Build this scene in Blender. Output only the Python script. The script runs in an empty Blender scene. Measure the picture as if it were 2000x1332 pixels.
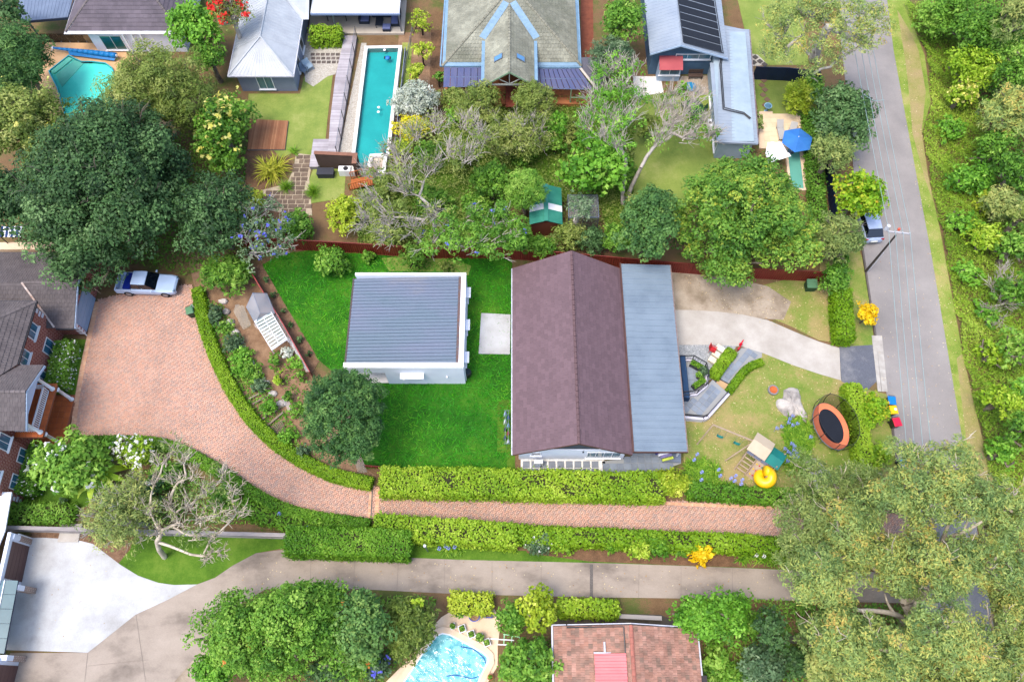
import bpy, math, random
import numpy as np
from mathutils import Vector, Matrix
sc = bpy.context.scene
COL = sc.collection
R = math.radians
# ------------------------------------------------------------------ camera, sky, sun, exposure
TH = R(25); FOC = 1480.0; CAM_H = 60.0
cam_data = bpy.data.cameras.new('camera')
cam_data.sensor_width = 36; cam_data.lens = FOC / 2000 * 36; cam_data.clip_end = 2000; cam_data.clip_start = 0.5
cam = bpy.data.objects.new('camera', cam_data); COL.objects.link(cam)
cam.location = (0,0, CAM_H); cam.rotation_euler = (TH, 0,0); sc.camera = cam
SUN_DIR = Vector((-0.32,-0.22,1.0)).normalized()          # towards the sun
elev = math.asin(SUN_DIR.z); azim = math.atan2(SUN_DIR.x, SUN_DIR.y)
world = bpy.data.worlds.new('World'); sc.world = world; world.use_nodes = True
wn = world.node_tree.nodes; wn.clear()
sky = wn.new('ShaderNodeTexSky'); sky.sky_type = 'NISHITA'; sky.sun_disc = False
sky.sun_elevation = elev; sky.sun_rotation = azim; sky.air_density = 1.0; sky.dust_density = 3.0; sky.ozone_density = 1.0
bg = wn.new('ShaderNodeBackground'); bg.inputs['Strength'].default_value = 0.15
wo = wn.new('ShaderNodeOutputWorld')
world.node_tree.links.new(sky.outputs[0], bg.inputs[0]); world.node_tree.links.new(bg.outputs[0], wo.inputs[0])
sun_data = bpy.data.lights.new('sun', 'SUN'); sun_data.energy = 0.95; sun_data.angle = R(24); sun_data.color = (1.0,0.93,0.82)
sun = bpy.data.objects.new('sun', sun_data); COL.objects.link(sun)
sun.rotation_euler = (-SUN_DIR).to_track_quat('-Z', 'Y').to_euler(); sun.location = (0,0,90)
sc.view_settings.view_transform = 'Standard'; sc.view_settings.look = 'None'
sc.view_settings.gamma = 1.0; sc.view_settings.use_curve_mapping = False
sc.view_settings.exposure = 1.53
# ------------------------------------------------------------------ survey: where a sight line of the aerial survey meets height z
S_, C_ = math.sin(TH), math.cos(TH)
def P(px, py, z=0.0):
 u = (px - 1000) / FOC; v = (666 - py) / FOC
 t = (z - CAM_H) / (v * S_ - C_)
 return Vector((u * t, t * (S_ + v * C_), z))
def proj(x, y, z): d = y * S_ + (CAM_H - z) * C_; return 1000 + FOC * x / d, 666 - FOC * (y * C_ - (CAM_H - z) * S_) / d
def PX(px, py, z=0.0):                                      # metres per surveyed pixel there
 v = (666 - py) / FOC
 return (CAM_H - z) / (C_ - v * S_) / FOC
def PP(pts, z=0.0): return [P(a, b, z) for a, b in pts]
# ------------------------------------------------------------------ materials
def lin(c):
 c = c / 255.0
 return c / 12.92 if c <= 0.04045 else ((c + 0.055) / 1.055) ** 2.4
def L(r, g, b, k=1.0): return (lin(r) * k, lin(g) * k, lin(b) * k, 1.0)
MATS = {}
def _new(name):
 m = bpy.data.materials.new(name); m.use_nodes = True
 nt = m.node_tree; b = nt.nodes['Principled BSDF']
 return m, nt, b
def _ramp(nt, cols, pos=None):
 r = nt.nodes.new('ShaderNodeValToRGB'); e = r.color_ramp.elements
 n = len(cols)
 for i, c in enumerate(cols):
  p = pos[i] if pos else i / max(1, n - 1)
  if i < 2: e[i].position = p; e[i].color = c
  else: e.new(p).color = c
 return r
def mat(name, c, c2=None, rough=0.65, scale=1.5, detail=5, spec=0.3, bump=0.0, bscale=None, metal=0.0, c3=None, fine=0.0, stretch=None, rnd=0.0, contrast=(0.3,0.7)):
 """noise-mottled surface; position based so that joined and single pieces carry on the same mottling"""
 if name in MATS: return MATS[name]
 m, nt, b = _new(name); N = nt.nodes.new; K = nt.links.new
 geo = N('ShaderNodeNewGeometry'); src = geo.outputs['Position']
 if stretch:
  mp = N('ShaderNodeVectorMath'); mp.operation = 'MULTIPLY'; mp.inputs[1].default_value = stretch
  K(src, mp.inputs[0]); src = mp.outputs[0]
 out = None
 if c2:
  nz = N('ShaderNodeTexNoise'); nz.inputs['Scale'].default_value = scale; nz.inputs['Detail'].default_value = detail; nz.inputs['Roughness'].default_value = 0.62
  K(src, nz.inputs['Vector'])
  cols = [c, c2] if not c3 else [c, c3, c2]
  ps = [contrast[0], contrast[1]] if not c3 else [contrast[0], sum(contrast) / 2, contrast[1]]
  r = _ramp(nt, cols, ps); K(nz.outputs['Fac'], r.inputs[0]); out = r.outputs[0]
 if rnd or fine:
  hsv = N('ShaderNodeHueSaturation')
  if out: K(out, hsv.inputs['Color'])
  else: hsv.inputs['Color'].default_value = c
  add = None
  if rnd:
   oi = N('ShaderNodeObjectInfo'); at = N('ShaderNodeAttribute'); at.attribute_name = 'tint'
   ad = N('ShaderNodeMath'); ad.operation = 'ADD'; K(oi.outputs['Random'], ad.inputs[0]); K(at.outputs['Fac'], ad.inputs[1])
   fr = N('ShaderNodeMath'); fr.operation = 'FRACT'; K(ad.outputs[0], fr.inputs[0])
   mr = N('ShaderNodeMapRange'); mr.inputs['To Min'].default_value = 1 - rnd; mr.inputs['To Max'].default_value = 1 + rnd; K(fr.outputs[0], mr.inputs['Value'])
   add = mr.outputs[0]
  if fine:
   n2 = N('ShaderNodeTexNoise'); n2.inputs['Scale'].default_value = 14; n2.inputs['Detail'].default_value = 4; K(src, n2.inputs['Vector'])
   m2 = N('ShaderNodeMapRange'); m2.inputs['From Min'].default_value = 0.25; m2.inputs['From Max'].default_value = 0.75
   m2.inputs['To Min'].default_value = 1 - fine; m2.inputs['To Max'].default_value = 1 + fine; K(n2.outputs['Fac'], m2.inputs['Value'])
   if add:
    mu = N('ShaderNodeMath'); mu.operation = 'MULTIPLY'; K(add, mu.inputs[0]); K(m2.outputs[0], mu.inputs[1]); add = mu.outputs[0]
   else: add = m2.outputs[0]
  K(add, hsv.inputs['Value']); out = hsv.outputs[0]
 if out: K(out, b.inputs['Base Color'])
 else: b.inputs['Base Color'].default_value = c
 b.inputs['Roughness'].default_value = rough; b.inputs['Metallic'].default_value = metal
 b.inputs['Specular IOR Level'].default_value = spec
 if bump:
  n3 = N('ShaderNodeTexNoise'); n3.inputs['Scale'].default_value = bscale or scale * 6; n3.inputs['Detail'].default_value = 3; K(src, n3.inputs['Vector'])
  bp = N('ShaderNodeBump'); bp.inputs['Strength'].default_value = bump; bp.inputs['Distance'].default_value = 0.05
  K(n3.outputs['Fac'], bp.inputs['Height']); K(bp.outputs[0], b.inputs['Normal'])
 MATS[name] = m
 return m
def leafmat(name, cols, rough=0.55, trans=0.28, spec=0.25):
 if name in MATS: return MATS[name]
 m, nt, b = _new(name); N = nt.nodes.new; K = nt.links.new
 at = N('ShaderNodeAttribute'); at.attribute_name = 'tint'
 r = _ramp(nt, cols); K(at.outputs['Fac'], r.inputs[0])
 K(r.outputs[0], b.inputs['Base Color']); b.inputs['Roughness'].default_value = rough; b.inputs['Specular IOR Level'].default_value = spec
 t = N('ShaderNodeBsdfTranslucent'); K(r.outputs[0], t.inputs['Color'])
 mx = N('ShaderNodeMixShader'); mx.inputs[0].default_value = trans
 K(b.outputs[0], mx.inputs[1]); K(t.outputs[0], mx.inputs[2])
 K(mx.outputs[0], nt.nodes['Material Output'].inputs['Surface'])
 MATS[name] = m
 return m
def clearmat(name, tint, refl=0.12, rough=0.05, alpha=0.75, diff=None, bump=0.0, bscale=3.0, stretch=None):
 """water, film, net and tinted sheet: see-through tint + sheen (+ a share of milky diffuse)"""
 if name in MATS: return MATS[name]
 m, nt, b = _new(name); N = nt.nodes.new; K = nt.links.new
 nt.nodes.remove(b)
 tr = N('ShaderNodeBsdfTransparent'); tr.inputs[0].default_value = tint
 gl = N('ShaderNodeBsdfGlossy'); gl.inputs['Roughness'].default_value = rough
 cur = tr.outputs[0]
 if diff:
  d = N('ShaderNodeBsdfDiffuse'); d.inputs[0].default_value = diff
  mx = N('ShaderNodeMixShader'); mx.inputs[0].default_value = 1 - alpha; K(cur, mx.inputs[1]); K(d.outputs[0], mx.inputs[2]); cur = mx.outputs[0]
 fr = N('ShaderNodeFresnel'); fr.inputs[0].default_value = 1.33
 if bump:
  geo = N('ShaderNodeNewGeometry'); src = geo.outputs['Position']
  if stretch:
   mp = N('ShaderNodeVectorMath'); mp.operation = 'MULTIPLY'; mp.inputs[1].default_value = stretch; K(src, mp.inputs[0]); src = mp.outputs[0]
  nz = N('ShaderNodeTexNoise'); nz.inputs['Scale'].default_value = bscale; nz.inputs['Detail'].default_value = 3; nz.inputs['Distortion'].default_value = 1.2; K(src, nz.inputs['Vector'])
  bp = N('ShaderNodeBump'); bp.inputs['Strength'].default_value = bump; bp.inputs['Distance'].default_value = 0.1
  K(nz.outputs['Fac'], bp.inputs['Height']); K(bp.outputs[0], gl.inputs['Normal']); K(bp.outputs[0], fr.inputs['Normal'])
 mul = N('ShaderNodeMath'); mul.operation = 'MULTIPLY_ADD'; K(fr.outputs[0], mul.inputs[0]); mul.inputs[1].default_value = 1.0; mul.inputs[2].default_value = refl
 m2 = N('ShaderNodeMixShader'); K(mul.outputs[0], m2.inputs[0]); K(cur, m2.inputs[1]); K(gl.outputs[0], m2.inputs[2])
 K(m2.outputs[0], nt.nodes['Material Output'].inputs['Surface'])
 MATS[name] = m
 return m
# ------------------------------------------------------------------ objects
def tag(o, label=None, cat=None, group=None, kind=None):
 if label: o['label'] = label
 if cat: o['category'] = cat
 if group: o['group'] = group
 if kind: o['kind'] = kind
 return o
def thing(name, label, cat, loc=(0,0,0), group=None, rz=0):
 o = bpy.data.objects.new(name, None); COL.objects.link(o); o.location = loc; o.rotation_euler = (0,0, rz)
 o.empty_display_size = 0.3
 return tag(o, label, cat, group)
def origin(parent):
 v = Vector((0,0,0))
 while parent is not None: v = v + parent.location; parent = parent.parent
 return v
def link(name, me, m, parent=None, kind=None, mats=None):
 for x in (mats or [m]): me.materials.append(x)
 o = bpy.data.objects.new(name, me); COL.objects.link(o)
 if parent is not None: o.parent = parent
 if kind: o['kind'] = kind
 return o
class MB:
 """collects faces in world metres and links them as one mesh"""
 def __init__(s): s.v = []; s.f = []; s.m = []; s.t = []; s.cur = 0; s.tint = 0.0
 def face(s, pts):
  n = len(s.v); s.v += [tuple(p) for p in pts]; s.f.append(list(range(n, n + len(pts)))); s.m.append(s.cur); s.t.append(s.tint)
 def mesh(s, vs, fs):
  n = len(s.v); s.v += [tuple(p) for p in vs]
  for f in fs: s.f.append([n + i for i in f]); s.m.append(s.cur); s.t.append(s.tint)
 def obox(s, o, a, b, c):
  o, a, b, c = Vector(o), Vector(a), Vector(b), Vector(c)
  if a.cross(b).dot(c) < 0: a, b = b, a
  vs = [o, o + a, o + a + b, o + b, o + c, o + a + c, o + a + b + c, o + b + c]
  s.mesh(vs, [(3,2,1,0),(4,5,6,7),(0,1,5,4),(1,2,6,5),(2,3,7,6),(3,0,4,7)])
  return s
 def box(s, x0, x1, y0, y1, z0, z1): return s.obox((x0, y0, z0),(x1 - x0,0,0),(0, y1 - y0,0),(0,0, z1 - z0))
 def cbox(s, c, sx, sy, sz, rz=0.0):
  c = Vector(c); ca, sa = math.cos(rz), math.sin(rz); a = Vector((ca * sx, sa * sx, 0)); b = Vector((-sa * sy, ca * sy, 0))
  return s.obox(c - a / 2 - b / 2, a, b, (0,0, sz))
 def prism(s, pts, z0, z1, bottom=False):
  pts = [(p[0], p[1]) for p in pts]
  ar = sum(pts[i - 1][0] * p[1] - p[0] * pts[i - 1][1] for i, p in enumerate(pts))
  if ar < 0: pts = pts[::-1]
  n = len(pts); vs = [(x, y, z0) for x, y in pts] + [(x, y, z1) for x, y in pts]
  fs = [tuple(range(n, 2 * n))] + [(i, (i + 1) % n, n + (i + 1) % n, n + i) for i in range(n)]
  if bottom: fs.append(tuple(range(n))[::-1])
  s.mesh(vs, fs); return s
 def slab(s, pts, th):                                   # planar 3d polygon given thickness downwards along its normal
  pts = [Vector(p) for p in pts]; nrm = (pts[1] - pts[0]).cross(pts[2] - pts[0]).normalized()
  if nrm.z < 0: pts = pts[::-1]; nrm = -nrm
  n = len(pts); vs = pts + [p - nrm * th for p in pts]
  s.mesh(vs, [tuple(range(n)), tuple(range(n, 2 * n))[::-1]] + [(n + i, n + (i + 1) % n, (i + 1) % n, i) for i in range(n)]); return s
 def tube(s, path, r0, r1=None, sides=6, cap=True):
  path = [Vector(p) for p in path]; r1 = r0 if r1 is None else r1; n = len(path); vs = []; fs = []
  up = None
  for i, p in enumerate(path):
   d = (path[min(i + 1, n - 1)] - path[max(i - 1,0)])
   d = d.normalized() if d.length > 1e-9 else Vector((0,0,1))
   if up is None: up = d.orthogonal().normalized()
   up = (up - d * up.dot(d)); up = up.normalized() if up.length > 1e-6 else d.orthogonal().normalized()
   w = d.cross(up); r = r0 + (r1 - r0) * i / max(1, n - 1)
   vs += [p + up * (r * math.cos(2 * math.pi * k / sides)) + w * (r * math.sin(2 * math.pi * k / sides)) for k in range(sides)]
  for i in range(n - 1):
   for k in range(sides):
    a = i * sides + k; b = i * sides + (k + 1) % sides
    fs.append((a, b, b + sides, a + sides))
  if cap: fs += [tuple(range(sides))[::-1], tuple(range((n - 1) * sides, n * sides))]
  s.mesh(vs, fs); return s
 def cyl(s, c, r, z0, z1, sides=16, r1=None): return s.tube([(c[0], c[1], z0),(c[0], c[1], z1)], r, r1, sides)
 def lathe(s, c, prof, sides=20):
  vs = []; fs = []; n = len(prof)
  for k in range(sides):
   a = 2 * math.pi * k / sides
   vs += [(c[0] + r * math.cos(a), c[1] + r * math.sin(a), c[2] + z) for r, z in prof]
  for k in range(sides):
   for i in range(n - 1):
    a = k * n + i; b = ((k + 1) % sides) * n + i
    fs.append((a, b, b + 1, a + 1))
  s.mesh(vs, fs); return s
 def loft(s, secs, cap=True):
  n = len(secs[0]); vs = [p for q in secs for p in q]; fs = []
  for i in range(len(secs) - 1):
   for k in range(n):
    a = i * n + k; b = i * n + (k + 1) % n
    fs.append((a, b, b + n, a + n))
  if cap: fs += [tuple(range(n))[::-1], tuple(range((len(secs) - 1) * n, len(secs) * n))]
  s.mesh(vs, fs); return s
 def build(s, name, m, parent=None, smooth=False, kind=None, tint=False, local=False, label=None, mats=None):
  me = bpy.data.meshes.new(name); o0 = Vector((0,0,0)) if local else origin(parent)
  me.from_pydata([(a - o0.x, b - o0.y, c - o0.z) for a, b, c in s.v],[], s.f)
  me.polygons.foreach_set('material_index', s.m)
  if tint:
   at = me.attributes.new('tint', 'FLOAT', 'FACE'); at.data.foreach_set('value', s.t)
  if smooth: me.polygons.foreach_set('use_smooth', [True] * len(s.f))
  me.update()
  o = link(name, me, m, parent, kind, mats)
  if label: o['label'] = label
  return o
def child(src, parent, loc, rot=None):                       # a further piece sharing src's mesh; loc in world metres
 o = src.copy(); COL.objects.link(o); o.parent = parent; o.location = Vector(loc) - origin(parent)
 if rot is not None: o.rotation_euler = rot
 return o
def copy_thing(o, loc, rz, label, group=None):
 c = o.copy(); COL.objects.link(c); c.location = loc; c.rotation_euler = (0,0, rz); c['label'] = label
 if group: c['group'] = group
 for ch in o.children:
  d = ch.copy(); COL.objects.link(d); d.parent = c
  for g in ch.children:
   e = g.copy(); COL.objects.link(e); e.parent = d
 return c
def sheet(name, px, z, m, kind='structure', base=0.0):
 """ground covering laid at height z (outline surveyed)"""
 b = MB(); pts = PP(px, 0.0); b.prism(pts, base - 0.001, z); return b.build(name, m, kind=kind)
def smooth_line(pts, n=8):                                   # Catmull-Rom through points
 pts = [Vector(p) for p in pts]; q = [pts[0] * 2 - pts[1]] + pts + [pts[-1] * 2 - pts[-2]]; out = []
 for i in range(1, len(q) - 2):
  a, b, c, d = q[i - 1], q[i], q[i + 1], q[i + 2]
  for k in range(n):
   t = k / n
   out.append(0.5 * ((2 * b) + (c - a) * t + (2 * a - 5 * b + 4 * c - d) * t * t + (3 * b - a - 3 * c + d) * t ** 3))
 out.append(q[-2]); return out
def in_poly(xy, poly):
 x, y = xy[:, 0], xy[:, 1]; r = np.zeros(len(x), bool); n = len(poly)
 for i in range(n):
  x0, y0 = poly[i - 1][0], poly[i - 1][1]; x1, y1 = poly[i][0], poly[i][1]
  if y0 == y1: continue
  r ^= ((y0 > y) != (y1 > y)) & (x < (x1 - x0) * (y - y0) / (y1 - y0) + x0)
 return r
def scatter(poly, n, rng):
 a = np.array([(p[0], p[1]) for p in poly]); lo, hi = a.min(0), a.max(0); out = np.zeros((0,2))
 while len(out) < n:
  q = rng.random((n * 2,2)) * (hi - lo) + lo
  out = np.vstack([out, q[in_poly(q, a)]])
 return out[:n]
# ------------------------------------------------------------------ foliage
def quad_mesh(name, c, a, b, tint, o0):
 """leaves: rhombic faces centred c with half axes a (length) and b (width), numpy arrays"""
 n = len(c); v = np.empty((n, 4,3), np.float32)
 v[:, 0] = c - a; v[:, 1] = c + b; v[:, 2] = c + a; v[:, 3] = c - b
 v -= np.array(o0, np.float32)
 me = bpy.data.meshes.new(name)
 me.vertices.add(n * 4); me.vertices.foreach_set('co', v.reshape(-1))
 me.loops.add(n * 4); me.loops.foreach_set('vertex_index', np.arange(n * 4, dtype=np.int32))
 me.polygons.add(n); me.polygons.foreach_set('loop_start', np.arange(0, n * 4,4, dtype=np.int32)); me.polygons.foreach_set('loop_total', np.full(n, 4, np.int32))
 at = me.attributes.new('tint', 'FLOAT', 'FACE'); at.data.foreach_set('value', np.clip(tint, 0.01,0.99).astype(np.float32))
 me.update(calc_edges=True)
 return me
def unit(a): return a / np.maximum(np.linalg.norm(a, axis=1, keepdims=True),1e-9)
def leaves_at(cen, nrm, ln, wd, rng, droop=0.0, wild=0.7):
 n = len(cen); nr = unit(nrm + rng.normal(0, wild, (n, 3)))
 ax = rng.normal(0,1,(n, 3))
 if droop: ax = unit(ax) * (1 - droop) + np.array((0,0,-1.0)) * droop
 ax = unit(np.cross(nr, np.cross(ax, nr))); bx = np.cross(nr, ax)
 s = rng.uniform(0.55,1.5,(n, 1))
 return ax * ln * 0.5 * s, bx * wd * 0.5 * s
def sphere_dirs(n, rng, zmin=-0.4):
 z = rng.uniform(zmin, 1, n); t = rng.uniform(0,2 * np.pi, n); r = np.sqrt(1 - z * z)
 return np.stack([r * np.cos(t), r * np.sin(t), z],1)
BARK = {}
def bark(kind):
 return {'grey': mat('grey bark', L(150,138,122,.7), L(88,78,68,.7), scale=3, rough=.85),
   'pale': mat('pale smooth bark', L(225,212,192,.8), L(150,138,122,.8), scale=1.2, rough=.7),
   'silver': mat('silvery bark', L(204,196,186,.82), L(150,140,128,.78), scale=2.5, rough=.8),
   'dark': mat('dark bark', L(92,76,60,.6), L(52,42,34,.6), scale=3, rough=.9)}[kind]
def grow(name, label, cat, base, clumps, lm, leaf=(0.24,0.13), cov=3.5, bk='grey', droop=0.0, trunk_r=0.22, seed=1, group=None, parts=('trunk', 'crown'),
  twigs=0, twig_r=0.035, flowers=None, sub=.3, flat=0.85, tintvar=(0.13,0.14,0.11), tint0=0.45, inner=0.2, trunk_h=None, wild=0.42, zmin=-0.45):
 """tree or shrub: clumps = list of (x,y,z,r). Limbs join the clumps to the trunk; leaves sit in sprays over each clump"""
 rng = np.random.default_rng(seed); rd = random.Random(seed)
 root = thing(name, label, cat, (base[0], base[1],0), group)
 cl = np.array(clumps, float); n = len(cl)
 zs = cl[:, 2]; th = trunk_h if trunk_h is not None else max(0.25,(zs.min() * 0.8))
 # limbs
 nodes = [Vector((base[0], base[1],0)), Vector((base[0] + (cl[:, 0].mean() - base[0]) * .2, base[1] + (cl[:, 1].mean() - base[1]) * .2, th))]; par = [-1,0]
 order = sorted(range(n), key=lambda i: (Vector(cl[i, :3]) - nodes[1]).length)
 for i in order:
  c = Vector(cl[i, :3]) - Vector((0,0, cl[i, 3] * 0.3)); best = 1; bd = 1e9
  for k in range(1, len(nodes)):
   d = (nodes[k] - c).length + 0.25 * (nodes[k] - nodes[1]).length + (1.5 if nodes[k].z > c.z + .3 else 0)
   if d < bd: bd = d; best = k
  a = nodes[best]; mid = a.lerp(c, 0.55) + Vector((rd.uniform(-1,1), rd.uniform(-1,1), rd.uniform(-.6,.9))) * (c - a).length * 0.12
  nodes.append(mid); par.append(best); nodes.append(c); par.append(len(nodes) - 2)
 w = [0.0] * len(nodes)
 for k in range(len(nodes) - 1,0,-1):
  if w[k] == 0: w[k] = 1
  w[par[k]] += w[k]
 tot = max(w[1],1); b = MB()
 rad = [max(0.022, trunk_r * math.sqrt(x / tot)) for x in w]
 for k in range(1, len(nodes)):
  a, c = nodes[par[k]], nodes[k]
  m1 = a.lerp(c, .5) + Vector((rd.uniform(-1,1), rd.uniform(-1,1), rd.uniform(-1,1))) * (c - a).length * .05
  ra = min(rad[par[k]], rad[k] * 1.35) if k > 1 else trunk_r * 1.25
  b.tube([a, m1, c], ra, rad[k],6 if rad[k] > .06 else 4, cap=False)
 if twigs:
  for i in range(n):
   c = Vector(cl[i, :3]) - Vector((0,0, cl[i, 3] * 0.3)); r = cl[i, 3]
   for t in range(twigs):
    d = Vector(sphere_dirs(1, rng, -0.1)[0]); ow = c - nodes[1]; d = (d * .75 + ow.normalized() * .75 + Vector((0,0,.2))).normalized()
    p0 = c + Vector((rd.uniform(-1,1), rd.uniform(-1,1), rd.uniform(-.6,.6))) * r * .4; p1 = p0 + d * r * rd.uniform(.6,.95) + Vector((rd.uniform(-1,1), rd.uniform(-1,1), rd.uniform(-.5,1))) * r * .15
    p2 = p1 + (d + Vector((rd.uniform(-1,1), rd.uniform(-1,1), rd.uniform(-.3,.8))) * .6).normalized() * r * .75
    b.tube([p0, p0.lerp(p1,.5) + Vector((rd.uniform(-1,1), rd.uniform(-1,1), rd.uniform(-1,1))) * r * .06, p1], twig_r, twig_r * .75,4, cap=False)
    b.tube([p1, p1.lerp(p2,.5) + Vector((rd.uniform(-1,1), rd.uniform(-1,1), rd.uniform(-1,1))) * r * .1, p2], twig_r * .75, twig_r * .3,3, cap=False)
    for s in range(3):
     q = p1.lerp(p0, rd.uniform(.0,.5)); e = q + (d + Vector((rd.uniform(-1,1), rd.uniform(-1,1), rd.uniform(-.3,.8))) * .9).normalized() * r * rd.uniform(.4,.75)
     b.tube([q, q.lerp(e, .5) + Vector((0,0, rd.uniform(-.05,.12))) * r, e], twig_r * .65, twig_r * .3,3, cap=False)
 b.build(parts[0], bark(bk), root, smooth=True)
 # leaves: sprays (small leafy knobs) over every clump, leaves over every spray
 area = math.pi * np.sum(cl[:, 3] ** 2)
 ln, wd = leaf[0] * 1.13, leaf[1] * 1.13; N = int(cov * (.44 if cov > 1.5 else .8) * area / (0.32 * ln * wd)); pr = cl[:, 3] ** 2
 M = int(max(n, min(N / 7,2.0 * n / sub ** 2)))
 idx = rng.choice(n, M, p=pr / pr.sum()); d = sphere_dirs(M, rng, zmin)
 sh = np.where(rng.random((M, 1)) < inner, rng.uniform(.35,.75,(M, 1)), np.where(rng.random((M, 1)) < .12, rng.uniform(1.1,1.4,(M, 1)), rng.uniform(.7,1.15,(M, 1))))
 ctr = cl[idx, :3] + d * cl[idx, 3:4] * sh * np.array((1,1, flat)); sr = cl[idx, 3] * sub * rng.uniform(.5,1.5, M)
 t_cl = rng.normal(0, tintvar[0], n)[idx] + rng.normal(0, tintvar[1], M)
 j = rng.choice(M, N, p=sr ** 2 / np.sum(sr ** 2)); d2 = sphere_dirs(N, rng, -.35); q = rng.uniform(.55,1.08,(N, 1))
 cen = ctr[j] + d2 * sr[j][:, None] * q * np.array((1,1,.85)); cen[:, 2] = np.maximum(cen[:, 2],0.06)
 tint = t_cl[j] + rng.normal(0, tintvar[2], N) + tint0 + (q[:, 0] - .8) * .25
 nr = d2 * .8 + d[j] * .25 + np.array((0,0,.5))
 a, bb = leaves_at(cen, nr, ln, wd, rng, droop, wild)
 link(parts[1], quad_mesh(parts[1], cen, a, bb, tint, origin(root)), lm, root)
 if flowers:
  fm, nf, fs = flowers
  k = rng.choice(M, nf); d2 = d[k]; up = d2[:, 2] > .05
  c0 = (ctr[k] + (d2 * .7 + np.array((0,0,.7))) * sr[k][:, None])[up]; per = 5
  cen = np.repeat(c0, per, 0) + rng.normal(0, fs * .45,(len(c0) * per, 3)); nr = np.repeat(d2[up], per, 0) + np.array((0,0,.6))
  a, bb = leaves_at(cen, nr, fs, fs * .8, rng, 0,.6)
  link('blossom', quad_mesh('blossom', cen, a, bb, rng.random(len(cen)), origin(root)), fm, root)
 return root
def dome(px, py, rx, ry, top, n, rc, seed, low=None, jit=0.15, fill=0.6, irr=.24):
 """clumps over a dome-shaped crown, outline surveyed in pixels; top = crown top height in m"""
 rng = np.random.default_rng(seed); zc0 = top * 0.62
 s = PX(px, py, zc0); RX, RY = rx * s, ry * s
 rz = min((RX + RY) / 2 * .95, top * .62); low = top - 2 * rz if low is None else low
 zc = max(top - rz, .05 * top); c = P(px, py, zc + rz * .25)
 out = []; f1, f2, f3 = rng.uniform(0,6.28,3); rcm = rc * s
 for i in range(n):
  f = (i + .5) / n; z = 1 - f * 1.35; z = max(-.5, z); t = i * 2.399963 + rng.normal(0, jit)
  r = math.sqrt(max(0,1 - z * z)); q = rng.uniform(fill, 1.0)
  rr = rcm * rng.choice((.5,.75,.95,1.1,1.35))
  g = 1 + irr * (math.sin(2 * t + f1) * .5 + math.sin(3 * t + f2) * .7 + math.sin(5 * t + f3) * .5); hx, hy, hz = max(.05, RX - rr) * g, max(.05, RY - rr) * g, max(.05, rz - rr * .8)
  out.append((c.x + r * math.cos(t) * hx * q, c.y + r * math.sin(t) * hy * q, max(rr * .5, zc + z * hz * rng.uniform(.8,1)), rr))
 return (c.x, c.y), out
def blob_tree(name, label, cat, px, py, rx, ry, top, lm, n=14, rc=None, seed=1, **k):
 rc = rc or max(rx, ry) * .4
 cut = k.pop('cut', None); base, cl = dome(px, py, rx, ry, top, n, rc, seed, jit=k.pop('jit', .25), fill=k.pop('fill', .62), irr=k.pop('irr', .24))
 if cut: cl = [c for c in cl if not any(x0 < q[0] < x1 and y0 < q[1] < y1 for q in (proj(*c[:3]),) for x0, y0, x1, y1 in cut)]
 return grow(name, label, cat, base, cl, lm, seed=seed, **k)
SH = ('stem', 'foliage')
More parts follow.
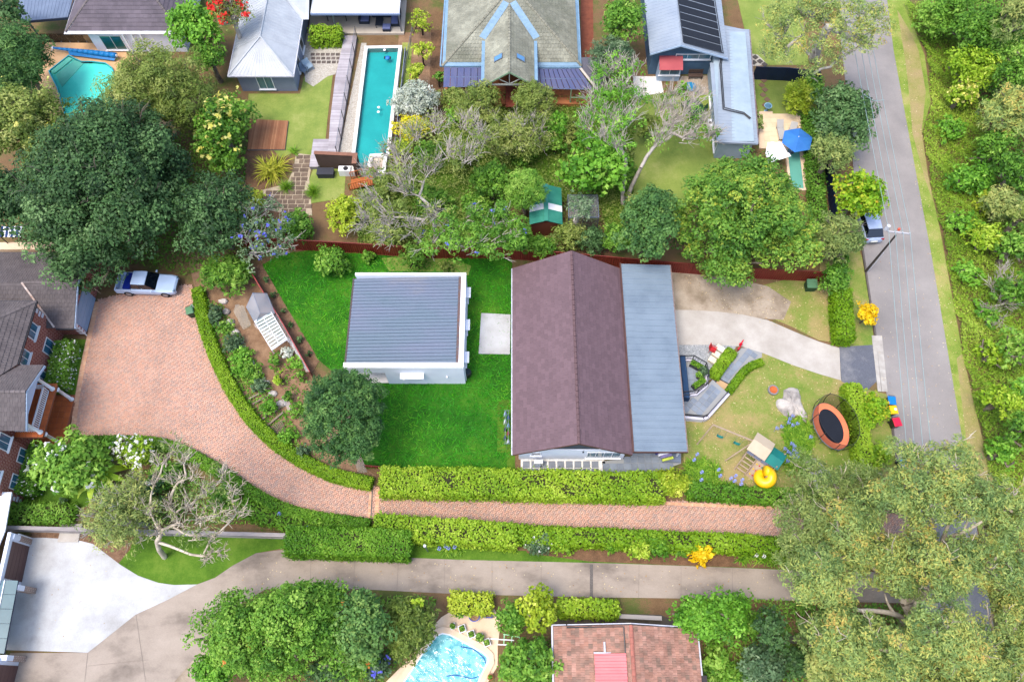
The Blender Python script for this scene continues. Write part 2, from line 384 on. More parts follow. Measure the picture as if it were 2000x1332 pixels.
def hedge(name, label, line, w, h, lm, seed=1, leaf=(0.15,0.10), cov=3.0, cat='hedge', rough=0.05, flowers=None, group=None, tint0=.5, rnd=.12, taper=.95, bumpy=0.0):
 """clipped hedge along a surveyed centre line (pixels at its top): dark inner growth with leaves standing over top and sides"""
 rng = np.random.default_rng(seed); pts = smooth_line([P(a, b, h) for a, b in line],6); pts = [Vector((p.x, p.y, 0)) for p in pts]
 root = thing(name, label, cat, pts[len(pts) // 2], group)
 n = len(pts); A = np.array([(p.x, p.y) for p in pts]); seg = np.linalg.norm(np.diff(A, axis=0), axis=1); cum = np.concatenate([[0], np.cumsum(seg)]); LEN = cum[-1]
 T = unit(np.gradient(A, axis=0)); Nn = np.stack([-T[:, 1], T[:, 0]],1)
 b = MB(); secs = []; g = .13
 for i in range(n):
  e = 1.0 if 0 < i < n - 1 else .85; hw = (w / 2 - g) * e; hh = h - g
  sh = T[i] * (g if i == 0 else -g if i == n - 1 else 0)
  q = lambda s, z: (A[i][0] + sh[0] + Nn[i][0] * s, A[i][1] + sh[1] + Nn[i][1] * s, z)
  secs.append([q(-hw, 0), q(hw, 0), q(hw * taper, hh * .85), q(hw * .8 * taper, hh), q(-hw * .8 * taper, hh), q(-hw * taper, hh * .85)])
 b.loft(secs); b.build('inner_growth', mat('hedge inner twigs', L(46,52,24,.5), L(70,66,34,.5), scale=6, rough=.9), root)
 ln, wd = leaf[0] * 1.15, leaf[1] * 1.15; per = w + 2 * h; N = int(cov * LEN * per / (.32 * ln * wd) * .4); Ne = int(N * (w * h * 2) / (LEN * per))
 s = rng.random(N) * LEN; i = np.clip(np.searchsorted(cum, s) - 1,0, n - 2); f = ((s - cum[i]) / np.maximum(seg[i],1e-6))[:, None]
 base = A[i] * (1 - f) + A[i + 1] * f; nn = unit(Nn[i] * (1 - f) + Nn[i + 1] * f)
 # rounded cross-section
 u = rng.random(N) * per; off = np.zeros(N); z = np.zeros(N); ns = np.zeros(N); nz = np.zeros(N)
 a = u < h; off[a] = -w / 2; z[a] = u[a]; ns[a] = -1
 a = (u >= h) & (u < h + w); off[a] = u[a] - h - w / 2; z[a] = h; nz[a] = 1
 a = u >= h + w; off[a] = w / 2; z[a] = u[a] - h - w; ns[a] = 1
 k = np.clip((np.abs(off) - w / 2 + .25) / .25,0,1) * np.clip((z - h + .25) / .25,0,1)
 off *= 1 - k * .1; z -= k * .07
 bump = bumpy * (np.sin(s * 1.9 + 1) * .5 + np.sin(s * .83 + off * 2.1) * .6 + np.sin(s * 4.3 + off * 3) * .3)
 z = np.where(nz > 0, z + bump, z * (1 + bump / max(h, .1) * .5)); off = off * (1 + bump * .25)
 cen = np.concatenate([base + nn * off[:, None], z[:, None]],1); nrm = np.concatenate([nn * ns[:, None], nz[:, None]],1)
 if Ne:
  e = rng.integers(0,2, Ne); end = np.where(e[:, None] == 0, A[0], A[-1]); tn = np.where(e[:, None] == 0,-T[0], T[-1]); en = np.where(e[:, None] == 0, Nn[0], Nn[-1])
  o2 = rng.uniform(-.5,.5,(Ne, 1)) * w * .95
  cen = np.concatenate([cen, np.concatenate([end + en * o2 - tn * (np.abs(o2) / w) ** 2 * w * .5, rng.random((Ne, 1)) * h],1)]); nrm = np.concatenate([nrm, np.concatenate([tn, np.zeros((Ne, 1))],1)])
 cen = cen + rng.normal(0, rough, cen.shape) + nrm * rng.uniform(-.1,.05,(len(cen),1)); cen[:, 2] = np.maximum(cen[:, 2],.04)
 patch = np.sin(cen[:, 0] * .55 + seed * 2) * .12 + np.sin(cen[:, 0] * 1.3 + seed) * np.sin(cen[:, 1] * 1.7 + cen[:, 0] * .6) * .12 + np.sin(cen[:, 0] * 3.9 + cen[:, 1] * 4.4) * .07
 la, lb = leaves_at(cen, nrm + np.array((0,0,.35)), ln, wd, rng, 0,.55)
 link('foliage', quad_mesh('foliage', cen, la, lb, tint0 + patch + rng.normal(0, rnd, len(cen)), origin(root)), lm, root)
 if flowers:
  fm, nf, fs = flowers; k = rng.choice(len(cen), nf); c0 = cen[k] + nrm[k] * .08
  c0 = np.repeat(c0,4,0) + rng.normal(0, fs * .3,(nf * 4,3)); a, bb = leaves_at(c0, np.repeat(nrm[k],4,0) + np.array((0,0,.5)), fs, fs * .8, rng, 0,.5)
  link('blossom', quad_mesh('blossom', c0, a, bb, rng.random(len(c0)), origin(root)), fm, root)
 return root
def blades(b, c, n, length, width, rd, lift=(0.3,1.2), spread=0.1, droop=.6):
 """arching strap leaves from a crown at c"""
 for i in range(n):
  t = rd.uniform(0,6.283); el = rd.uniform(*lift); l = length * rd.uniform(.65,1.1); w = width * rd.uniform(.7,1.2)
  o = Vector((c[0] + rd.gauss(0, spread), c[1] + rd.gauss(0, spread), c[2])); d = Vector((math.cos(t), math.sin(t),0)); s = Vector((-math.sin(t), math.cos(t),0))
  p = []
  for k in range(4):
   f = k / 3; e = el - droop * f * f * 1.6
   p.append((p[-1] if p else o) + (d * math.cos(e) + Vector((0,0, math.sin(e)))) * (l / 3 if k else 0))
  ww = [w * .6, w, w * .75,.004]; b.tint = min(.98, max(.02, rd.gauss(.5,.2)))
  for k in range(3):
   b.face([p[k] - s * ww[k] / 2, p[k + 1] - s * ww[k + 1] / 2, p[k + 1] + s * ww[k + 1] / 2, p[k] + s * ww[k] / 2])
def strap_plant(name, label, cat, spots, length, width, lm, n=60, seed=1, group=None, lift=(.3,1.25), spread=.12, droop=.6, heads=None, hz=.55):
 rd = random.Random(seed); c0 = spots[0]; root = thing(name, label, cat, (c0[0], c0[1],0), group); b = MB()
 for c in spots: blades(b, (c[0], c[1],.05), n, length, width, rd, lift, spread, droop)
 b.build('foliage', lm, root, tint=True)
 if heads:
  fm, pos = heads; proto = None
  for x, y, z in pos:
   if proto is None:
    h = MB(); rng = np.random.default_rng(seed)
    for d in sphere_dirs(26, rng, -.6):
     d = Vector(d); s = d.orthogonal().normalized() * .035; q = d.cross(s)
     h.face([d * .05 - s, d * .15 - q, d * .17 + s, d * .13 + q])
    h.tube([(0,0,-z),(0,0,0)],.012,.010,4)
    proto = h.build('flower_head', fm, root, local=True); proto.location = Vector((x, y, z)) - origin(root)
   else: child(proto, root, (x, y, z))
 return root
def tintmat(name, cols, rough=0.7, var=0.15, scale=0.5, spec=0.25, bump=0.0, obj=True, pos=None):
 """each piece takes its own colour from a range; broad weathering on top"""
 if name in MATS: return MATS[name]
 m, nt, b = _new(name); N = nt.nodes.new; K = nt.links.new
 at = N('ShaderNodeAttribute'); at.attribute_name = 'tint'; src = at.outputs['Fac']
 if obj:
  oi = N('ShaderNodeObjectInfo'); ad = N('ShaderNodeMath'); ad.operation = 'ADD'; K(oi.outputs['Random'], ad.inputs[0]); K(src, ad.inputs[1])
  fr = N('ShaderNodeMath'); fr.operation = 'FRACT'; K(ad.outputs[0], fr.inputs[0]); src = fr.outputs[0]
 r = _ramp(nt, cols, pos); K(src, r.inputs[0])
 geo = N('ShaderNodeNewGeometry'); nz = N('ShaderNodeTexNoise'); nz.inputs['Scale'].default_value = scale; nz.inputs['Detail'].default_value = 6; nz.inputs['Roughness'].default_value = .65
 K(geo.outputs['Position'], nz.inputs['Vector'])
 mr = N('ShaderNodeMapRange'); mr.inputs['From Min'].default_value = .3; mr.inputs['From Max'].default_value = .7; mr.inputs['To Min'].default_value = 1 - var; mr.inputs['To Max'].default_value = 1 + var; K(nz.outputs['Fac'], mr.inputs['Value'])
 h = N('ShaderNodeHueSaturation'); K(r.outputs[0], h.inputs['Color']); K(mr.outputs[0], h.inputs['Value']); K(h.outputs[0], b.inputs['Base Color'])
 b.inputs['Roughness'].default_value = rough; b.inputs['Specular IOR Level'].default_value = spec
 if bump:
  n3 = N('ShaderNodeTexNoise'); n3.inputs['Scale'].default_value = 20; K(geo.outputs['Position'], n3.inputs['Vector'])
  bp = N('ShaderNodeBump'); bp.inputs['Strength'].default_value = bump; bp.inputs['Distance'].default_value = 0.03; K(n3.outputs['Fac'], bp.inputs['Height']); K(bp.outputs[0], b.inputs['Normal'])
 MATS[name] = m
 return m
def grassmat(name, cols, pos, scale=0.35, fine=(0.6,1.4), rough=.8):
 """turf: broad patches between colours, then clump and blade scale variation"""
 if name in MATS: return MATS[name]
 m, nt, b = _new(name); N = nt.nodes.new; K = nt.links.new
 geo = N('ShaderNodeNewGeometry'); p = geo.outputs['Position']
 def noise(s, d=5, r=.6, dist=0.0):
  n = N('ShaderNodeTexNoise'); n.inputs['Scale'].default_value = s; n.inputs['Detail'].default_value = d; n.inputs['Roughness'].default_value = r; n.inputs['Distortion'].default_value = dist; K(p, n.inputs['Vector']); return n.outputs['Fac']
 a = noise(scale, 8,.72); c = noise(9.0,4,.7)
 mx = N('ShaderNodeMath'); mx.operation = 'MULTIPLY_ADD'; K(c, mx.inputs[0]); mx.inputs[1].default_value = .35; K(a, mx.inputs[2])
 sb = N('ShaderNodeMath'); sb.operation = 'SUBTRACT'; K(mx.outputs[0], sb.inputs[0]); sb.inputs[1].default_value = .175
 r = _ramp(nt, cols, pos); K(sb.outputs[0], r.inputs[0])
 f = noise(22.0,3,.8); mr = N('ShaderNodeMapRange'); mr.inputs['From Min'].default_value = .25; mr.inputs['From Max'].default_value = .75; mr.inputs['To Min'].default_value = fine[0]; mr.inputs['To Max'].default_value = fine[1]; K(f, mr.inputs['Value'])
 h = N('ShaderNodeHueSaturation'); K(r.outputs[0], h.inputs['Color']); K(mr.outputs[0], h.inputs['Value']); K(h.outputs[0], b.inputs['Base Color'])
 b.inputs['Roughness'].default_value = rough; b.inputs['Specular IOR Level'].default_value = .15
 bp = N('ShaderNodeBump'); bp.inputs['Strength'].default_value = .5; bp.inputs['Distance'].default_value = .06; K(f, bp.inputs['Height']); K(bp.outputs[0], b.inputs['Normal'])
 MATS[name] = m
 return m
# ------------------------------------------------------------------ materials of the ground
G_DARK = L(62,84,30); G_MID = L(104,134,44); G_LITE = L(150,170,66); G_DRY = L(186,166,104); G_BROWN = L(150,122,86)
M_GROUND = grassmat('soil and leaf litter', [L(112,88,62,.66), L(136,108,78,.66), L(104,112,58,.62), L(82,108,44,.6)],[.3,.48,.6,.75],.25)
M_LAWN = grassmat('deep green lawn', [L(28,78,10,.58), L(46,112,18,.6), L(74,132,28,.6), L(122,148,54,.6)],[.3,.46,.6,.8],.22,(.55,1.45))
M_FRONT = grassmat('patchy front lawn', [L(112,146,54,.6), L(142,158,74,.6), L(176,164,104,.6), L(190,164,116,.6)],[.3,.46,.56,.74],.2,(.72,1.28))
M_YARD = grassmat('light mown lawn', [L(122,148,66,.6), L(148,166,80,.6), L(178,182,108,.62)],[.3,.52,.75],.4,(.85,1.15))
M_GREEN = grassmat('green back lawn', [L(66,104,26,.6), L(94,134,36,.62), L(124,152,56,.65)],[.3,.52,.75],.4,(.8,1.2))
M_VERGE = grassmat('dry roadside grass', [L(116,144,52,.66), L(146,164,74,.66), L(176,172,104,.66), L(180,158,116,.66)],[.36,.5,.62,.76],.3)
M_TRACK = grassmat('worn grass track', [L(150,154,78,.62), L(172,162,104,.62), L(186,162,122,.62)],[.3,.5,.7],.5)
M_DIRT = mat('bare trampled earth', L(198,184,166,.64), L(146,130,110,.6), scale=.6, rough=.9, c3=L(178,162,142,.62), fine=.12, bump=.3)
M_BED = mat('garden bed soil', L(136,104,78,.6), L(168,136,106,.65), scale=1.2, rough=.95, fine=.2, bump=.5, bscale=12)
M_MULCH = mat('brown bark mulch', L(150,118,92,.65), L(112,84,64,.65), scale=3, rough=.95, fine=.3, bump=.6, bscale=14)
M_REDSOIL = mat('red brown leaf litter', L(142,108,80,.6), L(106,80,58,.6), scale=1.5, rough=.95, fine=.3, bump=.5, bscale=12)
M_ROAD = mat('worn grey asphalt', L(172,166,162,.62), L(148,143,141,.58), scale=.22, rough=.85, fine=.08, c3=L(161,155,152,.6), bump=.15, bscale=40)
M_LANE = mat('weathered brown concrete', L(192,178,164,.62), L(128,116,106,.56), scale=.22, rough=.85, fine=.09, c3=L(178,164,150,.6), stretch=(1,1.6,1), detail=8)
M_CONC = mat('pale drive concrete', L(208,202,194,.66), L(182,174,164,.62), scale=.5, rough=.85, fine=.06, detail=8)
M_WHITECONC = mat('new white concrete', L(226,228,230,.53), L(176,172,166,.48), scale=.35, rough=.8, fine=.07, contrast=(.42,.85), detail=10)
M_PATCH = mat('dark asphalt crossover', L(108,112,124,.6), L(150,150,154,.6), scale=.5, rough=.9, fine=.25, contrast=(.5,.75), bump=.3, bscale=30)
M_KERB = mat('kerb concrete', L(200,194,188,.72), L(176,170,164,.7), scale=.8, rough=.85)
M_GRAVEL = mat('pale pebble gravel', L(206,200,188,.75), L(160,152,138,.7), scale=9, rough=.9, fine=.2, bump=.5, bscale=20)
M_BLUEGRAVEL = mat('blue grey crushed stone', L(186,188,188,.72), L(132,138,142,.65), scale=8, rough=.9, fine=.25, bump=.6, bscale=16)
M_WGRAVEL = mat('white pebble bed', L(238,234,226,.85), L(206,202,194,.8), scale=7, rough=.85, fine=.08, bump=.4, bscale=16)
M_PEACH = mat('peach pool paving', L(226,184,138,.75), L(204,160,116,.72), scale=.8, rough=.8, fine=.05)
M_SAND = mat('sandstone pool deck', L(232,208,180,.8), L(214,186,156,.78), scale=.6, rough=.85, fine=.05)
# ------------------------------------------------------------------ ground
b = MB(); b.face([(-400,-300,0),(400,-300,0),(400,500,0),(-400,500,0)]); b.build('ground', M_GROUND, kind='structure')
# the street and its edges
sheet('verge', [(1715,-40),(1768,-40),(1780,40),(1806,110),(1818,200),(1800,262),(1812,340),(1836,450),(1856,560),(1880,690),(1912,830),(1935,930),(1975,1060),(2040,1300),(1985,1380),(1930,1120),(1880,900),(1790,500)],.03, M_VERGE)
sheet('worn_track', [(1752,20),(1776,60),(1794,100),(1808,180),(1800,255),(1812,340),(1824,400),(1806,350),(1782,262),(1776,190),(1768,120)],.034, M_TRACK)
sheet('track_edge', [(1868,700),(1880,690),(1912,830),(1950,980),(1910,1000),(1892,900),(1880,800)],.034, M_TRACK)
sheet('road', [(1628,-40),(1727,-40),(1745,100),(1763,200),(1787,330),(1819,500),(1846,660),(1868,790),(1889,920),(1912,1060),(1945,1250),(1970,1400),(1820,1400),(1797,1180),(1775,1010),(1744,870),(1735,790),(1717,690),(1700,590),(1686,500),(1673,400),(1664,300),(1655,200),(1642,80)],.045, M_ROAD)
sheet('street_edge_lawn', [(1602,420),(1650,420),(1684,505),(1699,600),(1708,674),(1642,678),(1600,650)],.035, M_FRONT)
sheet('street_lawn', [(1690,760),(1732,770),(1744,870),(1760,950),(1780,1020),(1700,1000),(1660,920),(1650,780)],.035, M_FRONT)
def kerb(line, w=.16, h=.14, name='kerb', m=None, top=None):
 p = [P(a, c) for a, c in line]; b = MB()
 for i in range(len(p) - 1):
  d = (p[i + 1] - p[i]); k = max(1, int(d.length / 2.4)); s = Vector((-d.y, d.x, 0)).normalized() * w
  for j in range(k):
   a = p[i] + d * (j / k); e = d / k * .994
   b.obox(a - s * .5, e, s, (0,0, h))
 return b.build(name, m or mat('dark kerb stone', L(120,112,106,.6), L(94,88,84,.6), scale=2, rough=.9), kind='structure')
kerb([(1683,480),(1699,590),(1709,656)]); kerb([(1738,800),(1750,900),(1775,1010)])
lay = MB()
for x0, x1, z in ((1702,1710,.07),(1710,1722,.06)):
 p = PP([(x0,656),(x1,656),(x1 + 11,765),(x0 + 12,765)]); lay.prism(p, 0, z)
lay.build('kerb_layback', mat('pale kerb layback', L(214,208,200,.6), L(184,178,170,.55), scale=1.5, rough=.8), kind='structure')
sheet('asphalt_crossover', [(1639,678),(1704,674),(1712,745),(1690,766),(1643,745)],.05, M_PATCH)
# the middle house's front ground
sheet('front_lawn', [(1335,822),(1420,745),(1492,688),(1645,742),(1690,762),(1676,930),(1640,985),(1500,970),(1352,955),(1335,900)],.03, M_FRONT)
sheet('upper_front_lawn', [(1480,560),(1560,540),(1640,560),(1650,672),(1600,665),(1550,640),(1480,610)],.03, M_FRONT)
sheet('bare_earth', [(1305,520),(1420,540),(1500,560),(1545,590),(1530,625),(1480,622),(1420,612),(1318,608)],.038, M_DIRT)
sheet('concrete_driveway', [(1300,606),(1345,606),(1400,609),(1450,615),(1500,626),(1555,650),(1600,668),(1639,680),(1642,743),(1600,731),(1550,714),(1490,690),(1448,677),(1400,674),(1300,674)],.055, M_CONC)
sheet('stone_gravel', [(1310,672),(1420,674),(1440,674),(1400,735),(1380,745),(1310,745)],.045, M_BLUEGRAVEL)
# bright rear lawn with concrete slab
sheet('rear_lawn', [(512,519),(545,497),(600,490),(700,495),(840,507),(1000,503),(1002,700),(1002,880),(992,918),(716,915),(702,880),(690,760),(620,701),(560,600)],.04, M_LAWN)
sheet('worn_lawn_edge', [(745,505),(800,500),(880,505),(920,520),(915,538),(860,531),(760,530)],.046, M_YARD)
sheet('side_turf', [(972,781),(1004,781),(1006,918),(990,918),(990,884),(971,884)],.047, M_GREEN)
sheet('concrete_slab', [(940,613),(997,616),(996,693),(935,692)],.16, M_WHITECONC)
sheet('fence_bed', [(488,522),(512,517),(560,600),(624,705),(606,735)],.05, M_MULCH)
sheet('garden_soil', [(392,560),(470,540),(492,525),(606,730),(700,880),(716,915),(735,930),(660,925),(575,885),(505,830),(450,745),(415,650)],.03, M_BED)
sheet('earth_under_tree', [(360,480),(470,470),(492,525),(470,545),(400,560),(380,560)],.028, M_BED)
# lanes
sheet('shared_lane', [(1780,1118),(1565,1114),(1400,1107),(1200,1100),(900,1093),(700,1085),(600,1077),(545,1074),(500,1080),(455,1104),(420,1128),(385,1141),(265,1200),(172,1274),(20,1275),(10,1400),(330,1400),(352,1332),(395,1275),(450,1190),(520,1150),(700,1150),(900,1160),(1150,1166),(1400,1169),(1780,1178)],.03, M_LANE)
sheet('white_forecourt', [(40,1050),(90,1050),(150,1054),(182,1062),(236,1103),(270,1124),(310,1138),(340,1142),(385,1141),(330,1170),(265,1200),(215,1240),(172,1274),(-20,1268),(-20,1130),(36,1130)],.045, M_WHITECONC)
b = MB()
for a, c in (((1157,1100),(1157,1166)),((608,1078),(606,1152)),((693,1085),(691,1150)),((779,1090),(775,1155)),((868,1093),(868,1160)),((961,1096),(961,1162)),((1057,1098),(1057,1164)),((1248,1103),(1247,1168)),((1330,1106),(1330,1168)),((1430,1109),(1430,1170)),((266,1200),(285,1332)),((172,1275),(165,1340)),((172,1300),(290,1288))):
 p, q = P(*a), P(*c); d = q - p; s = Vector((-d.y, d.x, 0)).normalized() * .011; b.face([p - s + Vector((0,0,.049)), q - s + Vector((0,0,.049)), q + s + Vector((0,0,.049)), p + s + Vector((0,0,.049))])
b.build('lane_joints', mat('joint sealant', L(152,140,130,.58), rough=.9), kind='structure')
dr = MB(); dr.prism(PP([(1152,1102),(1158,1102),(1158,1166),(1152,1166)]),0,.052); dr.build('lane_drain', mat('drain grate metal', L(140,132,126,.5), L(90,84,80,.5), scale=14, rough=.6), kind='structure')
sheet('lane_bank', [(555,1045),(640,1040),(820,1060),(1010,1075),(1150,1080),(1560,1100),(1565,1114),(1200,1100),(900,1093),(700,1085),(560,1074)],.022, M_GREEN)
sheet('lane_mulch', [(1020,1060),(1560,1085),(1562,1112),(1300,1103),(1150,1096),(1030,1080)],.03, M_REDSOIL)
sheet('verge_lawn', [(232,1100),(255,1072),(262,1048),(330,1046),(460,1040),(556,1044),(556,1070),(500,1080),(455,1104),(420,1128),(385,1141),(340,1142),(310,1138),(270,1124)],.036, M_GREEN)
sheet('mulch_island', [(62,1030),(150,1030),(250,1044),(252,1072),(234,1102),(182,1062),(150,1054),(62,1050)],.03, M_MULCH)
sheet('nearside_path', [(340,1332),(400,1262),(430,1268),(400,1400),(330,1400)],.04, M_DIRT)
sheet('left_front_lawn', [(118,660),(176,664),(148,778),(96,775),(100,700)],.03, M_GREEN)
sheet('left_side_lawn', [(40,985),(90,900),(200,940),(170,990),(60,992)],.03, M_GREEN)
# brick drive: a sand bed and every brick of the herringbone
DRIVE = [(190,585),(240,575),(374,555),(386,600),(398,640),(418,700),(450,768),(486,815),(530,860),(590,902),(650,928),(728,948),(745,955),(900,962),(1200,973),(1450,983),(1640,990),(1795,998),(1802,1056),(1640,1053),(1500,1049),(1200,1033),(950,1022),(735,1014),(640,1003),(560,984),(485,945),(420,908),(370,880),(290,858),(138,852),(144,800),(165,700)]
sheet('brick_driveway', DRIVE, .04, mat('paving sand', L(120,92,80,.5), L(96,80,74,.5), scale=2, rough=.95))
drive = bpy.data.objects['brick_driveway']
M_BRICKPAVE = tintmat('clay paver', [L(212,162,138,.77), L(216,172,150,.78), L(208,160,140,.76), L(212,176,156,.77), L(202,164,146,.75), L(192,164,152,.72), L(214,166,142,.77)],.8,.13,.35, obj=False)
def herringbone(poly, m, parent, W=.115, z=.04, seed=3, sep=None):
 rng = random.Random(seed); pl = np.array([(p.x, p.y) for p in PP(poly)]); lo, hi = pl.min(0), pl.max(0)
 G = W; c = []
 I = int((hi[0] - lo[0] + hi[1] - lo[1]) / G) + 4
 for i in range(-4, I):
  for k in range(-I, I):
   x = lo[0] + (i + 2 * k) * G; y = lo[1] + (i - 2 * k) * G
   if lo[0] - 1 < x < hi[0] + 1 and lo[1] - 1 < y < hi[1] + 1: c.append((x + G, y + G / 2,0)); c.append((x + G / 2, y + 2 * G, 1))
 c = np.array(c); ok = in_poly(c[:, :2], pl); c = c[ok]; n = len(c); g = .006
 hx = np.where(c[:, 2] == 0, G - g, G / 2 - g); hy = np.where(c[:, 2] == 0, G / 2 - g, G - g); r2 = np.random.default_rng(seed)
 zt = z + .022 + r2.uniform(-.003,.003, n); v = np.empty((n, 8,3), np.float32)
 for q, (sx, sy) in enumerate(((-1,-1),(1,-1),(1,1),(-1,1))):
  v[:, q, 0] = c[:, 0] + sx * hx; v[:, q, 1] = c[:, 1] + sy * hy; v[:, q, 2] = z - .002
  v[:, q + 4,0] = c[:, 0] + sx * hx; v[:, q + 4,1] = c[:, 1] + sy * hy; v[:, q + 4,2] = zt
 f = np.array([(4,5,6,7),(0,1,5,4),(1,2,6,5),(2,3,7,6),(3,0,4,7)]); idx = (np.arange(n)[:, None, None] * 8 + f[None]).reshape(-1)
 me = bpy.data.meshes.new('brick'); me.vertices.add(n * 8); me.vertices.foreach_set('co', v.reshape(-1)); me.loops.add(len(idx)); me.loops.foreach_set('vertex_index', idx.astype(np.int32))
 nf = n * 5; me.polygons.add(nf); me.polygons.foreach_set('loop_start', np.arange(0, nf * 4,4, dtype=np.int32)); me.polygons.foreach_set('loop_total', np.full(nf, 4, np.int32))
 cl = np.sin(c[:, 0] * .9) * np.sin(c[:, 1] * 1.1 + c[:, 0] * .4)
 t = np.repeat(np.clip(r2.random(n) * .999 + 0 * cl, 0.001,.999),5); me.attributes.new('tint', 'FLOAT', 'FACE').data.foreach_set('value', t.astype(np.float32)); me.update(calc_edges=True)
 return link('brick', me, m, parent, 'stuff')
herringbone(DRIVE, M_BRICKPAVE, drive)
bd = MB(); rb = random.Random(5)                                # lighter soldier courses along the edges and the crossing band
def soldier(line, w=.23, l=.115, off=0.0, z=.07):
 p = smooth_line([P(a, c) for a, c in line],10)
 for i in range(len(p) - 1):
  d = p[i + 1] - p[i]; k = max(1, round(d.length / (l + .01))); t = d / k; n = Vector((-d.y, d.x, 0)).normalized()
  for j in range(k):
   bd.tint = rb.random(); a = p[i] + t * j + n * off; bd.obox((a.x, a.y, .02), t * .94, n * w, (0,0, z - .02 + rb.uniform(-.003,.003)))
soldier([(376,562),(388,606),(400,645),(421,704),(452,768),(488,818),(532,862),(592,903),(650,928),(726,948)], off=-.28)
soldier([(190,590),(165,700),(149,790),(142,850)], off=.0); soldier([(186,590),(161,700),(145,790),(138,850)], off=.0)
for x in (718,731): soldier([(x + 4,955),(x + 2,985),(x, 1012)], off=0.0, l=.23, w=.3)
soldier([(640,1001),(560,980),(485,941),(430,910)], off=.0); soldier([(745,957),(900,964),(1200,976),(1450,986),(1600,990)], off=-.25)
bd.build('border_brick', tintmat('pale border brick', [L(226,176,140,.7), L(214,160,128,.7), L(232,190,156,.72)],.8,.1,.5, obj=False), drive, tint=True, kind='stuff')
dn = MB(); dn.prism(PP([(726.5,953),(729,953),(726,1012),(723.5,1012)]),0,.074); dn.build('drain_channel', mat('drain grate metal', L(1,1,1)), drive)
# ------------------------------------------------------------------ unit paving (each slab its own piece)
def pave(parent, proto_name, cells, m, th=.03, z=.05):
 """cells: list of (x, y, sx, sy, rot); alike sizes share one mesh"""
 cache = {}
 for x, y, sx, sy, rz in cells:
  k = (round(sx, 2), round(sy, 2))
  if k not in cache:
   b = MB(); e = .012; b.loft([[(-sx / 2,-sy / 2,0),(sx / 2,-sy / 2,0),(sx / 2, sy / 2,0),(-sx / 2, sy / 2,0)],[(-sx / 2,-sy / 2, th - e),(sx / 2,-sy / 2, th - e),(sx / 2, sy / 2, th - e),(-sx / 2, sy / 2, th - e)],[(-sx / 2 + e, -sy / 2 + e, th),(sx / 2 - e, -sy / 2 + e, th),(sx / 2 - e, sy / 2 - e, th),(-sx / 2 + e, sy / 2 - e, th)]])
   o = b.build(proto_name, m, parent, local=True); cache[k] = o
   o.location = Vector((x, y, z)) - origin(parent); o.rotation_euler = (0,0, rz)
  else: child(cache[k], parent, (x, y, z),(0,0, rz))
M_SLATE = mat('blue grey slate tile', L(128,140,156,.6), L(150,160,172,.62), scale=1.2, rough=.5, spec=.4, rnd=.12, fine=.05)
M_GREYPAVER = mat('grey concrete paver', L(150,156,166,.62), L(136,142,152,.6), scale=2, rough=.75, rnd=.06)
wg = sheet('white_gravel_bed', [(1017,897),(1175,897),(1182,900),(1180,935),(1017,935)],.04, M_WGRAVEL)
pave(wg, 'paver', [(P(1027.8 + 16.8 * i, y).x, P(1027.8 + 16.8 * i, y).y, .56, s, 0) for i in range(9) for y, s in ((907.2,.56),(921.5,.56),(936,.56))], M_GREYPAVER, z=.038)
pt = sheet('slate_patio', [(1176,901),(1200,898),(1232,894),(1245,868),(1330,868),(1330,905),(1260,930),(1178,930)],.04, mat('pale grout', L(170,172,172,.6), rough=.9))
pp = np.array([(p.x, p.y) for p in PP([(1178,902),(1232,896),(1245,868),(1330,868),(1330,905),(1260,930),(1180,930)])])
o0 = P(1178,932); cells = [(o0.x + .29 + .575 * i, o0.y + .29 + .575 * j, .55,.55,0) for i in range(14) for j in range(7)]
pave(pt, 'slate_tile', [c for c in cells if in_poly(np.array([c[:2]]), pp)[0]], M_SLATE, z=.035)
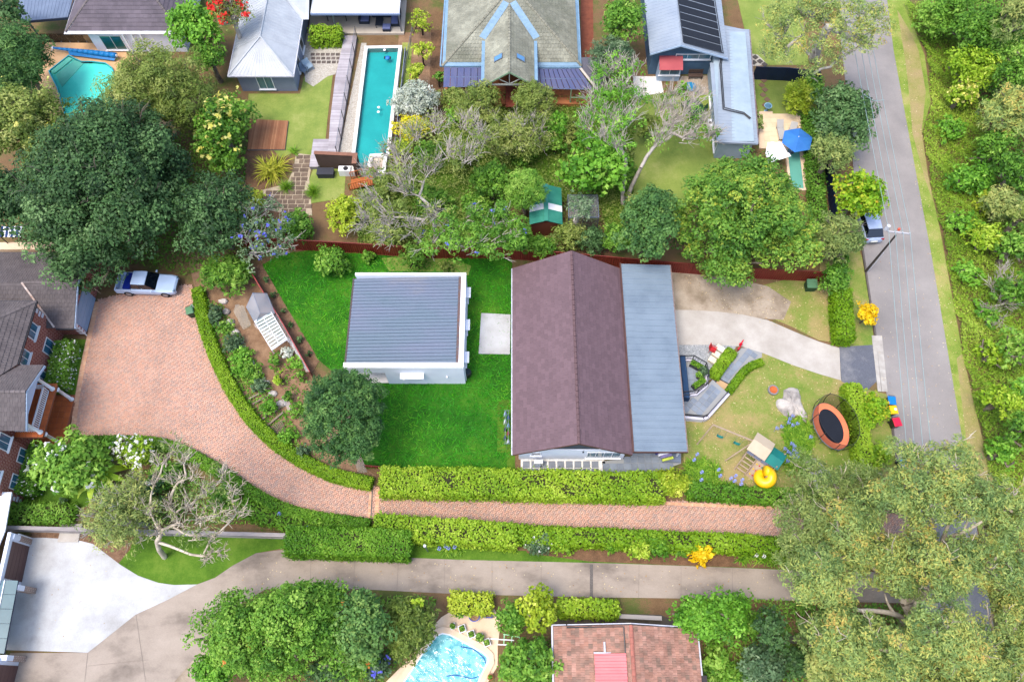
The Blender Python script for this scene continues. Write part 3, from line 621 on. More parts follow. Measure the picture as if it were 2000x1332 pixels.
# ------------------------------------------------------------------ building kit
CAMP = Vector((0,0, CAM_H))
def clip_poly(rect, poly):
 out = rect
 n = len(poly)
 for i in range(n):
  ax, ay = poly[i]; bx, by = poly[(i + 1) % n]; inp = out; out = []
  if not inp: break
  sd = lambda p: (bx - ax) * (p[1] - ay) - (by - ay) * (p[0] - ax)
  for j in range(len(inp)):
   p, q = inp[j - 1], inp[j]; a, c = sd(p), sd(q)
   if c >= 0:
    if a < 0: t = a / (a - c); out.append((p[0] + (q[0] - p[0]) * t, p[1] + (q[1] - p[1]) * t))
    out.append(q)
   elif a >= 0: t = a / (a - c); out.append((p[0] + (q[0] - p[0]) * t, p[1] + (q[1] - p[1]) * t))
 return out
class Tiler:
 """lays overlapping tiles course by course on roof planes; the 300 nearest whole tiles are objects, the rest one joined part"""
 def __init__(s, roof, m, w, e, roll=True, th=.028, stagger=True, keep=300, name='roof_tile', seed=1):
  s.roof, s.m, s.w, s.e, s.roll, s.th, s.st, s.keep, s.name = roof, m, w, e, roll, th, stagger, keep, name
  s.full = []; s.b = MB(); s.rd = random.Random(seed)
  w2, l = w * .985, e * 1.12; z0, z1 = th * 2.1, th * .6
  if roll: xs = [(0,0),(w2 * .10,.022),(w2 * .22,.022),(w2 * .32,0),(w2 * .62,0),(w2 * .72,.016),(w2 * .84,.016),(w2,0)]
  else: xs = [(0,0),(w2,0)]
  vs = []; fs = []; n = len(xs)
  for x, dz in xs: vs += [(x, 0,0),(x, 0, z0 + dz),(x, l, z1 + dz)]
  for i in range(n - 1): fs += [(i * 3, i * 3 + 3, i * 3 + 4, i * 3 + 1),(i * 3 + 1, i * 3 + 4, i * 3 + 5, i * 3 + 2)]
  fs += [(0,1,2),(n * 3 - 1, n * 3 - 2, n * 3 - 3)]
  s.pv, s.pf = vs, fs
 def plane(s, pts, eave, lift=.0):
  """pts: convex polygon, eave: direction of the courses"""
  pts = [Vector(p) for p in pts]; n = (pts[1] - pts[0]).cross(pts[2] - pts[0]).normalized()
  if n.z < 0: n = -n
  e = Vector(eave).normalized(); e = (e - n * e.dot(n)).normalized(); u = n.cross(e)
  if u.z < 0: e = -e; u = -u
  o = pts[0] + n * lift; pl = [((p - pts[0]).dot(e),(p - pts[0]).dot(u)) for p in pts]
  ar = sum(pl[i - 1][0] * p[1] - p[0] * pl[i - 1][1] for i, p in enumerate(pl))
  if ar < 0: pl = pl[::-1]
  s0, s1 = min(p[0] for p in pl), max(p[0] for p in pl); t0, t1 = min(p[1] for p in pl), max(p[1] for p in pl)
  npl = np.array(pl); mx = Matrix((e, u, n)).transposed(); j = 0; t = t0
  while t < t1 - .04:
   x = s0 - (s.w * .5 if s.st and j % 2 else 0)
   while x < s1 - .02:
    r = [(x, t),(x + s.w, t),(x + s.w, t + s.e),(x, t + s.e)]
    ins = in_poly(np.array([((a - x - s.w / 2) * .96 + x + s.w / 2,(b_ - t - s.e / 2) * .96 + t + s.e / 2) for a, b_ in r]), npl)
    if ins.all(): s.full.append((o + e * x + u * t, mx))
    else:
     c = clip_poly(r, pl)
     if len(c) > 2:
      s.b.tint = s.rd.random(); f = lambda p: o + e * p[0] + u * p[1]
      zz = lambda p: s.th * (2.1 - 1.35 * (p[1] - t) / s.e)
      q = [f(p) + n * zz(p) for p in c]; s.b.face(q)
      for i in range(len(c)): s.b.face([f(c[i - 1]), f(c[i]), q[i], q[i - 1]])
    x += s.w
   t += s.e; j += 1
 def done(s):
  s.full.sort(key=lambda q: (q[0] - CAMP).length); o0 = origin(s.roof); proto = None
  for k, (o, mx) in enumerate(s.full):
   if k < s.keep:
    jig = Matrix.Rotation(s.rd.gauss(0,.006),3, 'Z') @ Matrix.Rotation(s.rd.gauss(0,.008),3, 'X')
    if proto is None:
     pm = MB(); pm.mesh(s.pv, s.pf); proto = pm.build(s.name, s.m, s.roof, local=True); t = proto
    else: t = proto.copy(); COL.objects.link(t)
    t.matrix_local = Matrix.LocRotScale(o - o0,(mx @ jig).to_quaternion(), None)
   else:
    s.b.tint = s.rd.random(); s.b.mesh([o + mx @ Vector(v) for v in s.pv], s.pf)
  if s.b.v: s.b.build(s.name, s.m, s.roof, tint=True, kind='stuff')
def caps(parent, p, q, m, name='ridge_cap', r=.13, l=.4, lift=.06):
 """overlapping half-round ridge or hip pieces"""
 p, q = Vector(p), Vector(q); d = q - p; n = max(1, round(d.length / l)); d = d / n
 e = d.normalized(); s = e.cross(Vector((0,0,1))).normalized(); u = s.cross(e); proto = None
 b = MB(); vs = []; K = 6
 for k, (f, rr) in enumerate(((-.03, r * 1.12),(.9, r * .98))):
  vs += [Vector((math.cos(math.pi * i / (K - 1)) * rr, f * d.length, math.sin(math.pi * i / (K - 1)) * rr * .75)) for i in range(K)]
 b.mesh(vs, [(i, i + 1, K + i + 1, K + i) for i in range(K - 1)] + [tuple(range(K))[::-1], tuple(range(K, 2 * K))])
 mx = Matrix((s, e, u)).transposed(); o0 = origin(parent)
 for i in range(n):
  if proto is None: proto = b.build(name, m, parent, local=True, smooth=False); t = proto
  else: t = proto.copy(); COL.objects.link(t)
  t.matrix_local = Matrix.LocRotScale(p + d * i - o0 + Vector((0,0, lift - r * .3)), mx.to_quaternion(), None)
def ribbed(parent, name, A, B, D, Cc, n, m, ribs=3, h=.035, rw=.3, th=.004, wavy=False, over=.0):
 """n profiled metal sheets side by side: A-B along the eave, D-C along the top, ribs run from eave to top"""
 A, B, Cc, D = Vector(A), Vector(B), Vector(Cc), Vector(D); nm = (B - A).cross(D - A).normalized()
 if nm.z < 0: nm = -nm
 for i in range(n):
  f0, f1 = i / n, (i + 1) / n; b = MB(); pr = []
  if wavy:
   K = ribs * 6
   pr = [(k / K, h * (.5 - .5 * math.cos(2 * math.pi * ribs * k / K))) for k in range(K + 1)]
  else:
   for r in range(ribs):
    c = (r + .5) / ribs; w = rw / ribs / 2
    pr += [(r / ribs, 0)] if r == 0 else []
    pr += [(c - w, 0),(c - w * .6, h),(c + w * .6, h),(c + w, 0)]
   pr += [(1,0)]
  sag = 0.0015 * (i % 2)
  lo = [A.lerp(B, f0 + (f1 - f0) * x * .999) + nm * (z + sag) for x, z in pr]; hi = [D.lerp(Cc, f0 + (f1 - f0) * x * .999) + nm * (z + sag) for x, z in pr]
  k = len(lo); b.mesh(lo + hi + [p - nm * .012 for p in lo],[(j, j + 1, k + j + 1, k + j) for j in range(k - 1)] + [(2 * k + j, 2 * k + j + 1, j + 1, j) for j in range(k - 1)])
  b.build(name, m, parent)
def window(parent, o, ax, up, w, h, cols=2, rows=1, fm=None, gm=None, fr=.07, out=.05, sill=True, name='window'):
 """glazed opening set proud of a wall face: o lower corner on the face, ax along, up"""
 o, ax, up = Vector(o), Vector(ax).normalized(), Vector(up).normalized(); n = ax.cross(up).normalized(); fm = fm or M_WHITE; gm = gm or M_GLASS
 b = MB(); z = lambda x, y, a, c, d0, d1: b.obox(o + ax * x + up * y + n * d0, ax * a, up * c, n * (d1 - d0))
 z(0,0, w, fr, .002, out); z(0, h - fr, w, fr, .002, out); z(0, fr, fr, h - 2 * fr, .002, out); z(w - fr, fr, fr, h - 2 * fr, .002, out)
 iw = (w - 2 * fr) / cols; ih = (h - 2 * fr) / rows
 for i in range(1, cols): z(fr + iw * i - .02, fr, .04, h - 2 * fr, .004, out * .9)
 for i in range(1, rows): z(fr, fr + ih * i - .02, w - 2 * fr, .04,.006, out * .85)
 if sill: z(-.08,-.09, w + .16,.085,.001, out + .1)
 f = b.build(name, fm, parent)
 for i in range(cols):
  for j in range(rows):
   g = MB(); g.obox(o + ax * (fr + iw * i + .001) + up * (fr + ih * j + .001) + n * .008, ax * (iw - .002), up * (ih - .002), n * .012); g.build('pane', gm, f)
 return f
def railing(parent, pts, h, m, bars=None, name='railing', r=.02, posts=True, mid=(.5,), pr=.022, bar_step=.13):
 pts = [Vector(p) for p in pts]; b = MB()
 up = Vector((0,0, h))
 for i in range(len(pts) - 1):
  b.tube([pts[i] + up, pts[i + 1] + up], r, sides=4)
  for f in mid: b.tube([pts[i] + up * f, pts[i + 1] + up * f], r * .7, sides=4)
  if bars:
   d = pts[i + 1] - pts[i]; k = max(1, int(d.length / bar_step))
   for j in range(1, k): q = pts[i] + d * (j / k); b.tube([q + up * .08, q + up * .98], bars, sides=3, cap=False)
 if posts:
  for p in pts: b.tube([p, p + up * 1.02], pr, sides=5)
 return b.build(name, m, parent)
M_WHITE = mat('white painted timber', L(236,238,242,.84), L(222,224,230,.82), scale=1, rough=.5, spec=.4)
M_RENDER = mat('white rendered wall', L(230,234,246,.84), L(220,226,240,.82), scale=.6, rough=.75)
M_GLASS = mat('window glass', L(70,120,150,.35), L(120,170,190,.45), scale=.9, rough=.06, spec=.9, stretch=(3,3,.6))
M_DARKGLASS = mat('dark window glass', L(34,50,62,.4), rough=.05, spec=.9)
M_BLACK = mat('black steel', L(40,40,46,.6), rough=.45, spec=.5)
M_STEEL = mat('grey steel', L(150,160,176,.6), rough=.35, metal=.6)
M_GUTTER = mat('gutter white', L(210,212,222,.8), L(180,180,190,.75), scale=2, rough=.5)
M_SHADEINT = mat('dim interior', L(70,66,64,.4), rough=.9)
def walls(name, pts, z0, z1, m, parent): b = MB(); b.prism(pts, z0, z1); return b.build(name, m, parent)
# ------------------------------------------------------------------ middle house with the brown shingle roof
M_SHINGLE = mat('plum brown shingle', L(128,103,110,.54), L(126,101,108,.53), scale=.7, rough=.72, rnd=.11, fine=.05)
M_BROWNTRIM = mat('brown trim', L(106,74,66,.6), L(90,60,54,.6), scale=2, rough=.6)
house = thing('house', 'white house with brown shingled gable roof and a blue grey metal verandah roof', 'house', (4.7,25,0))
walls('wall', [(.55,17.35),(9.0,17.35),(9.0,33.2),(.55,33.2)],0,2.62, M_RENDER, house)
RX, RZ, EZ, Y0, Y1 = 5.0,5.58,2.68,16.94,33.7
M_GABLE = mat('dark slate gable boards', L(86,94,112,.6), L(74,82,98,.6), scale=2, rough=.6)
for y0, y1 in ((17.33,17.43),(33.1,33.2)):
 gb = MB(); s = (RZ - EZ) / (RX - .06); v = [(.62, EZ + s * .56 - .06),(9.0 - .05, EZ + (9.38 - 8.95) * (RZ - EZ) / 4.38 - .06),(RX, RZ - .1)]
 gb.loft([[(x, y0, z) for x, z in v],[(x, y1, z) for x, z in v]]); gb.build('gable', M_GABLE, house)
rf = MB()
rf.slab([(.06, Y0, EZ),(RX, Y0, RZ),(RX, Y1, RZ),(.06, Y1, EZ)],.1); rf.slab([(9.38, Y0, EZ),(9.38, Y1, EZ),(RX, Y1, RZ),(RX, Y0, RZ)],.1)
roof = rf.build('roof', M_BROWNTRIM, house)
tl = Tiler(roof, M_SHINGLE, .46,.335, roll=False, th=.03, seed=2, name='shingle')
tl.plane([(.06, Y0, EZ),(RX, Y0, RZ),(RX, Y1, RZ),(.06, Y1, EZ)],(0,1,0)); tl.plane([(9.38, Y0, EZ),(9.38, Y1, EZ),(RX, Y1, RZ),(RX, Y0, RZ)],(0,1,0)); tl.done()
caps(roof, (RX, Y0, RZ),(RX, Y1, RZ), mat('ridge brown', L(112,86,88,.6), rough=.6), r=.11, l=.46)
t = MB(); t.box(-.06,.05, Y0, Y1, EZ - .12, EZ + .0); t.build('gutter', M_GUTTER, house)
t = MB()
for p, q in (((.06, EZ),(RX, RZ)),((RX, RZ),(9.38, EZ))):
 for y in (Y0 - .035, Y1 + .002): t.obox((p[0], y, p[1] - .16),(q[0] - p[0],0, q[1] - p[1]),(0,.033,0),(0,0,.2))
t.build('barge_board', M_BROWNTRIM, house)
window(house, (5.95,17.348,.55),(1,0,0),(0,0,1),2.75,1.5,4,1); window(house, (1.5,17.348,1.25),(1,0,0),(0,0,1),.8,.75,1,1, gm=M_DARKGLASS)
for x in (5.55,9.0 - .25): t = MB(); t.box(x, x + .1,17.24,17.347,2.15,2.3); t.build('wall_light', M_BLACK, house)
M_VERANDA = mat('blue grey steel roof', L(142,160,176,.58), L(122,140,158,.56), scale=.5, rough=.45, spec=.5, fine=.07, c3=L(134,152,168,.58))
vr = thing('verandah', 'long blue grey ribbed steel verandah roof beside the brown shingle roof', 'verandah', (11.6,25.6,0))
va = [(9.5,17.2,2.82),(9.5,34.1,2.82),(13.85,34.1,2.58),(13.72,17.2,2.58)]
vf = MB(); vf.slab([(x, y, z - .03) for x, y, z in va],.03); vroof = vf.build('roof', M_VERANDA, vr)
ribbed(vroof, 'roof_sheet', va[3], va[2], va[0], va[1],30, M_VERANDA, ribs=1, h=.05, rw=.3)
t = MB(); t.box(9.40,9.52,17.1,34.15,2.76,2.9); t.build('flashing', M_BROWNTRIM, vroof)
t = MB(); t.obox((13.72,17.18,2.44),(.13,16.94,0),(.09,0,0),(0,0,.14)); t.build('gutter', mat('rusty gutter', L(160,150,150,.6), L(140,104,84,.55), scale=5, rough=.6), vr)
t = MB(); t.box(9.45,13.75,17.12,17.19,2.5,2.7); t.build('fascia', M_BROWNTRIM, vr)
for y in (17.5,21.7,26,30,33.7): t = MB(); t.box(13.3,13.42, y, y + .12,0,2.5); t.build('post', M_WHITE, vr)
# side yard bits of the house
ac = thing('air_conditioner', 'white air conditioner unit on the ground by the house end wall', 'air conditioner', (2.15,16.98,0))
t = MB(); t.loft([[(1.78,16.8, z),(2.5,16.8, z),(2.5,17.14, z),(1.78,17.14, z)] for z in (.12,.78)] + [[(1.84,16.86,.84),(2.44,16.86,.84),(2.44,17.08,.84),(1.84,17.08,.84)]]); t.build('casing', M_WHITE, ac)
t = MB(); t.lathe((2.1,16.79,.45),[(.02,0),(.24,.0),(.24,.012),(.02,.012)],14); o = t.build('fan_grille', M_STEEL, ac);
for x in (1.82,2.36): t = MB(); t.box(x, x + .1,16.82,17.12,.03,.12); t.build('foot', M_BLACK, ac)
# ------------------------------------------------------------------ studio with the corrugated roof
st = thing('studio', 'flat roofed white garden studio with ribbed grey roof behind a white parapet', 'studio', (-8.8,28.2,0))
M_PARAPET = mat('bright white parapet', L(244,246,250,.86), L(234,236,242,.84), scale=1, rough=.55)
X0, X1, S0, S1, ZP = -13.55,-3.95,23.95,32.72,3.62
b = MB(); wt = .2
b.box(X0 + 3.1, X1, S0, S0 + wt, 0,3.3); b.box(X0 + .45, X0 + 3.1, S0, S0 + wt, 2.45,3.3); b.box(X0 + .15, X0 + .45, S0, S0 + wt, 0,3.3); b.box(X1 - wt, X1, S0 + wt, S1 - wt, 0,3.3); b.box(X0 + .15, X1, S1 - wt, S1,0,3.3); b.box(X0 + .15, X0 + .35, S0 + 3.2, S1 - wt, 0,2.8)
b.box(X0 + .35, X0 + 3.1, S0 + 3.0, S0 + 3.2,0,2.9); b.box(X0 + 3.0, X0 + 3.1, S0 + wt, S0 + 3.0,0,2.9)
b.build('wall', M_RENDER, st)
b = MB(); b.box(X0 - .1, X1 + .02, S0 - .03, S0 + .42,3.3, ZP); b.box(X1 - .38, X1 + .02, S0 + .42, S1 - .22,3.3, ZP); b.box(X0 + .12, X1 + .02, S1 - .22, S1 + .02,3.3, ZP); b.build('parapet', M_PARAPET, st)
b = MB(); b.box(X0 + .3, X0 + 3.05, S0 + .05, S0 + 3.0,0,.17); b.build('porch_floor', mat('pale porch tile', L(232,226,216,.8), L(218,210,200,.78), scale=1.5, rough=.6), st)
M_STUDIOROOF = mat('weathered zinc roof', L(110,130,148,.6), L(160,154,148,.56), scale=.5, rough=.5, spec=.5, fine=.1, stretch=(.35,1,1), c3=L(124,136,160,.56), detail=8, contrast=(.4,.85))
b = MB(); b.slab([(X0, S0 + .42,2.98),(X0, S1 - .22,2.98),(X1 - .38, S1 - .22,3.34),(X1 - .38, S0 + .42,3.34)],.05); sr = b.build('roof', M_STUDIOROOF, st)
ribbed(sr, 'roof_sheet', (X0 - .02, S0 + .43,3.0),(X0 - .02, S1 - .3,3.0),(X1 - .62, S0 + .43,3.352),(X1 - .62, S1 - .3,3.352),13, M_STUDIOROOF, ribs=2, h=.085, rw=.75)
b = MB(); b.box(X1 - .62, X1 - .39, S0 + .43, S1 - .23,3.35,3.38); b.build('box_gutter', mat('leaf strewn flashing', L(110,112,124,.5), L(140,96,76,.5), scale=5, rough=.6, fine=.2), sr)
b = MB(); b.box(X0 - .2, X0 - .03, S0 + .1, S1 - .15,2.82,2.96); b.build('gutter', mat('leafy dark gutter', L(70,70,80,.5), L(120,100,90,.5), scale=6, rough=.7), st)
def hood(o, ax, w, d):
 o, ax = Vector(o), Vector(ax); n = ax.cross(Vector((0,0,1))); b = MB(); b.obox(o, ax * w, n * d, (0,0,.08)); return b.build('window_hood', M_PARAPET, st)
hood((X0 + 4.35, S0 - .001,2.3),(1,0,0),1.95,.5)
for y in (24.9,27.9,31.0): hood((X1 + .001, y, 2.3),(0,1,0),1.0,.38)
window(st, (X0 + 4.5, S0 - .002,1.3),(1,0,0),(0,0,1),1.65,.9,2,1)
for y in (25.0,28.0,31.1): window(st, (X1 + .002, y, 1.2),(0,1,0),(0,0,1),.8,1.0,1,1)
b = MB(); b.lathe((-5.4, S0 - .1,1.75),[(.001,-.08),(.08,-.06),(.08,.06),(.001,.08)],10); b.build('wall_light', M_WHITE, st)
b = MB(); b.tube([(X1 + .06, S0 + .3,0),(X1 + .06, S0 + .3,3.2)],.04, sides=6); b.build('downpipe', M_WHITE, st)
rt = thing('water_barrel', 'round black water barrel standing at the corner of the white studio', 'barrel', P(914,733))
c = P(914,733); b = MB(); b.lathe(c, [(.001,0),(.3,0),(.33,.3),(.33,.6),(.3,.85),(.27,.85),(.26,.8)],18); b.build('body', M_BLACK, rt, smooth=True)
b = MB(); b.lathe((c.x, c.y, .80),[(.001,.0),(.258,0)],18); b.build('water', mat('dark barrel water', L(60,76,84,.5), rough=.1, spec=.6), rt)
# ------------------------------------------------------------------ brick house at the left edge
def brickmat(name, c1, c2, mo, bw=.46, bh=.17, ms=.03):
 if name in MATS: return MATS[name]
 m, nt, b = _new(name); N = nt.nodes.new; K = nt.links.new
 g = N('ShaderNodeNewGeometry'); s = N('ShaderNodeSeparateXYZ'); K(g.outputs['Position'], s.inputs[0]); a = N('ShaderNodeMath'); K(s.outputs[0], a.inputs[0]); K(s.outputs[1], a.inputs[1])
 cb = N('ShaderNodeCombineXYZ'); K(a.outputs[0], cb.inputs[0]); K(s.outputs[2], cb.inputs[1])
 t = N('ShaderNodeTexBrick'); t.inputs['Scale'].default_value = 1; t.inputs['Brick Width'].default_value = bw; t.inputs['Row Height'].default_value = bh; t.inputs['Mortar Size'].default_value = ms
 t.inputs['Color1'].default_value = c1; t.inputs['Color2'].default_value = c2; t.inputs['Mortar'].default_value = mo; t.inputs['Bias'].default_value = -.2; K(cb.outputs[0], t.inputs['Vector'])
 K(t.outputs['Color'], b.inputs['Base Color']); b.inputs['Roughness'].default_value = .8; b.inputs['Specular IOR Level'].default_value = .2
 bp = N('ShaderNodeBump'); bp.inputs['Strength'].default_value = .4; bp.inputs['Distance'].default_value = -.02; K(t.outputs['Fac'], bp.inputs['Height']); K(bp.outputs[0], b.inputs['Normal'])
 MATS[name] = m; return m
M_REDBRICK = brickmat('speckled red brickwork', L(150,66,58,.62), L(176,96,82,.66), L(206,160,146,.6))
M_TILE = mat('charcoal concrete roof tile', L(116,108,108,.55), L(98,90,92,.55), scale=.6, rough=.8, rnd=.1, fine=.06)
bh = thing('brick_house', 'two storey red brick house with charcoal tile roofs and a columned balcony', 'house', (-40,24,0))
walls('wall', [(-48,28.6),(-37.35,28.6),(-37.35,35.1),(-48,35.1)],0,2.45, M_REDBRICK, bh)
walls('wall', [(-48,18.0),(-39.3,18.0),(-39.3,28.9),(-48,28.9)],0,5.2, M_REDBRICK, bh)
walls('wall', [(-48,13.7),(-38.9,13.7),(-38.9,17.99),(-48,17.99)],0,5.5, M_REDBRICK, bh)
g1 = MB(); g1.loft([[(x, y, z) for y, z in ((28.7,2.4),(35.0,2.4),(31.7,3.5))] for x in (-37.5,-37.36)]); g1.build('gable', M_REDBRICK, bh)
SL = .45
rb_ = MB()
GE, GR = 2.5,3.75; GX = -36.95
gN = [(-50,31.7, GR),(GX, 31.7, GR),(GX, 35.45, GE),(-50,35.45, GE)]; gS = [(-50,31.7, GR),(GX, 31.7, GR),(GX, 28.0, GE),(-50,28.0, GE)]
rb_.slab(gN, .08); rb_.slab(gS, .08)
uE = -38.85; uz = 5.3; uN = 29.05; top = -42.6; tz = uz + SL * (uE - top)
uEa = [(uE, 23.45, uz),(uE, uN, uz),(top, uN - (uE - top), tz),(top, 20.8, tz),(-40.9,20.8, uz + SL * 2.05)]
uNo = [(uE, uN, uz),(-50, uN, uz),(-50, uN - (uE - top), tz),(top, uN - (uE - top), tz)]
PR = 6.25; pE = 5.05; pF = -36.9
pN = [(pF, 23.5, pE),(pF, 20.83, PR),(-40.95,20.83, PR),(uE, 23.5, pE)]; pS = [(pF, 18.12, pE),(-42,18.12, pE),(-42,20.83, PR),(pF, 20.83, PR)]
for q in (uEa, uNo, pN, pS): rb_.slab(q, .08)
broof = rb_.build('roof', mat('roof battens', L(80,74,76,.5), rough=.9), bh)
tl = Tiler(broof, M_TILE, .42,.36, seed=4)
tl.plane(gN, (1,0,0)); tl.plane(gS, (1,0,0)); tl.plane(uEa, (0,1,0)); tl.plane(uNo, (1,0,0)); tl.plane(pN, (1,0,0)); tl.plane(pS, (1,0,0)); tl.done()
M_CAP = mat('grey ridge tile', L(132,122,122,.58), L(112,104,104,.55), scale=2, rough=.8, rnd=.08)
caps(broof, (-41.6,31.7, GR),(GX, 31.7, GR), M_CAP); caps(broof, (uE, uN, uz),(top, uN - (uE - top), tz), M_CAP); caps(broof, (pF, 20.83, PR),(-40.9,20.83, PR), M_CAP)
b = MB(); b.tube([(-38.6,28.05, GE + .06),(-41.6,31.65, GR + .06)],.1, sides=4); b.build('valley_flashing', mat('rusty white flashing', L(220,214,210,.75), L(150,96,60,.6), scale=1.1, rough=.6), broof)
b = MB()
b.box(GX - .0, GX + .1,28.0,28.12,2.3,2.44)
for y0, y1, z0, z1 in ((28.0,31.7, GE, GR),(31.7,35.45, GR, GE)): b.obox((GX + .002, y0, z0 - .22),(0, y1 - y0, z1 - z0),(.05,0,0),(0,0,.2))
for y0, y1, z0, z1 in ((18.12,20.83, pE, PR),(20.83,23.5, PR, pE)): b.obox((pF + .002, y0, z0 - .24),(0, y1 - y0, z1 - z0),(.05,0,0),(0,0,.22))
b.build('barge_board', mat('pale blue trim', L(176,198,224,.75), rough=.5), bh)
b = MB(); b.box(uE, uE + .1,23.5, uN + .08, uz - .13, uz); b.box(-48, uE, uN, uN + .1, uz - .13, uz); b.box(-38.5, GX, 27.88,27.99, GE - .13, GE); b.build('gutter', mat('dark gutter', L(60,62,70,.5), rough=.5), bh)
b = MB(); b.loft([[(x, y, z) for y, z in ((18.3,4.95),(23.3,4.95),(20.83,6.05))] for x in (-37.2,-37.1)]); b.build('gable', mat('lavender gable board', L(190,204,232,.75), rough=.6), bh)
b = MB(); b.obox((-37.345,28.85,.05),(.03,0,0),(0,3.3,0),(0,0,2.15))
gd = b.build('garage_door', mat('pale blue garage door', L(160,184,214,.7), L(150,174,206,.7), scale=1, rough=.5), bh)
for k in range(4): t = MB(); t.box(-37.313,-37.30,28.87,32.13,.07 + .53 * k, .07 + .53 * k + .5); t.build('door_panel', MATS['pale blue garage door'], gd)
M_QUOIN = mat('white quoin block', L(226,226,236,.8), rough=.7)
for k in range(5):
 t = MB(); t.box(-37.349,-37.33,28.58,28.58 + (.26 if k % 2 else .2),.15 + .44 * k, .42 + .44 * k); t.box(-37.8,-37.33,28.57,28.60,.15 + .44 * k, .42 + .44 * k); t.build('quoin_block', M_QUOIN, bh)
for k in range(4): t = MB(); t.box(-39.299,-39.27,28.55 - (.1 if k % 2 else 0),28.9,3.3 + .42 * k, 3.55 + .42 * k); t.build('quoin_block', M_QUOIN, bh)
t = MB(); t.tube([(-37.25,28.5,0.02),(-37.25,28.5,2.35)],.05, sides=6); t.build('downpipe', M_WHITE, bh)
M_BLUEGLASS = mat('curtained blue glass', L(96,160,196,.5), L(60,110,140,.4), scale=4, rough=.08, spec=.8, stretch=(.5,2.2,.2))
for y, z in ((26.3,3.55),(23.9,3.55),(26.0,.75),(23.25,.75)): window(bh, (-39.298, y, z),(0,1,0),(0,0,1),1.35,1.45,2,1, gm=M_BLUEGLASS)
for y, z in ((16.55,.75),(14.45,.75),(16.9,3.5),(14.2,3.5)): window(bh, (-38.898, y, z),(0,1,0),(0,0,1),1.2,1.4,2,1, gm=M_BLUEGLASS)
for k in range(5): t = MB(); t.box(-38.899,-38.87,13.72,13.72 + (.4 if k % 2 else .28),.2 + .42 * k, .45 + .42 * k); t.build('quoin_block', M_QUOIN, bh)
# porch and balcony
M_TERRA = mat('terracotta tile', L(212,116,62,.66), L(190,98,54,.62), scale=1.2, rough=.55, rnd=.1, fine=.06)
b = MB(); b.box(-39.3,-36.72,18.0,22.95,0,.07); pf = b.build('porch_floor', mat('terracotta grout', L(160,100,74,.55), rough=.9), bh)
pave(pf, 'floor_tile', [(-39.05 + .48 * i, 18.28 + .48 * j, .46,.46,0) for i in range(5) for j in range(10)], M_TERRA, th=.025, z=.065)
b = MB(); b.box(-39.28,-37.0,18.35,22.8,2.45,2.7); bf = b.build('balcony_floor', mat('terracotta grout', L(1,1,1)), bh)
pave(bf, 'floor_tile', [(-39.03 + .46 * i, 18.6 + .455 * j, .44,.435,0) for i in range(5) for j in range(10) if not (i == 4 and False)], M_TERRA, th=.025, z=2.695)
for x, y, z0, z1 in ((-37.05,22.5,.09,2.45),(-37.05,18.7,.09,2.45),(-37.2,22.4,2.72,5.0),(-37.2,18.75,2.72,5.0)):
 t = MB(); t.lathe((x, y, z0),[(.001,0),(.2,0),(.2,.12),(.14,.16),(.125,(z1 - z0) - .16),(.2,(z1 - z0) - .1),(.2, z1 - z0),(.001, z1 - z0)],14); t.build('column', M_WHITE, bh, smooth=True)
bl = MB(); bl.box(-37.48,-37.38,18.9,22.25,3.55,3.65); bl.box(-37.46,-37.40,18.9,22.25,2.78,2.86)
for y in (18.78,22.38): bl.box(-39.2,-37.45, y - .04, y + .04,3.55,3.65)
bal = bl.build('balustrade', M_WHITE, bh); proto = None
for k in range(20):
 y = 19.0 + k * .168
 if proto is None: t = MB(); t.box(-.03,.03,-.035,.035,0,.69); proto = t.build('baluster', M_WHITE, bal, local=True); proto.location = Vector((-37.43, y, 2.86)) - origin(bal)
 else: child(proto, bal, (-37.43, y, 2.86))
for k in range(9):
 for y in (18.78,22.38): child(proto, bal, (-39.1 + k * .18, y, 2.86))
# ------------------------------------------------------------------ pale metal roofed house, upper left, with alfresco
M_SILVER = mat('pale silver steel roof', L(206,212,218,.62), L(186,192,200,.58), scale=.6, rough=.5, spec=.4, fine=.05)
M_GREYWALL = mat('grey blue rendered wall', L(150,160,182,.6), L(138,148,170,.6), scale=.8, rough=.8)
sh = thing('pale_roofed_house', 'grey house with a pale silver steel hip roof beside the lap pool', 'house', (-25,60,0))
walls('wall', [(-27.75,56.4),(-22.1,56.4),(-22.1,72),(-27.75,72)],0,2.5, M_GREYWALL, sh)
A, B, T = (-28.35,56.05,2.52),(-21.9,56.05,2.52),(-25.1,59.4,4.35)
rb2 = MB(); T2 = (-25.1,74,4.35)
qs = [[A, B, T],[B, (-21.9,74,2.52), T2, T],[A, T, T2,(-28.35,74,2.52)],[(-21.95,63.75,2.55),(-21.2,63.75,2.55),(-21.2,70,4.9),(-24.6,66.8,4.3)]]
for q in qs: rb2.slab(q, .06)
sroof = rb2.build('roof', M_SILVER, sh)
ribbed(sroof, 'roof_sheet', (-21.9,59.45,2.54),(-21.9,74,2.54),(-25.08,59.45,4.36),(-25.08,74,4.36),18, M_SILVER, ribs=2, h=.03, rw=.25)
ribbed(sroof, 'roof_sheet', (-28.35,74,2.54),(-28.35,59.45,2.54),(-25.12,74,4.36),(-25.12,59.45,4.36),18, M_SILVER, ribs=2, h=.03, rw=.25)
ribbed(sroof, 'roof_sheet', (-28.3,56.06,2.54),(-21.95,56.06,2.54),(-25.2,59.35,4.34),(-25.0,59.35,4.34),8, M_SILVER, ribs=2, h=.02, rw=.2)
for p, q in ((A, T),(B, T),(T, T2)): t = MB(); t.tube([Vector(p) + Vector((0,0,.05)), Vector(q) + Vector((0,0,.05))],.09, sides=6); t.build('ridge_cap', M_SILVER, sroof)
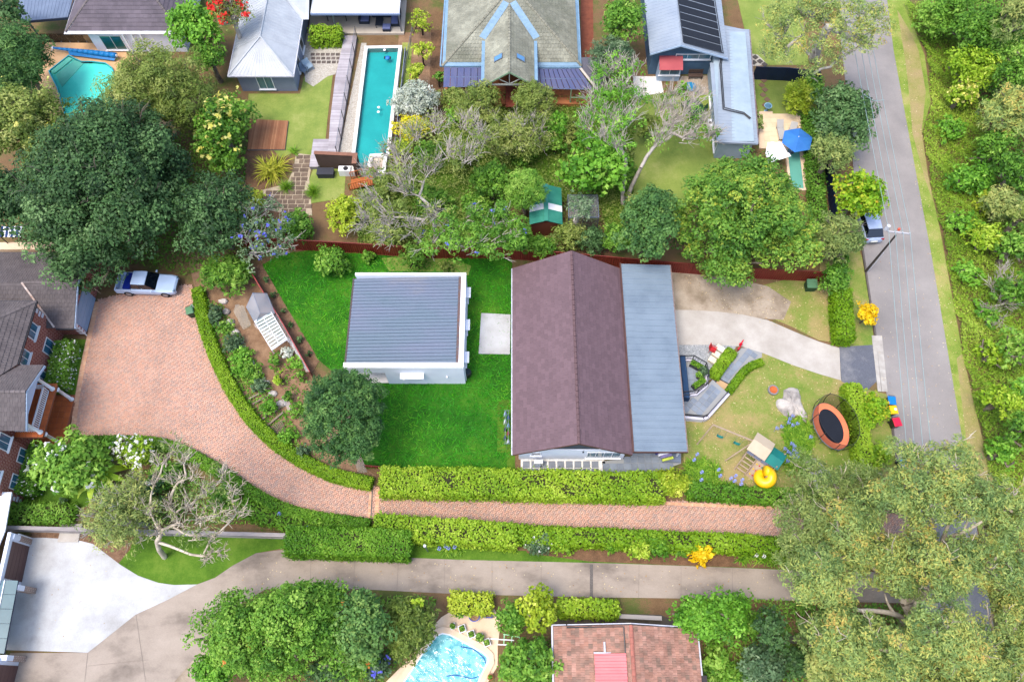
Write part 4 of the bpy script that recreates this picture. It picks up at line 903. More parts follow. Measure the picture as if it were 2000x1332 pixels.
b = MB(); b.box(-28.45,-21.8,55.93,56.04,2.4,2.54); b.box(-21.89,-21.79,56.05,72,2.4,2.54); b.box(-28.46,-28.36,56.05,72,2.4,2.54); b.build('gutter', M_GUTTER, sh)
window(sh, (-25.9,56.398,.35),(1,0,0),(0,0,1),1.6,1.8,2,1);
for y in (58.5,61.2): window(sh, (-22.098, y, .3),(0,1,0),(0,0,1),1.2,1.9,1,1, gm=M_DARKGLASS)
al = thing('alfresco_roof', 'white ribbed patio roof over the outdoor lounge by the lap pool', 'patio roof', (-16.5,66,0))
b = MB(); b.slab([(-21.05,64.45,2.72),(-11.75,64.4,2.72),(-11.75,74,3.0),(-21.05,74,3.0)],.05); ar_ = b.build('roof', M_SILVER, al)
ribbed(ar_, 'roof_sheet', (-21.05,64.45,2.74),(-11.75,64.4,2.74),(-21.05,74,3.02),(-11.75,74,3.02),12, mat('white steel sheet', L(232,236,242,.62), L(220,224,232,.58), scale=.5, rough=.5), ribs=3, h=.03, rw=.35)
b = MB(); b.box(-21.05,-11.7,64.3,64.42,2.55,2.72); b.build('fascia', mat('blue grey beam', L(140,160,196,.6), rough=.5), al)
b = MB(); b.box(-21.8,-11.7,69.3,69.5,0,2.7); b.build('back_wall', M_GREYWALL, al)
for x in (-11.95,-18.9): b = MB(); b.box(x, x + .14,64.5,64.64,.25,2.6); b.build('post', M_STEEL, al)
b = MB(); b.box(-21.9,-11.6,64.25,69.3,0,.25); b.build('deck_floor', mat('beige terrace tile', L(206,196,180,.7), L(190,180,166,.7), scale=1, rough=.6), al)
# ------------------------------------------------------------------ cottage with green grey tiles, top middle
M_GTILE = mat('lichen green grey tile', L(132,134,116,.58), L(172,172,154,.64), scale=.35, rough=.85, rnd=.12, fine=.08, c3=L(146,146,130,.6))
M_BLUETRIM = mat('weathered blue flashing', L(142,176,202,.66), L(120,156,184,.62), scale=2, rough=.55)
ct = thing('tiled_cottage', 'timber cottage with lichen grey tile roof, front gable and glazed verandah wings', 'house', (0,60,0))
EZc = 2.75; AP = (.1,64.0,6.55); AP2 = (.1,74,6.55); cA, cB = (-7.0,57.1, EZc),(6.95,57.1, EZc)
walls('wall', [(-6.0,58.2),(5.8,58.2),(5.8,70),(-6.0,70)],0,2.7, mat('warm brown timber wall', L(150,88,60,.6), L(124,70,48,.6), scale=2, rough=.8, stretch=(1,1,5)), ct)
cr = MB()
for q in ([cA, cB, AP],[cB, (6.95,74, EZc), AP2, AP],[cA, AP, AP2,(-7.0,74, EZc)]): cr.slab(q, .07)
gc = -.25; gw = 2.4; gF = 53.45; gE, gR = 3.95,5.65; gsl = (AP[2] - EZc) / (AP[1] - 57.15); yE = 57.15 + (gE - EZc) / gsl; yR = 57.15 + (gR - EZc) / gsl
gL = [(gc - gw, gF, gE),(gc, gF, gR),(gc, yR, gR),(gc - gw, yE, gE)]; gRt = [(gc + gw, gF, gE),(gc + gw, yE, gE),(gc, yR, gR),(gc, gF, gR)]
cr.slab(gL, .07); cr.slab(gRt, .07)
croof = cr.build('roof', M_BLUETRIM, ct)
tl = Tiler(croof, M_GTILE, .34,.36, seed=6, th=.024)
ins = .33
tl.plane([(-6.66,57.43,2.93),(6.62,57.43,2.93), AP],(1,0,0))
pt_ = lambda x, f: (x + (.1 - x) * f, 57.1 + 6.9 * f, EZc + 3.8 * f); pe_ = lambda x, f: (x + (.1 - x) * f, 74, EZc + 3.8 * f)
tl.plane([pt_(6.95,.05), pe_(6.95,.05), AP2, AP],(0,1,0)); tl.plane([pt_(-7.0,.05), AP, AP2, pe_(-7.0,.05)],(0,1,0))
k = .0
tl.plane(gL, (0,1,0),.01); tl.plane(gRt, (0,1,0),.01); tl.done()
M_GCAP = mat('lichen ridge tile', L(160,158,140,.62), L(136,134,118,.6), scale=3, rough=.85, rnd=.08)
caps(croof, cA, AP, M_GCAP); caps(croof, cB, AP, M_GCAP); caps(croof, (gc, gF, gR),(gc, yR, gR), M_GCAP)
for sx in (-1,1):                                              # valley flashings: stepped lead beside the front gable
 p, q = Vector((gc + sx * gw, yE, gE)), Vector((gc, yR, gR)); n = 12; d = (q - p) / n; t = MB()
 for i in range(n):
  a = p + d * i; w = Vector((sx * .62,0.0,0)); t.obox(a + Vector((0,0,.075 + .004 * (i % 2))), d * .98, w + Vector((0,.28,.16)),(0,0,.02))
 t.build('valley_flashing', M_BLUETRIM, croof)
 t = MB(); t.obox((gc + sx * gw - (.36 if sx < 0 else 0), gF + .6, gE - .06),(.36,0,0),(0, yE - gF - .5,0),(0,0,.07)); t.build('box_gutter', M_BLUETRIM, ct)
b = MB(); b.box(-7.25,-2.6,57.08,57.2, EZc - .12, EZc + .02); b.box(2.2,6.95,56.9,57.03, EZc - .12, EZc + .02); b.obox((6.83,57.05, EZc - .1),(.14,0,0),(.1,17,0),(0,0,.12)); b.obox((-7.26,57.2, EZc - .1),(.14,0,0),(.2,17,0),(0,0,.12)); b.build('gutter', M_BLUETRIM, ct)
for sx in (-1,1):                                              # skylights on the gable slopes
 c = Vector((gc + sx * 1.1,55.9, gR - 1.1 * (gR - gE) / gw + .1)); sl = Vector((sx, 0,-(gR - gE) / gw)).normalized(); nn = Vector((sl.z * -sx * sx, 0,0))
 t = MB(); t.obox(c - sl * .5 - Vector((0,.32,0)), sl * 1.0,(0,.64,0),(0,0,.1)); f = t.build('skylight', M_STEEL, croof)
 t = MB(); t.obox(c - sl * .42 - Vector((0,.25,-.102)), sl * .84,(0,.5,0),(0,0,.01)); t.build('pane', mat('blue skylight glass', L(90,160,220,.5), rough=.08, spec=.9), f)
t = MB(); M_GREENTIM = mat('sage green timber', L(146,172,138,.64), rough=.6)
for sx in (-1,1): t.obox((gc, gF - .06, gR - .12),(sx * (gw + .05),0,-(gR - gE) * (gw + .05) / gw),(0,.055,0),(0,0,.2))
t.build('barge_board', M_GREENTIM, ct)
t = MB(); t.box(gc - gw * .82, gc + gw * .82, gF + .0, gF + .1, gE - .05, gE + .1)
for a in (-.5,0,.5): t.tube([(gc, gF + .06, gE + .1),(gc + a * 2.2, gF + .06, gR - .2 - abs(a) * 1.4)],.05, sides=4)
t.build('gable_truss', mat('grey timber truss', L(176,180,172,.65), rough=.7), ct)
for x in (gc - gw + .2, gc + gw - .2): t = MB(); t.box(x - .07, x + .07, gF + .1, gF + .24,0, gE); t.build('post', M_GREENTIM, ct)
M_POLY = mat('smoky blue polycarbonate', L(90,100,150,.5), L(116,116,150,.5), scale=1.5, rough=.25, spec=.6, stretch=(1,.4,1))
def glazed(A_, B_, D_, C_2, n, m2=None):
 A_, B_, D_, C_2 = map(Vector, (A_, B_, D_, C_2)); t = MB()
 for f in (0,.5,.985): t.obox(A_.lerp(D_, f) - Vector((0,0,.05)),(B_.lerp(C_2, f) - A_.lerp(D_, f)),(0,.06,0),(0,0,.045))
 vw = t.build('verandah_roof', M_BLUETRIM, ct)
 for i in range(n):
  for f0, f1 in ((0,.495),(.505,1)):
   a0, a1 = i / n + .006,(i + 1) / n - .006; q = [A_.lerp(B_, a0), A_.lerp(B_, a1), D_.lerp(C_2, a1), D_.lerp(C_2, a0)]
   r = [q[0].lerp(q[3], f0), q[1].lerp(q[2], f0), q[1].lerp(q[2], f1), q[0].lerp(q[3], f1)]; t = MB(); t.slab(r, .02); t.build('roof_pane', m2 or M_POLY, vw)
glazed((-6.85,54.75,2.35),(-2.75,54.75,2.35),(-6.85,57.05,2.62),(-2.75,57.05,2.62),6); glazed((2.3,54.55,2.35),(8.15,54.4,2.35),(2.3,56.88,2.62),(6.7,56.88,2.62),10)
t = MB(); t.obox((6.75,56.85,2.64),(1.5,-2.4,-.26),(.22,.1,0),(0,0,.05)); t.build('hip_flashing', mat('beige flashing', L(206,196,184,.7), rough=.6), ct)
t = MB(); t.slab([(7.0,56.8,2.62),(8.35,54.5,2.36),(9.0,54.9,2.36),(9.0,58.4,2.62),(7.0,58.4,2.62)],.03); t.build('roof_pane', mat('dusty polycarbonate', L(120,118,130,.5), rough=.4), ct)
t = MB(); t.box(-6.9,8.3,54.3,58.2,0,.45); t.build('verandah_floor', mat('orange brown decking', L(190,122,78,.62), L(164,100,64,.6), scale=1, rough=.75, stretch=(1,8,1)), ct)
for x in (-6.7,-4.0,3.6,5.9,8.0): t = MB(); t.box(x - .06, x + .06,54.45,54.57,.45,2.3); t.build('post', M_GREENTIM, ct)
t = MB(); t.box(5.9,8.0,54.35,54.42,1.2,1.3); t.build('rail', M_GREENTIM, ct)
tb = thing('dining_table', 'long red brown outdoor dining table under the cottage gable', 'table', (-.1,55.2,.45))
t = MB(); t.box(-.65,.45,53.2,56.6,1.17,1.23); t.build('tabletop', mat('red brown timber', L(150,80,62,.55), L(126,62,48,.5), scale=2, rough=.5, stretch=(5,1,1)), tb)
for x in (-.55,.28):
 for y in (53.4,56.3): t = MB(); t.box(x, x + .09, y, y + .09,.46,1.17); t.build('leg', MATS['red brown timber'], tb)
# ------------------------------------------------------------------ blue weatherboard house
M_BLUEROOF = mat('pale blue steel roof', L(172,184,198,.6), L(156,170,188,.58), scale=.4, rough=.5, spec=.4, fine=.04)
M_BLUEBOARD = mat('blue weatherboard', L(96,128,156,.55), L(84,114,142,.52), scale=1.5, rough=.7)
bu = thing('blue_house', 'blue weatherboard house with pale blue steel roofs and black solar heating strips', 'house', (18,60,0))
w = MB(); nb = 15
for k in range(nb):
 z = k * .2; w.loft([[(x, y, zz) for y, zz in ((58.75, z),(58.69, z),(58.73, z + .21),(58.75, z + .21))] for x in (14.2,20.6)])
w.box(14.2,20.6,58.75,74,0,2.95)
w.loft([[(x, y, z) for x, z in ((14.2,2.95),(20.9,2.95),(16.7,4.3))] for y in (58.76,58.86)])
w.build('wall', M_BLUEBOARD, bu)
bq1 = [(13.85,58.25,3.25),(16.7,58.1,4.55),(16.95,74,4.55),(13.85,74,3.25)]; bq2 = [(21.7,57.9,3.05),(22.2,74,3.05),(16.95,74,4.55),(16.7,58.1,4.55)]
w = MB(); w.slab(bq1,.07); w.slab(bq2,.07); br = w.build('roof', M_BLUEROOF, bu)
ribbed(br, 'roof_sheet', (13.84,58.25,3.27),(13.84,74,3.27),(16.7,58.1,4.57),(16.95,74,4.57),18, M_BLUEROOF, ribs=2, h=.025, rw=.25); ribbed(br, 'roof_sheet', (22.2,74,3.07),(21.7,57.9,3.07),(16.95,74,4.57),(16.7,58.1,4.57),18, M_BLUEROOF, ribs=2, h=.025, rw=.25)
w = MB()
w.obox((13.85,58.16,3.05),(2.85,-.15,1.3),(0,.07,0),(0,0,.2)); w.obox((16.7,58.01,4.35),(5.0,-.2,-1.5),(0,.07,0),(0,0,.2)); w.build('barge_board', mat('pale blue trim', L(1,1,1)), bu)
M_SOLAR = mat('black solar pool matting', L(26,30,40,.5), L(38,42,54,.5), scale=3, rough=.6)
for k in range(11):
 f = lambda x, y: (x, y, 4.55 - (x - 16.8) * 1.5 / 5.0 + .09)
 y0 = 58.45 + k * 1.05; w = MB(); w.slab([f(17.0, y0), f(21.05, y0 - .12), f(21.05, y0 + .78), f(17.0, y0 + .9)],.03); w.build('solar_mat', M_SOLAR, br)
w = MB(); w.tube([(17.0,58.3,4.62),(21.2,58.15,3.4)],.05, sides=5); w.tube([(21.15,58.15,3.42),(21.15,72,3.42)],.04, sides=5); w.tube([(16.95,58.4,4.62),(16.95,72,4.62)],.04, sides=5); w.build('solar_pipe', M_BLACK, br)
w = MB(); sq = [(20.35,58.7,2.62),(22.35,62.95,2.62),(24.6,62.5,2.4),(23.55,48.0,2.4),(19.5,48.0,2.62)]
w.slab([(20.0,57.8,2.5),(19.5,47.6,2.5),(23.5,47.6,2.26),(24.6,62.5,2.26),(21.9,63.0,2.5),(21.6,57.8,2.5)],.06); lr = w.build('roof', M_BLUEROOF, bu)
ribbed(lr, 'roof_sheet', (24.6,62.5,2.38),(23.5,47.6,2.38),(21.5,62.5,2.63),(19.5,47.6,2.65),18, M_BLUEROOF, ribs=2, h=.02, rw=.2)
w = MB(); w.obox((24.62,62.5,2.26),(-1.1,-14.9,0),(.1,0,0),(0,0,.12)); w.build('gutter', mat('rust streaked gutter', L(170,160,160,.6), L(120,84,76,.5), scale=4, rough=.6), bu)
w = MB(); q0 = [P(1386,145), P(1397,300)]; w.prism([(20.4,58.6),(19.85,47.8),(23.1,47.8),(24.1,62),(20.6,62)],0,2.55); w.build('wall', mat('pale blue wall', L(176,194,206,.66), L(160,180,194,.64), scale=1, rough=.7), bu)
for f in (.3,.62,.85): o = Vector((20.38,58.3,.5)).lerp(Vector((19.87,48.2,.5)), f); window(bu, o + Vector((-.01,0,0)), Vector((-.05,-1,0)),(0,0,1),1.6,1.5,2,1)
window(bu, (16.6,58.688,2.1),(1,0,0),(0,0,1),3.6,.7,3,1)
w = MB(); z1 = lambda y: 2.45 - (58.7 - y) * .3
w.slab([(14.95,57.35,1.95),(17.35,57.35,1.95),(17.35,58.69,2.55),(14.95,58.69,2.55)],.05); w.build('awning', mat('faded red awning', L(196,92,98,.66), L(182,80,88,.64), scale=1, rough=.6), bu)
w = MB(); w.box(15.0,17.3,57.75,58.68,0,1.95); w.build('bay', MATS['pale blue trim'], bu); window(bu, (15.1,57.748,.9),(1,0,0),(0,0,1),2.1,.95,2,1)
w = MB(); zr = lambda p: Vector((p[0], p[1],2.68)); w.tube([zr((21.2,58.6)), zr((20.9,57.4)), zr((20.55,51.6)), zr((22.5,51.0)), zr((23.0,50.4))],.06, sides=5); w.tube([zr((21.35,58.6)), zr((21.05,57.4)), zr((20.7,51.8)), zr((22.5,51.2)), zr((23.1,50.5))],.05, sides=5); w.build('roof_pipe', M_BLACK, lr)
# ------------------------------------------------------------------ grey hip roofed house, top left corner
th_ = thing('hip_roof_house', 'house with a grey shingled hip roof behind the turquoise kidney pool', 'house', (-41,64,0))
hA, hB = (-46.1,61.5,2.7),(-33.9,61.5,2.7); hT1, hT2 = (-41.9,66.3,5.4),(-37.9,66.3,5.4)
w = MB()
hq = [[hA, hB, hT2, hT1],[hB, (-33.9,74,2.7),(-37.9,74,5.4), hT2],[hA, hT1,(-41.9,74,5.4),(-46.3,74,2.7)]]
for q in hq: w.slab(q, .08)
hr = w.build('roof', M_GUTTER, th_)
tl = Tiler(hr, mat('mauve grey slate shingle', L(122,112,122,.58), L(100,92,102,.55), scale=.5, rough=.75, rnd=.12, fine=.08),.4,.42, roll=False, seed=8, th=.03)
i_ = .3
tl.plane([(hA[0] + .5,61.8,2.87),(hB[0] - .5,61.8,2.87), hT2, hT1],(1,0,0)); tl.plane([(-34.1,61.8,2.85),(-34.1,74,2.85),(-37.9,74,5.4), hT2],(0,1,0)); tl.plane([(-45.95,61.9,2.8), hT1,(-41.9,74,5.4),(-46.1,74,2.8)],(0,1,0)); tl.done()
caps(hr, (hA[0] + .2,61.7,2.8), hT1, M_CAP, r=.12); caps(hr, (hB[0] - .2,61.7,2.8), hT2, M_CAP, r=.12)
walls('wall', [(-43.9,61.85),(-34.4,61.85),(-34.4,72),(-45.4,72),(-45.4,64.2)],0,2.6, M_RENDER, th_)
window(th_, (-42.9,61.848,.3),(1,0,0),(0,0,1),2.3,1.9,2,1, gm=mat('green glass', L(40,130,130,.4), rough=.06, spec=.9))
for x in (-40.2,-39.3,-38.4): w = MB(); w.box(x, x + .14,61.5,61.64,0,2.6); w.build('post', M_WHITE, th_)
aw = thing('pergola_roof', 'flat blue grey pergola roof beside the hip roofed house', 'pergola', (-49,65,0))
w = MB(); w.slab([(-51.9,67.5,2.9),(-46.3,67.5,2.9),(-46.25,63.85,2.75),(-50.7,63.3,2.75),(-51.8,64.4,2.75)],.05); ar2 = w.build('roof', mat('matte blue grey sheet', L(130,146,172,.6), L(112,128,154,.58), scale=.6, rough=.6), aw)
ribbed(ar2, 'roof_sheet', (-51.0,63.55,2.765),(-46.28,63.95,2.765),(-51.7,67.5,2.915),(-46.3,67.5,2.915),7, MATS['matte blue grey sheet'], ribs=2, h=.02, rw=.2)
w = MB(); w.obox((-50.75,63.2,2.5),(4.55,.57,0),(0,.1,0),(0,0,.26)); w.obox((-46.24,63.85,2.5),(.1,0,0),(0,4,0),(0,0,.26)); w.build('beam', mat('navy beam', L(52,66,92,.5), rough=.6), aw)
for p in ((-50.5,63.5),(-46.4,64.1)): w = MB(); w.box(p[0], p[0] + .12, p[1], p[1] + .12,0,2.5); w.build('post', MATS['navy beam'], aw)
# ------------------------------------------------------------------ terracotta roofed house, bottom
M_TERRATILE = tintmat('mottled terracotta tile', [L(194,146,126,.54), L(186,140,122,.53), L(200,154,136,.55), L(178,140,122,.52), L(160,132,116,.5), L(190,140,120,.53)],.85,.3,1.3)
tr_ = thing('terracotta_house', 'house with mottled terracotta tile roof and a pink ribbed patio roof', 'house', (8.2,2,0))
walls('wall', [(3.4,-6),(12.5,-6),(12.5,3.9),(3.4,3.9)],0,2.6, mat('cream wall', L(214,196,176,.7), rough=.8), tr_)
bA = [(2.9,-8,2.7),(2.9,4.45,2.7),(8.2,4.4,4.35),(8.2,-8,4.35)]; bB = [(13.1,4.25,2.7),(13.1,-8,2.7),(8.2,-8,4.35),(8.2,4.4,4.35)]
w = MB(); w.slab(bA, .07); w.slab(bB, .07); w.slab([(13.0,1.2,2.74),(13.5,1.2,2.6),(13.5,-8,2.6),(13.0,-8,2.74)],.05); tro = w.build('roof', mat('roof battens', L(1,1,1)), tr_)
tl = Tiler(tro, M_TERRATILE, .3,.31, seed=9); tl.plane([(2.95,-2.5,2.72),(2.95,4.4,2.72),(8.2,4.35,4.35),(8.2,-2.5,4.35)],(0,1,0)); tl.plane([(13.05,4.2,2.72),(13.05,-2.5,2.72),(8.2,-2.5,4.35),(8.2,4.35,4.35)],(0,1,0)); tl.done()
caps(tro, (8.2,-2.5,4.35),(8.2,4.4,4.35), mat('terracotta ridge', L(198,124,108,.6), L(170,112,98,.55), scale=3, rough=.85, rnd=.1), r=.14)
w = MB(); w.obox((2.84,4.45,2.62),(5.36,-.02,1.68),(0,.06,0),(0,0,.14)); w.obox((8.2,4.43,4.3),(4.95,-.15,-1.66),(0,.06,0),(0,0,.12)); w.box(2.78,2.9,-8,4.45,2.58,2.72); w.box(13.1,13.2,1.2,4.3,2.6,2.72); w.build('gutter', M_GUTTER, tr_)
pk = [(5.75,2.45,3.72),(7.75,2.45,4.34),(7.75,-6,4.34),(5.75,-6,3.72)]
ribbed(tro, 'patio_sheet', (5.65,-6,3.78),(5.65,2.55,3.78),(7.75,-6,4.4),(7.75,2.55,4.4),11, mat('pink steel sheet', L(232,132,132,.7), L(220,116,120,.68), scale=.6, rough=.55), ribs=2, h=.05, rw=.6)
w = MB(); w.box(5.6,6.9,2.56,2.64,3.8,3.95); w.box(6.3,6.42,2.64,3.3,3.86,3.98); w.build('roof_gutter', M_GUTTER, tro)
w = MB(); zz = lambda x: 2.7 + (x - 2.9) / 5.3 * 1.65 + .12
w.tube([(3.85,4.5, zz(3.85)),(3.85,4.3, zz(3.85)),(7.7,4.25, zz(7.7)),(7.75,-4, zz(7.75) + .02)],.055, sides=5); w.build('roof_pipe', M_BLACK, tro)
w = MB(); w.box(9.6,11.4,4.3,4.42,3.0,3.1); w.build('gutter_spout', M_WHITE, tr_)
# ------------------------------------------------------------------ white garages at the lower left edge
gr = thing('garage_row', 'white garages with brown doors and brick piers beside the pale forecourt', 'garage', (-38,5,0))
def gx(y): return -37.45 + (10.9 - y) * .05 if y > 7 else -35.95
def gwall(y0, y1, z0, z1, m, name='wall', d=0.0, th=.25):
 w = MB(); w.obox((gx(y0) + d - th, y0, z0),(gx(y1) - gx(y0), y1 - y0,0),(th, 0,0),(0,0, z1 - z0)); return w.build(name, m, gr)
gwall(11.0,7.2,0,2.6, M_RENDER); M_BDOOR = mat('brown roller door', L(128,96,92,.55), L(112,82,78,.52), scale=3, rough=.5, stretch=(.2,.2,9))
def gdoor(y0, y1):
 w = MB();
 for k in range(10): w.obox((gx(y0) + .01, y0,.04 + k * .22),(gx(y1) - gx(y0), y1 - y0,0),(.025 + .01 * (k % 2),0,0),(0,0,.215))
 return w.build('garage_door', M_BDOOR, gr)
gdoor(10.4,7.75); gwall(2.3,-4,0,2.6, M_RENDER); gdoor(1.9,-2.5)
M_PIER = brickmat('buff brick pier', L(176,140,124,.6), L(150,122,112,.58), L(200,190,180,.65),.3,.14,.02)
for px_, y in ((-37.3,10.95),(-36.0,7.3),(-35.5,2.55)):
 w = MB(); w.box(px_ - .55, px_, y - .4, y, 0,1.5); w.build('pier', M_PIER, gr); w = MB(); w.box(px_ - .53, px_ - .02, y - .38, y - .02,1.5,2.3); w.build('pier_head', M_RENDER, gr)
w = MB(); w.slab([(-43,14,2.75),(-43,7.3,2.75),(-38.4,7.3,2.7),(-37.9,11.1,2.7),(-38.2,14,2.7)],.12); w.build('roof', M_PARAPET, gr)
w = MB(); w.slab([(-45,2.3,2.75),(-36.35,2.4,2.75),(-36.3,-6,2.75),(-45,-6,2.75)],.12); w.build('roof', M_PARAPET, gr)
cp = thing('glass_canopy', 'teal glass canopy along the front between two brick piers', 'canopy', (-37,5,0)); M_TEAL = mat('teal laminated glass', L(96,138,146,.5), L(80,122,132,.48), scale=1, rough=.15, spec=.7)
cx_ = lambda y: -36.1 + (7.55 - y) * .075
for k in range(5):
 y0, y1 = 7.55 - k * .99,7.55 - (k + 1) * .99 + .03; w = MB(); w.slab([(cx_(y0), y0,2.42),(cx_(y1), y1,2.42),(cx_(y1) - .85, y1,2.55),(cx_(y0) - .85, y0,2.55)],.025); w.build('glass_panel', M_TEAL, cp)
w = MB(); w.obox((cx_(7.55) - .9,7.55,2.54),(.37,-4.95,0),(.06,0,0),(0,0,.08)); w.build('rafter', M_WHITE, cp)
w = MB(); w.obox((cx_(7.55) - .12,7.55,2.24),(.37,-4.95,0),(.1,0,0),(0,0,.16)); w.build('beam', MATS['navy beam'], cp)
w = MB(); w.slab([(-37.05,7.55,2.5),(-36.7,2.6,2.5),(-45,2.6,2.65),(-45,7.55,2.65)],.06); w.build('roof', mat('blue green roof sheet', L(112,146,160,.55), L(96,130,146,.52), scale=.6, rough=.5), cp)
# ------------------------------------------------------------------ yards and pools
def inset(pts, d):
 n = len(pts); ar = sum(pts[i - 1][0] * pts[i][1] - pts[i][0] * pts[i - 1][1] for i in range(n)); s = 1 if ar > 0 else -1; out = []
 for i in range(n):
  a, b, c = (Vector((pts[k % n][0], pts[k % n][1])) for k in (i - 1, i, i + 1))
  e, f = (b - a).normalized(),(c - b).normalized(); n1, n2 = Vector((-e.y, e.x)) * s, Vector((-f.y, f.x)) * s; m = n1 + n2
  m = m / max(.3, m.dot(n1)) if m.length > 1e-6 else n1
  out.append((b.x + m.x * d, b.y + m.y * d))
 return out
def ring(b, outer, inner, z0, z1):
 n = len(outer); vs = [(x, y, z1) for x, y in outer] + [(x, y, z1) for x, y in inner] + [(x, y, z0) for x, y in outer] + [(x, y, z0) for x, y in inner]
 b.mesh(vs, [f for i in range(n) for j in ((i + 1) % n,) for f in ((i, j, n + j, n + i),(2 * n + i, 2 * n + j, j, i),(n + i, n + j, 3 * n + j, 3 * n + i))])
def pool(name, label, px, z, cw, cm, fm, wm, depth=.3, floor_z=.03, water_drop=.07, rim=None):
 w = [(p.x, p.y) for p in PP(px, z)]; c = (sum(p[0] for p in w) / len(w), sum(p[1] for p in w) / len(w),0)
 t = thing(name, label, 'swimming pool', c); b = MB(); ring(b, inset(w, -cw), w, 0, z); b.build('coping', cm, t)
 b = MB(); n = len(w); b.mesh([(x, y, z - .03) for x, y in w] + [(x, y, floor_z) for x, y in w],[(i, (i + 1) % n, n + (i + 1) % n, n + i)[::-1] for i in range(n)] + [tuple(range(n, 2 * n))]); b.build('basin', fm, t)
 b = MB(); wi = inset(w, .01); sg = sum(wi[i - 1][0] * wi[i][1] - wi[i][0] * wi[i - 1][1] for i in range(n)); wi = wi if sg > 0 else wi[::-1]; b.face([(x, y, z - water_drop) for x, y in wi]); b.build('water', wm, t)
 if rim: b = MB(); ring(b, inset(w, -.005), inset(w, .09), z - .12, z - .02); b.build('waterline_tiles', rim, t)
 return t
M_WATER = clearmat('pool water', (.78,.97,.97,1),.0,.04, bump=.08, bscale=1.6)
M_LAPFLOOR = mat('teal pool lining', L(40,172,172,.78), L(30,158,160,.76), scale=.5, rough=.6, fine=.05)
lp = pool('lap_pool', 'long narrow teal lap pool with white stone coping', [(718,95),(778,94),(754,299),(722,301),(715,331),(690,331)],.62,.36, mat('white stone coping', L(232,230,226,.8), L(208,206,204,.76), scale=1.5, rough=.7), M_LAPFLOOR, M_WATER)
b = MB(); w_ = PP([(722,301),(757,300),(752,338),(716,338)],.62); wi = inset([(p.x, p.y) for p in w_],.35); ring(b, [(p.x, p.y) for p in w_], wi, 0,.6); b.build('planter_coping', MATS['white stone coping'], lp)
b = MB(); b.prism(wi, 0,.35); b.build('planter_sand', mat('pale builders sand', L(222,206,186,.75), L(150,130,112,.6), scale=1, rough=.9), lp)
b = MB(); q = PP([(783,92),(760,300)],.6); b.obox((q[0].x + .42, q[0].y, 0),(q[1].x - q[0].x, q[1].y - q[0].y, 0),(.06,0,0),(0,0,.58)); b.build('outer_wall', M_GREYWALL, lp)
rb = thing('pool_cleaner', 'small blue pool cleaner near the far end of the lap pool', 'pool cleaner', P(757,114,.55)); c = P(757,114,.56)
b = MB(); b.lathe(c, [(.001,.16),(.2,.14),(.3,.04),(.28,0),(.001,0)],10); b.build('body', mat('blue plastic', L(40,130,210,.6), rough=.35), rb, smooth=True)
for s in (-1,1): b = MB(); b.tube([(c.x + s * .28, c.y - .12, c.z + .05),(c.x + s * .28, c.y + .12, c.z + .05)],.09, sides=8); b.build('wheel', M_BLACK, rb)
for k, (x, y) in enumerate(((751,98),(739.5,210),(739,219))):
 c = P(x, y, .55); b = MB(); b.lathe((c.x, c.y, c.z),[(.001,.05),(.12,.04),(.15,0),(.001,-.02)],12); o = b.build('chlorine_float', M_WHITE); tag(o, ['white disc floating at the far end of the lap pool', 'white disc floating mid lap pool, upper of the close pair', 'white disc floating mid lap pool, lower of the close pair'][k], 'pool float')
M_KIDNEY = mat('aqua pool lining', L(110,232,212,.95), L(92,214,202,.9), scale=.35, rough=.6, fine=.04)
sheet('pool_paving', [(70,84),(240,86),(250,110),(330,120),(345,260),(250,320),(60,320),(40,200),(68,130)],.05, M_PEACH)
kp = pool('kidney_pool', 'turquoise freeform pool under the trees by the hip roofed house', [(96,139),(134,109),(143,114),(158,121),(180,121),(205,124),(217,133),(222,145),(248,200),(244,270),(200,310),(160,290),(132,240),(112,170)],.3,.1, mat('aqua tile coping', L(56,190,206,.65), rough=.5), M_KIDNEY, M_WATER, floor_z=.06)
b = MB(); b.prism(PP([(97.5,139),(133,110.5),(141,116),(106,144)],.2),.03,.2); b.build('step', mat('pale aqua step', L(150,232,206,.7), rough=.6), kp)
b = MB(); b.prism(PP([(109,146),(145,118),(163,124),(121,170)],.12),.03,.13); b.build('step', mat('pale aqua step', L(1,1,1)), kp)
pr = thing('pool_cover_roller', 'rolled bright blue pool cover on a white roller frame', 'pool cover', P(165,100,.25)); M_COVER = mat('bright blue bubble cover', L(20,140,214,.62), L(14,124,200,.6), scale=2, rough=.45)
a_, b_ = P(103,94,.6), P(227,109,.6); b = MB(); pth = [a_.lerp(b_, k / 12) for k in range(13)];
for k in range(12): b.tube([pth[k], pth[k + 1]],.10 + .022 * min(k, 8),.10 + .022 * min(k + 1,8),10)
b.build('cover_roll', M_COVER, pr, smooth=True)
b = MB(); q = [P(133,101,.55), P(226,110,.55), P(223,119,.29), P(136,108,.29)]; b.slab(q, .03); b.build('cover_flap', M_COVER, pr)
for p in (a_, b_):
 b = MB(); b.tube([p + Vector((-.25,-.3,-.33)), p, p + Vector((-.25,.3,-.33))],.03, sides=5); b.tube([p + Vector((-.05,0,0)), p + Vector((.08,0,0))],.16, sides=10); b.build('roller_frame', M_WHITE, pr)
c = P(85,89,.25); b = MB(); b.lathe(c, [(.001,0),(.17,0),(.26,.4),(.22,.42),(.2,.34),(.001,.34)],14); tag(b.build('terracotta_pot', M_TERRA), 'terracotta pot on the peach pool paving near the hedge', 'pot')
gf = thing('glass_pool_fence', 'frameless glass pool fence along the back of the peach paving', 'fence', P(130,84))
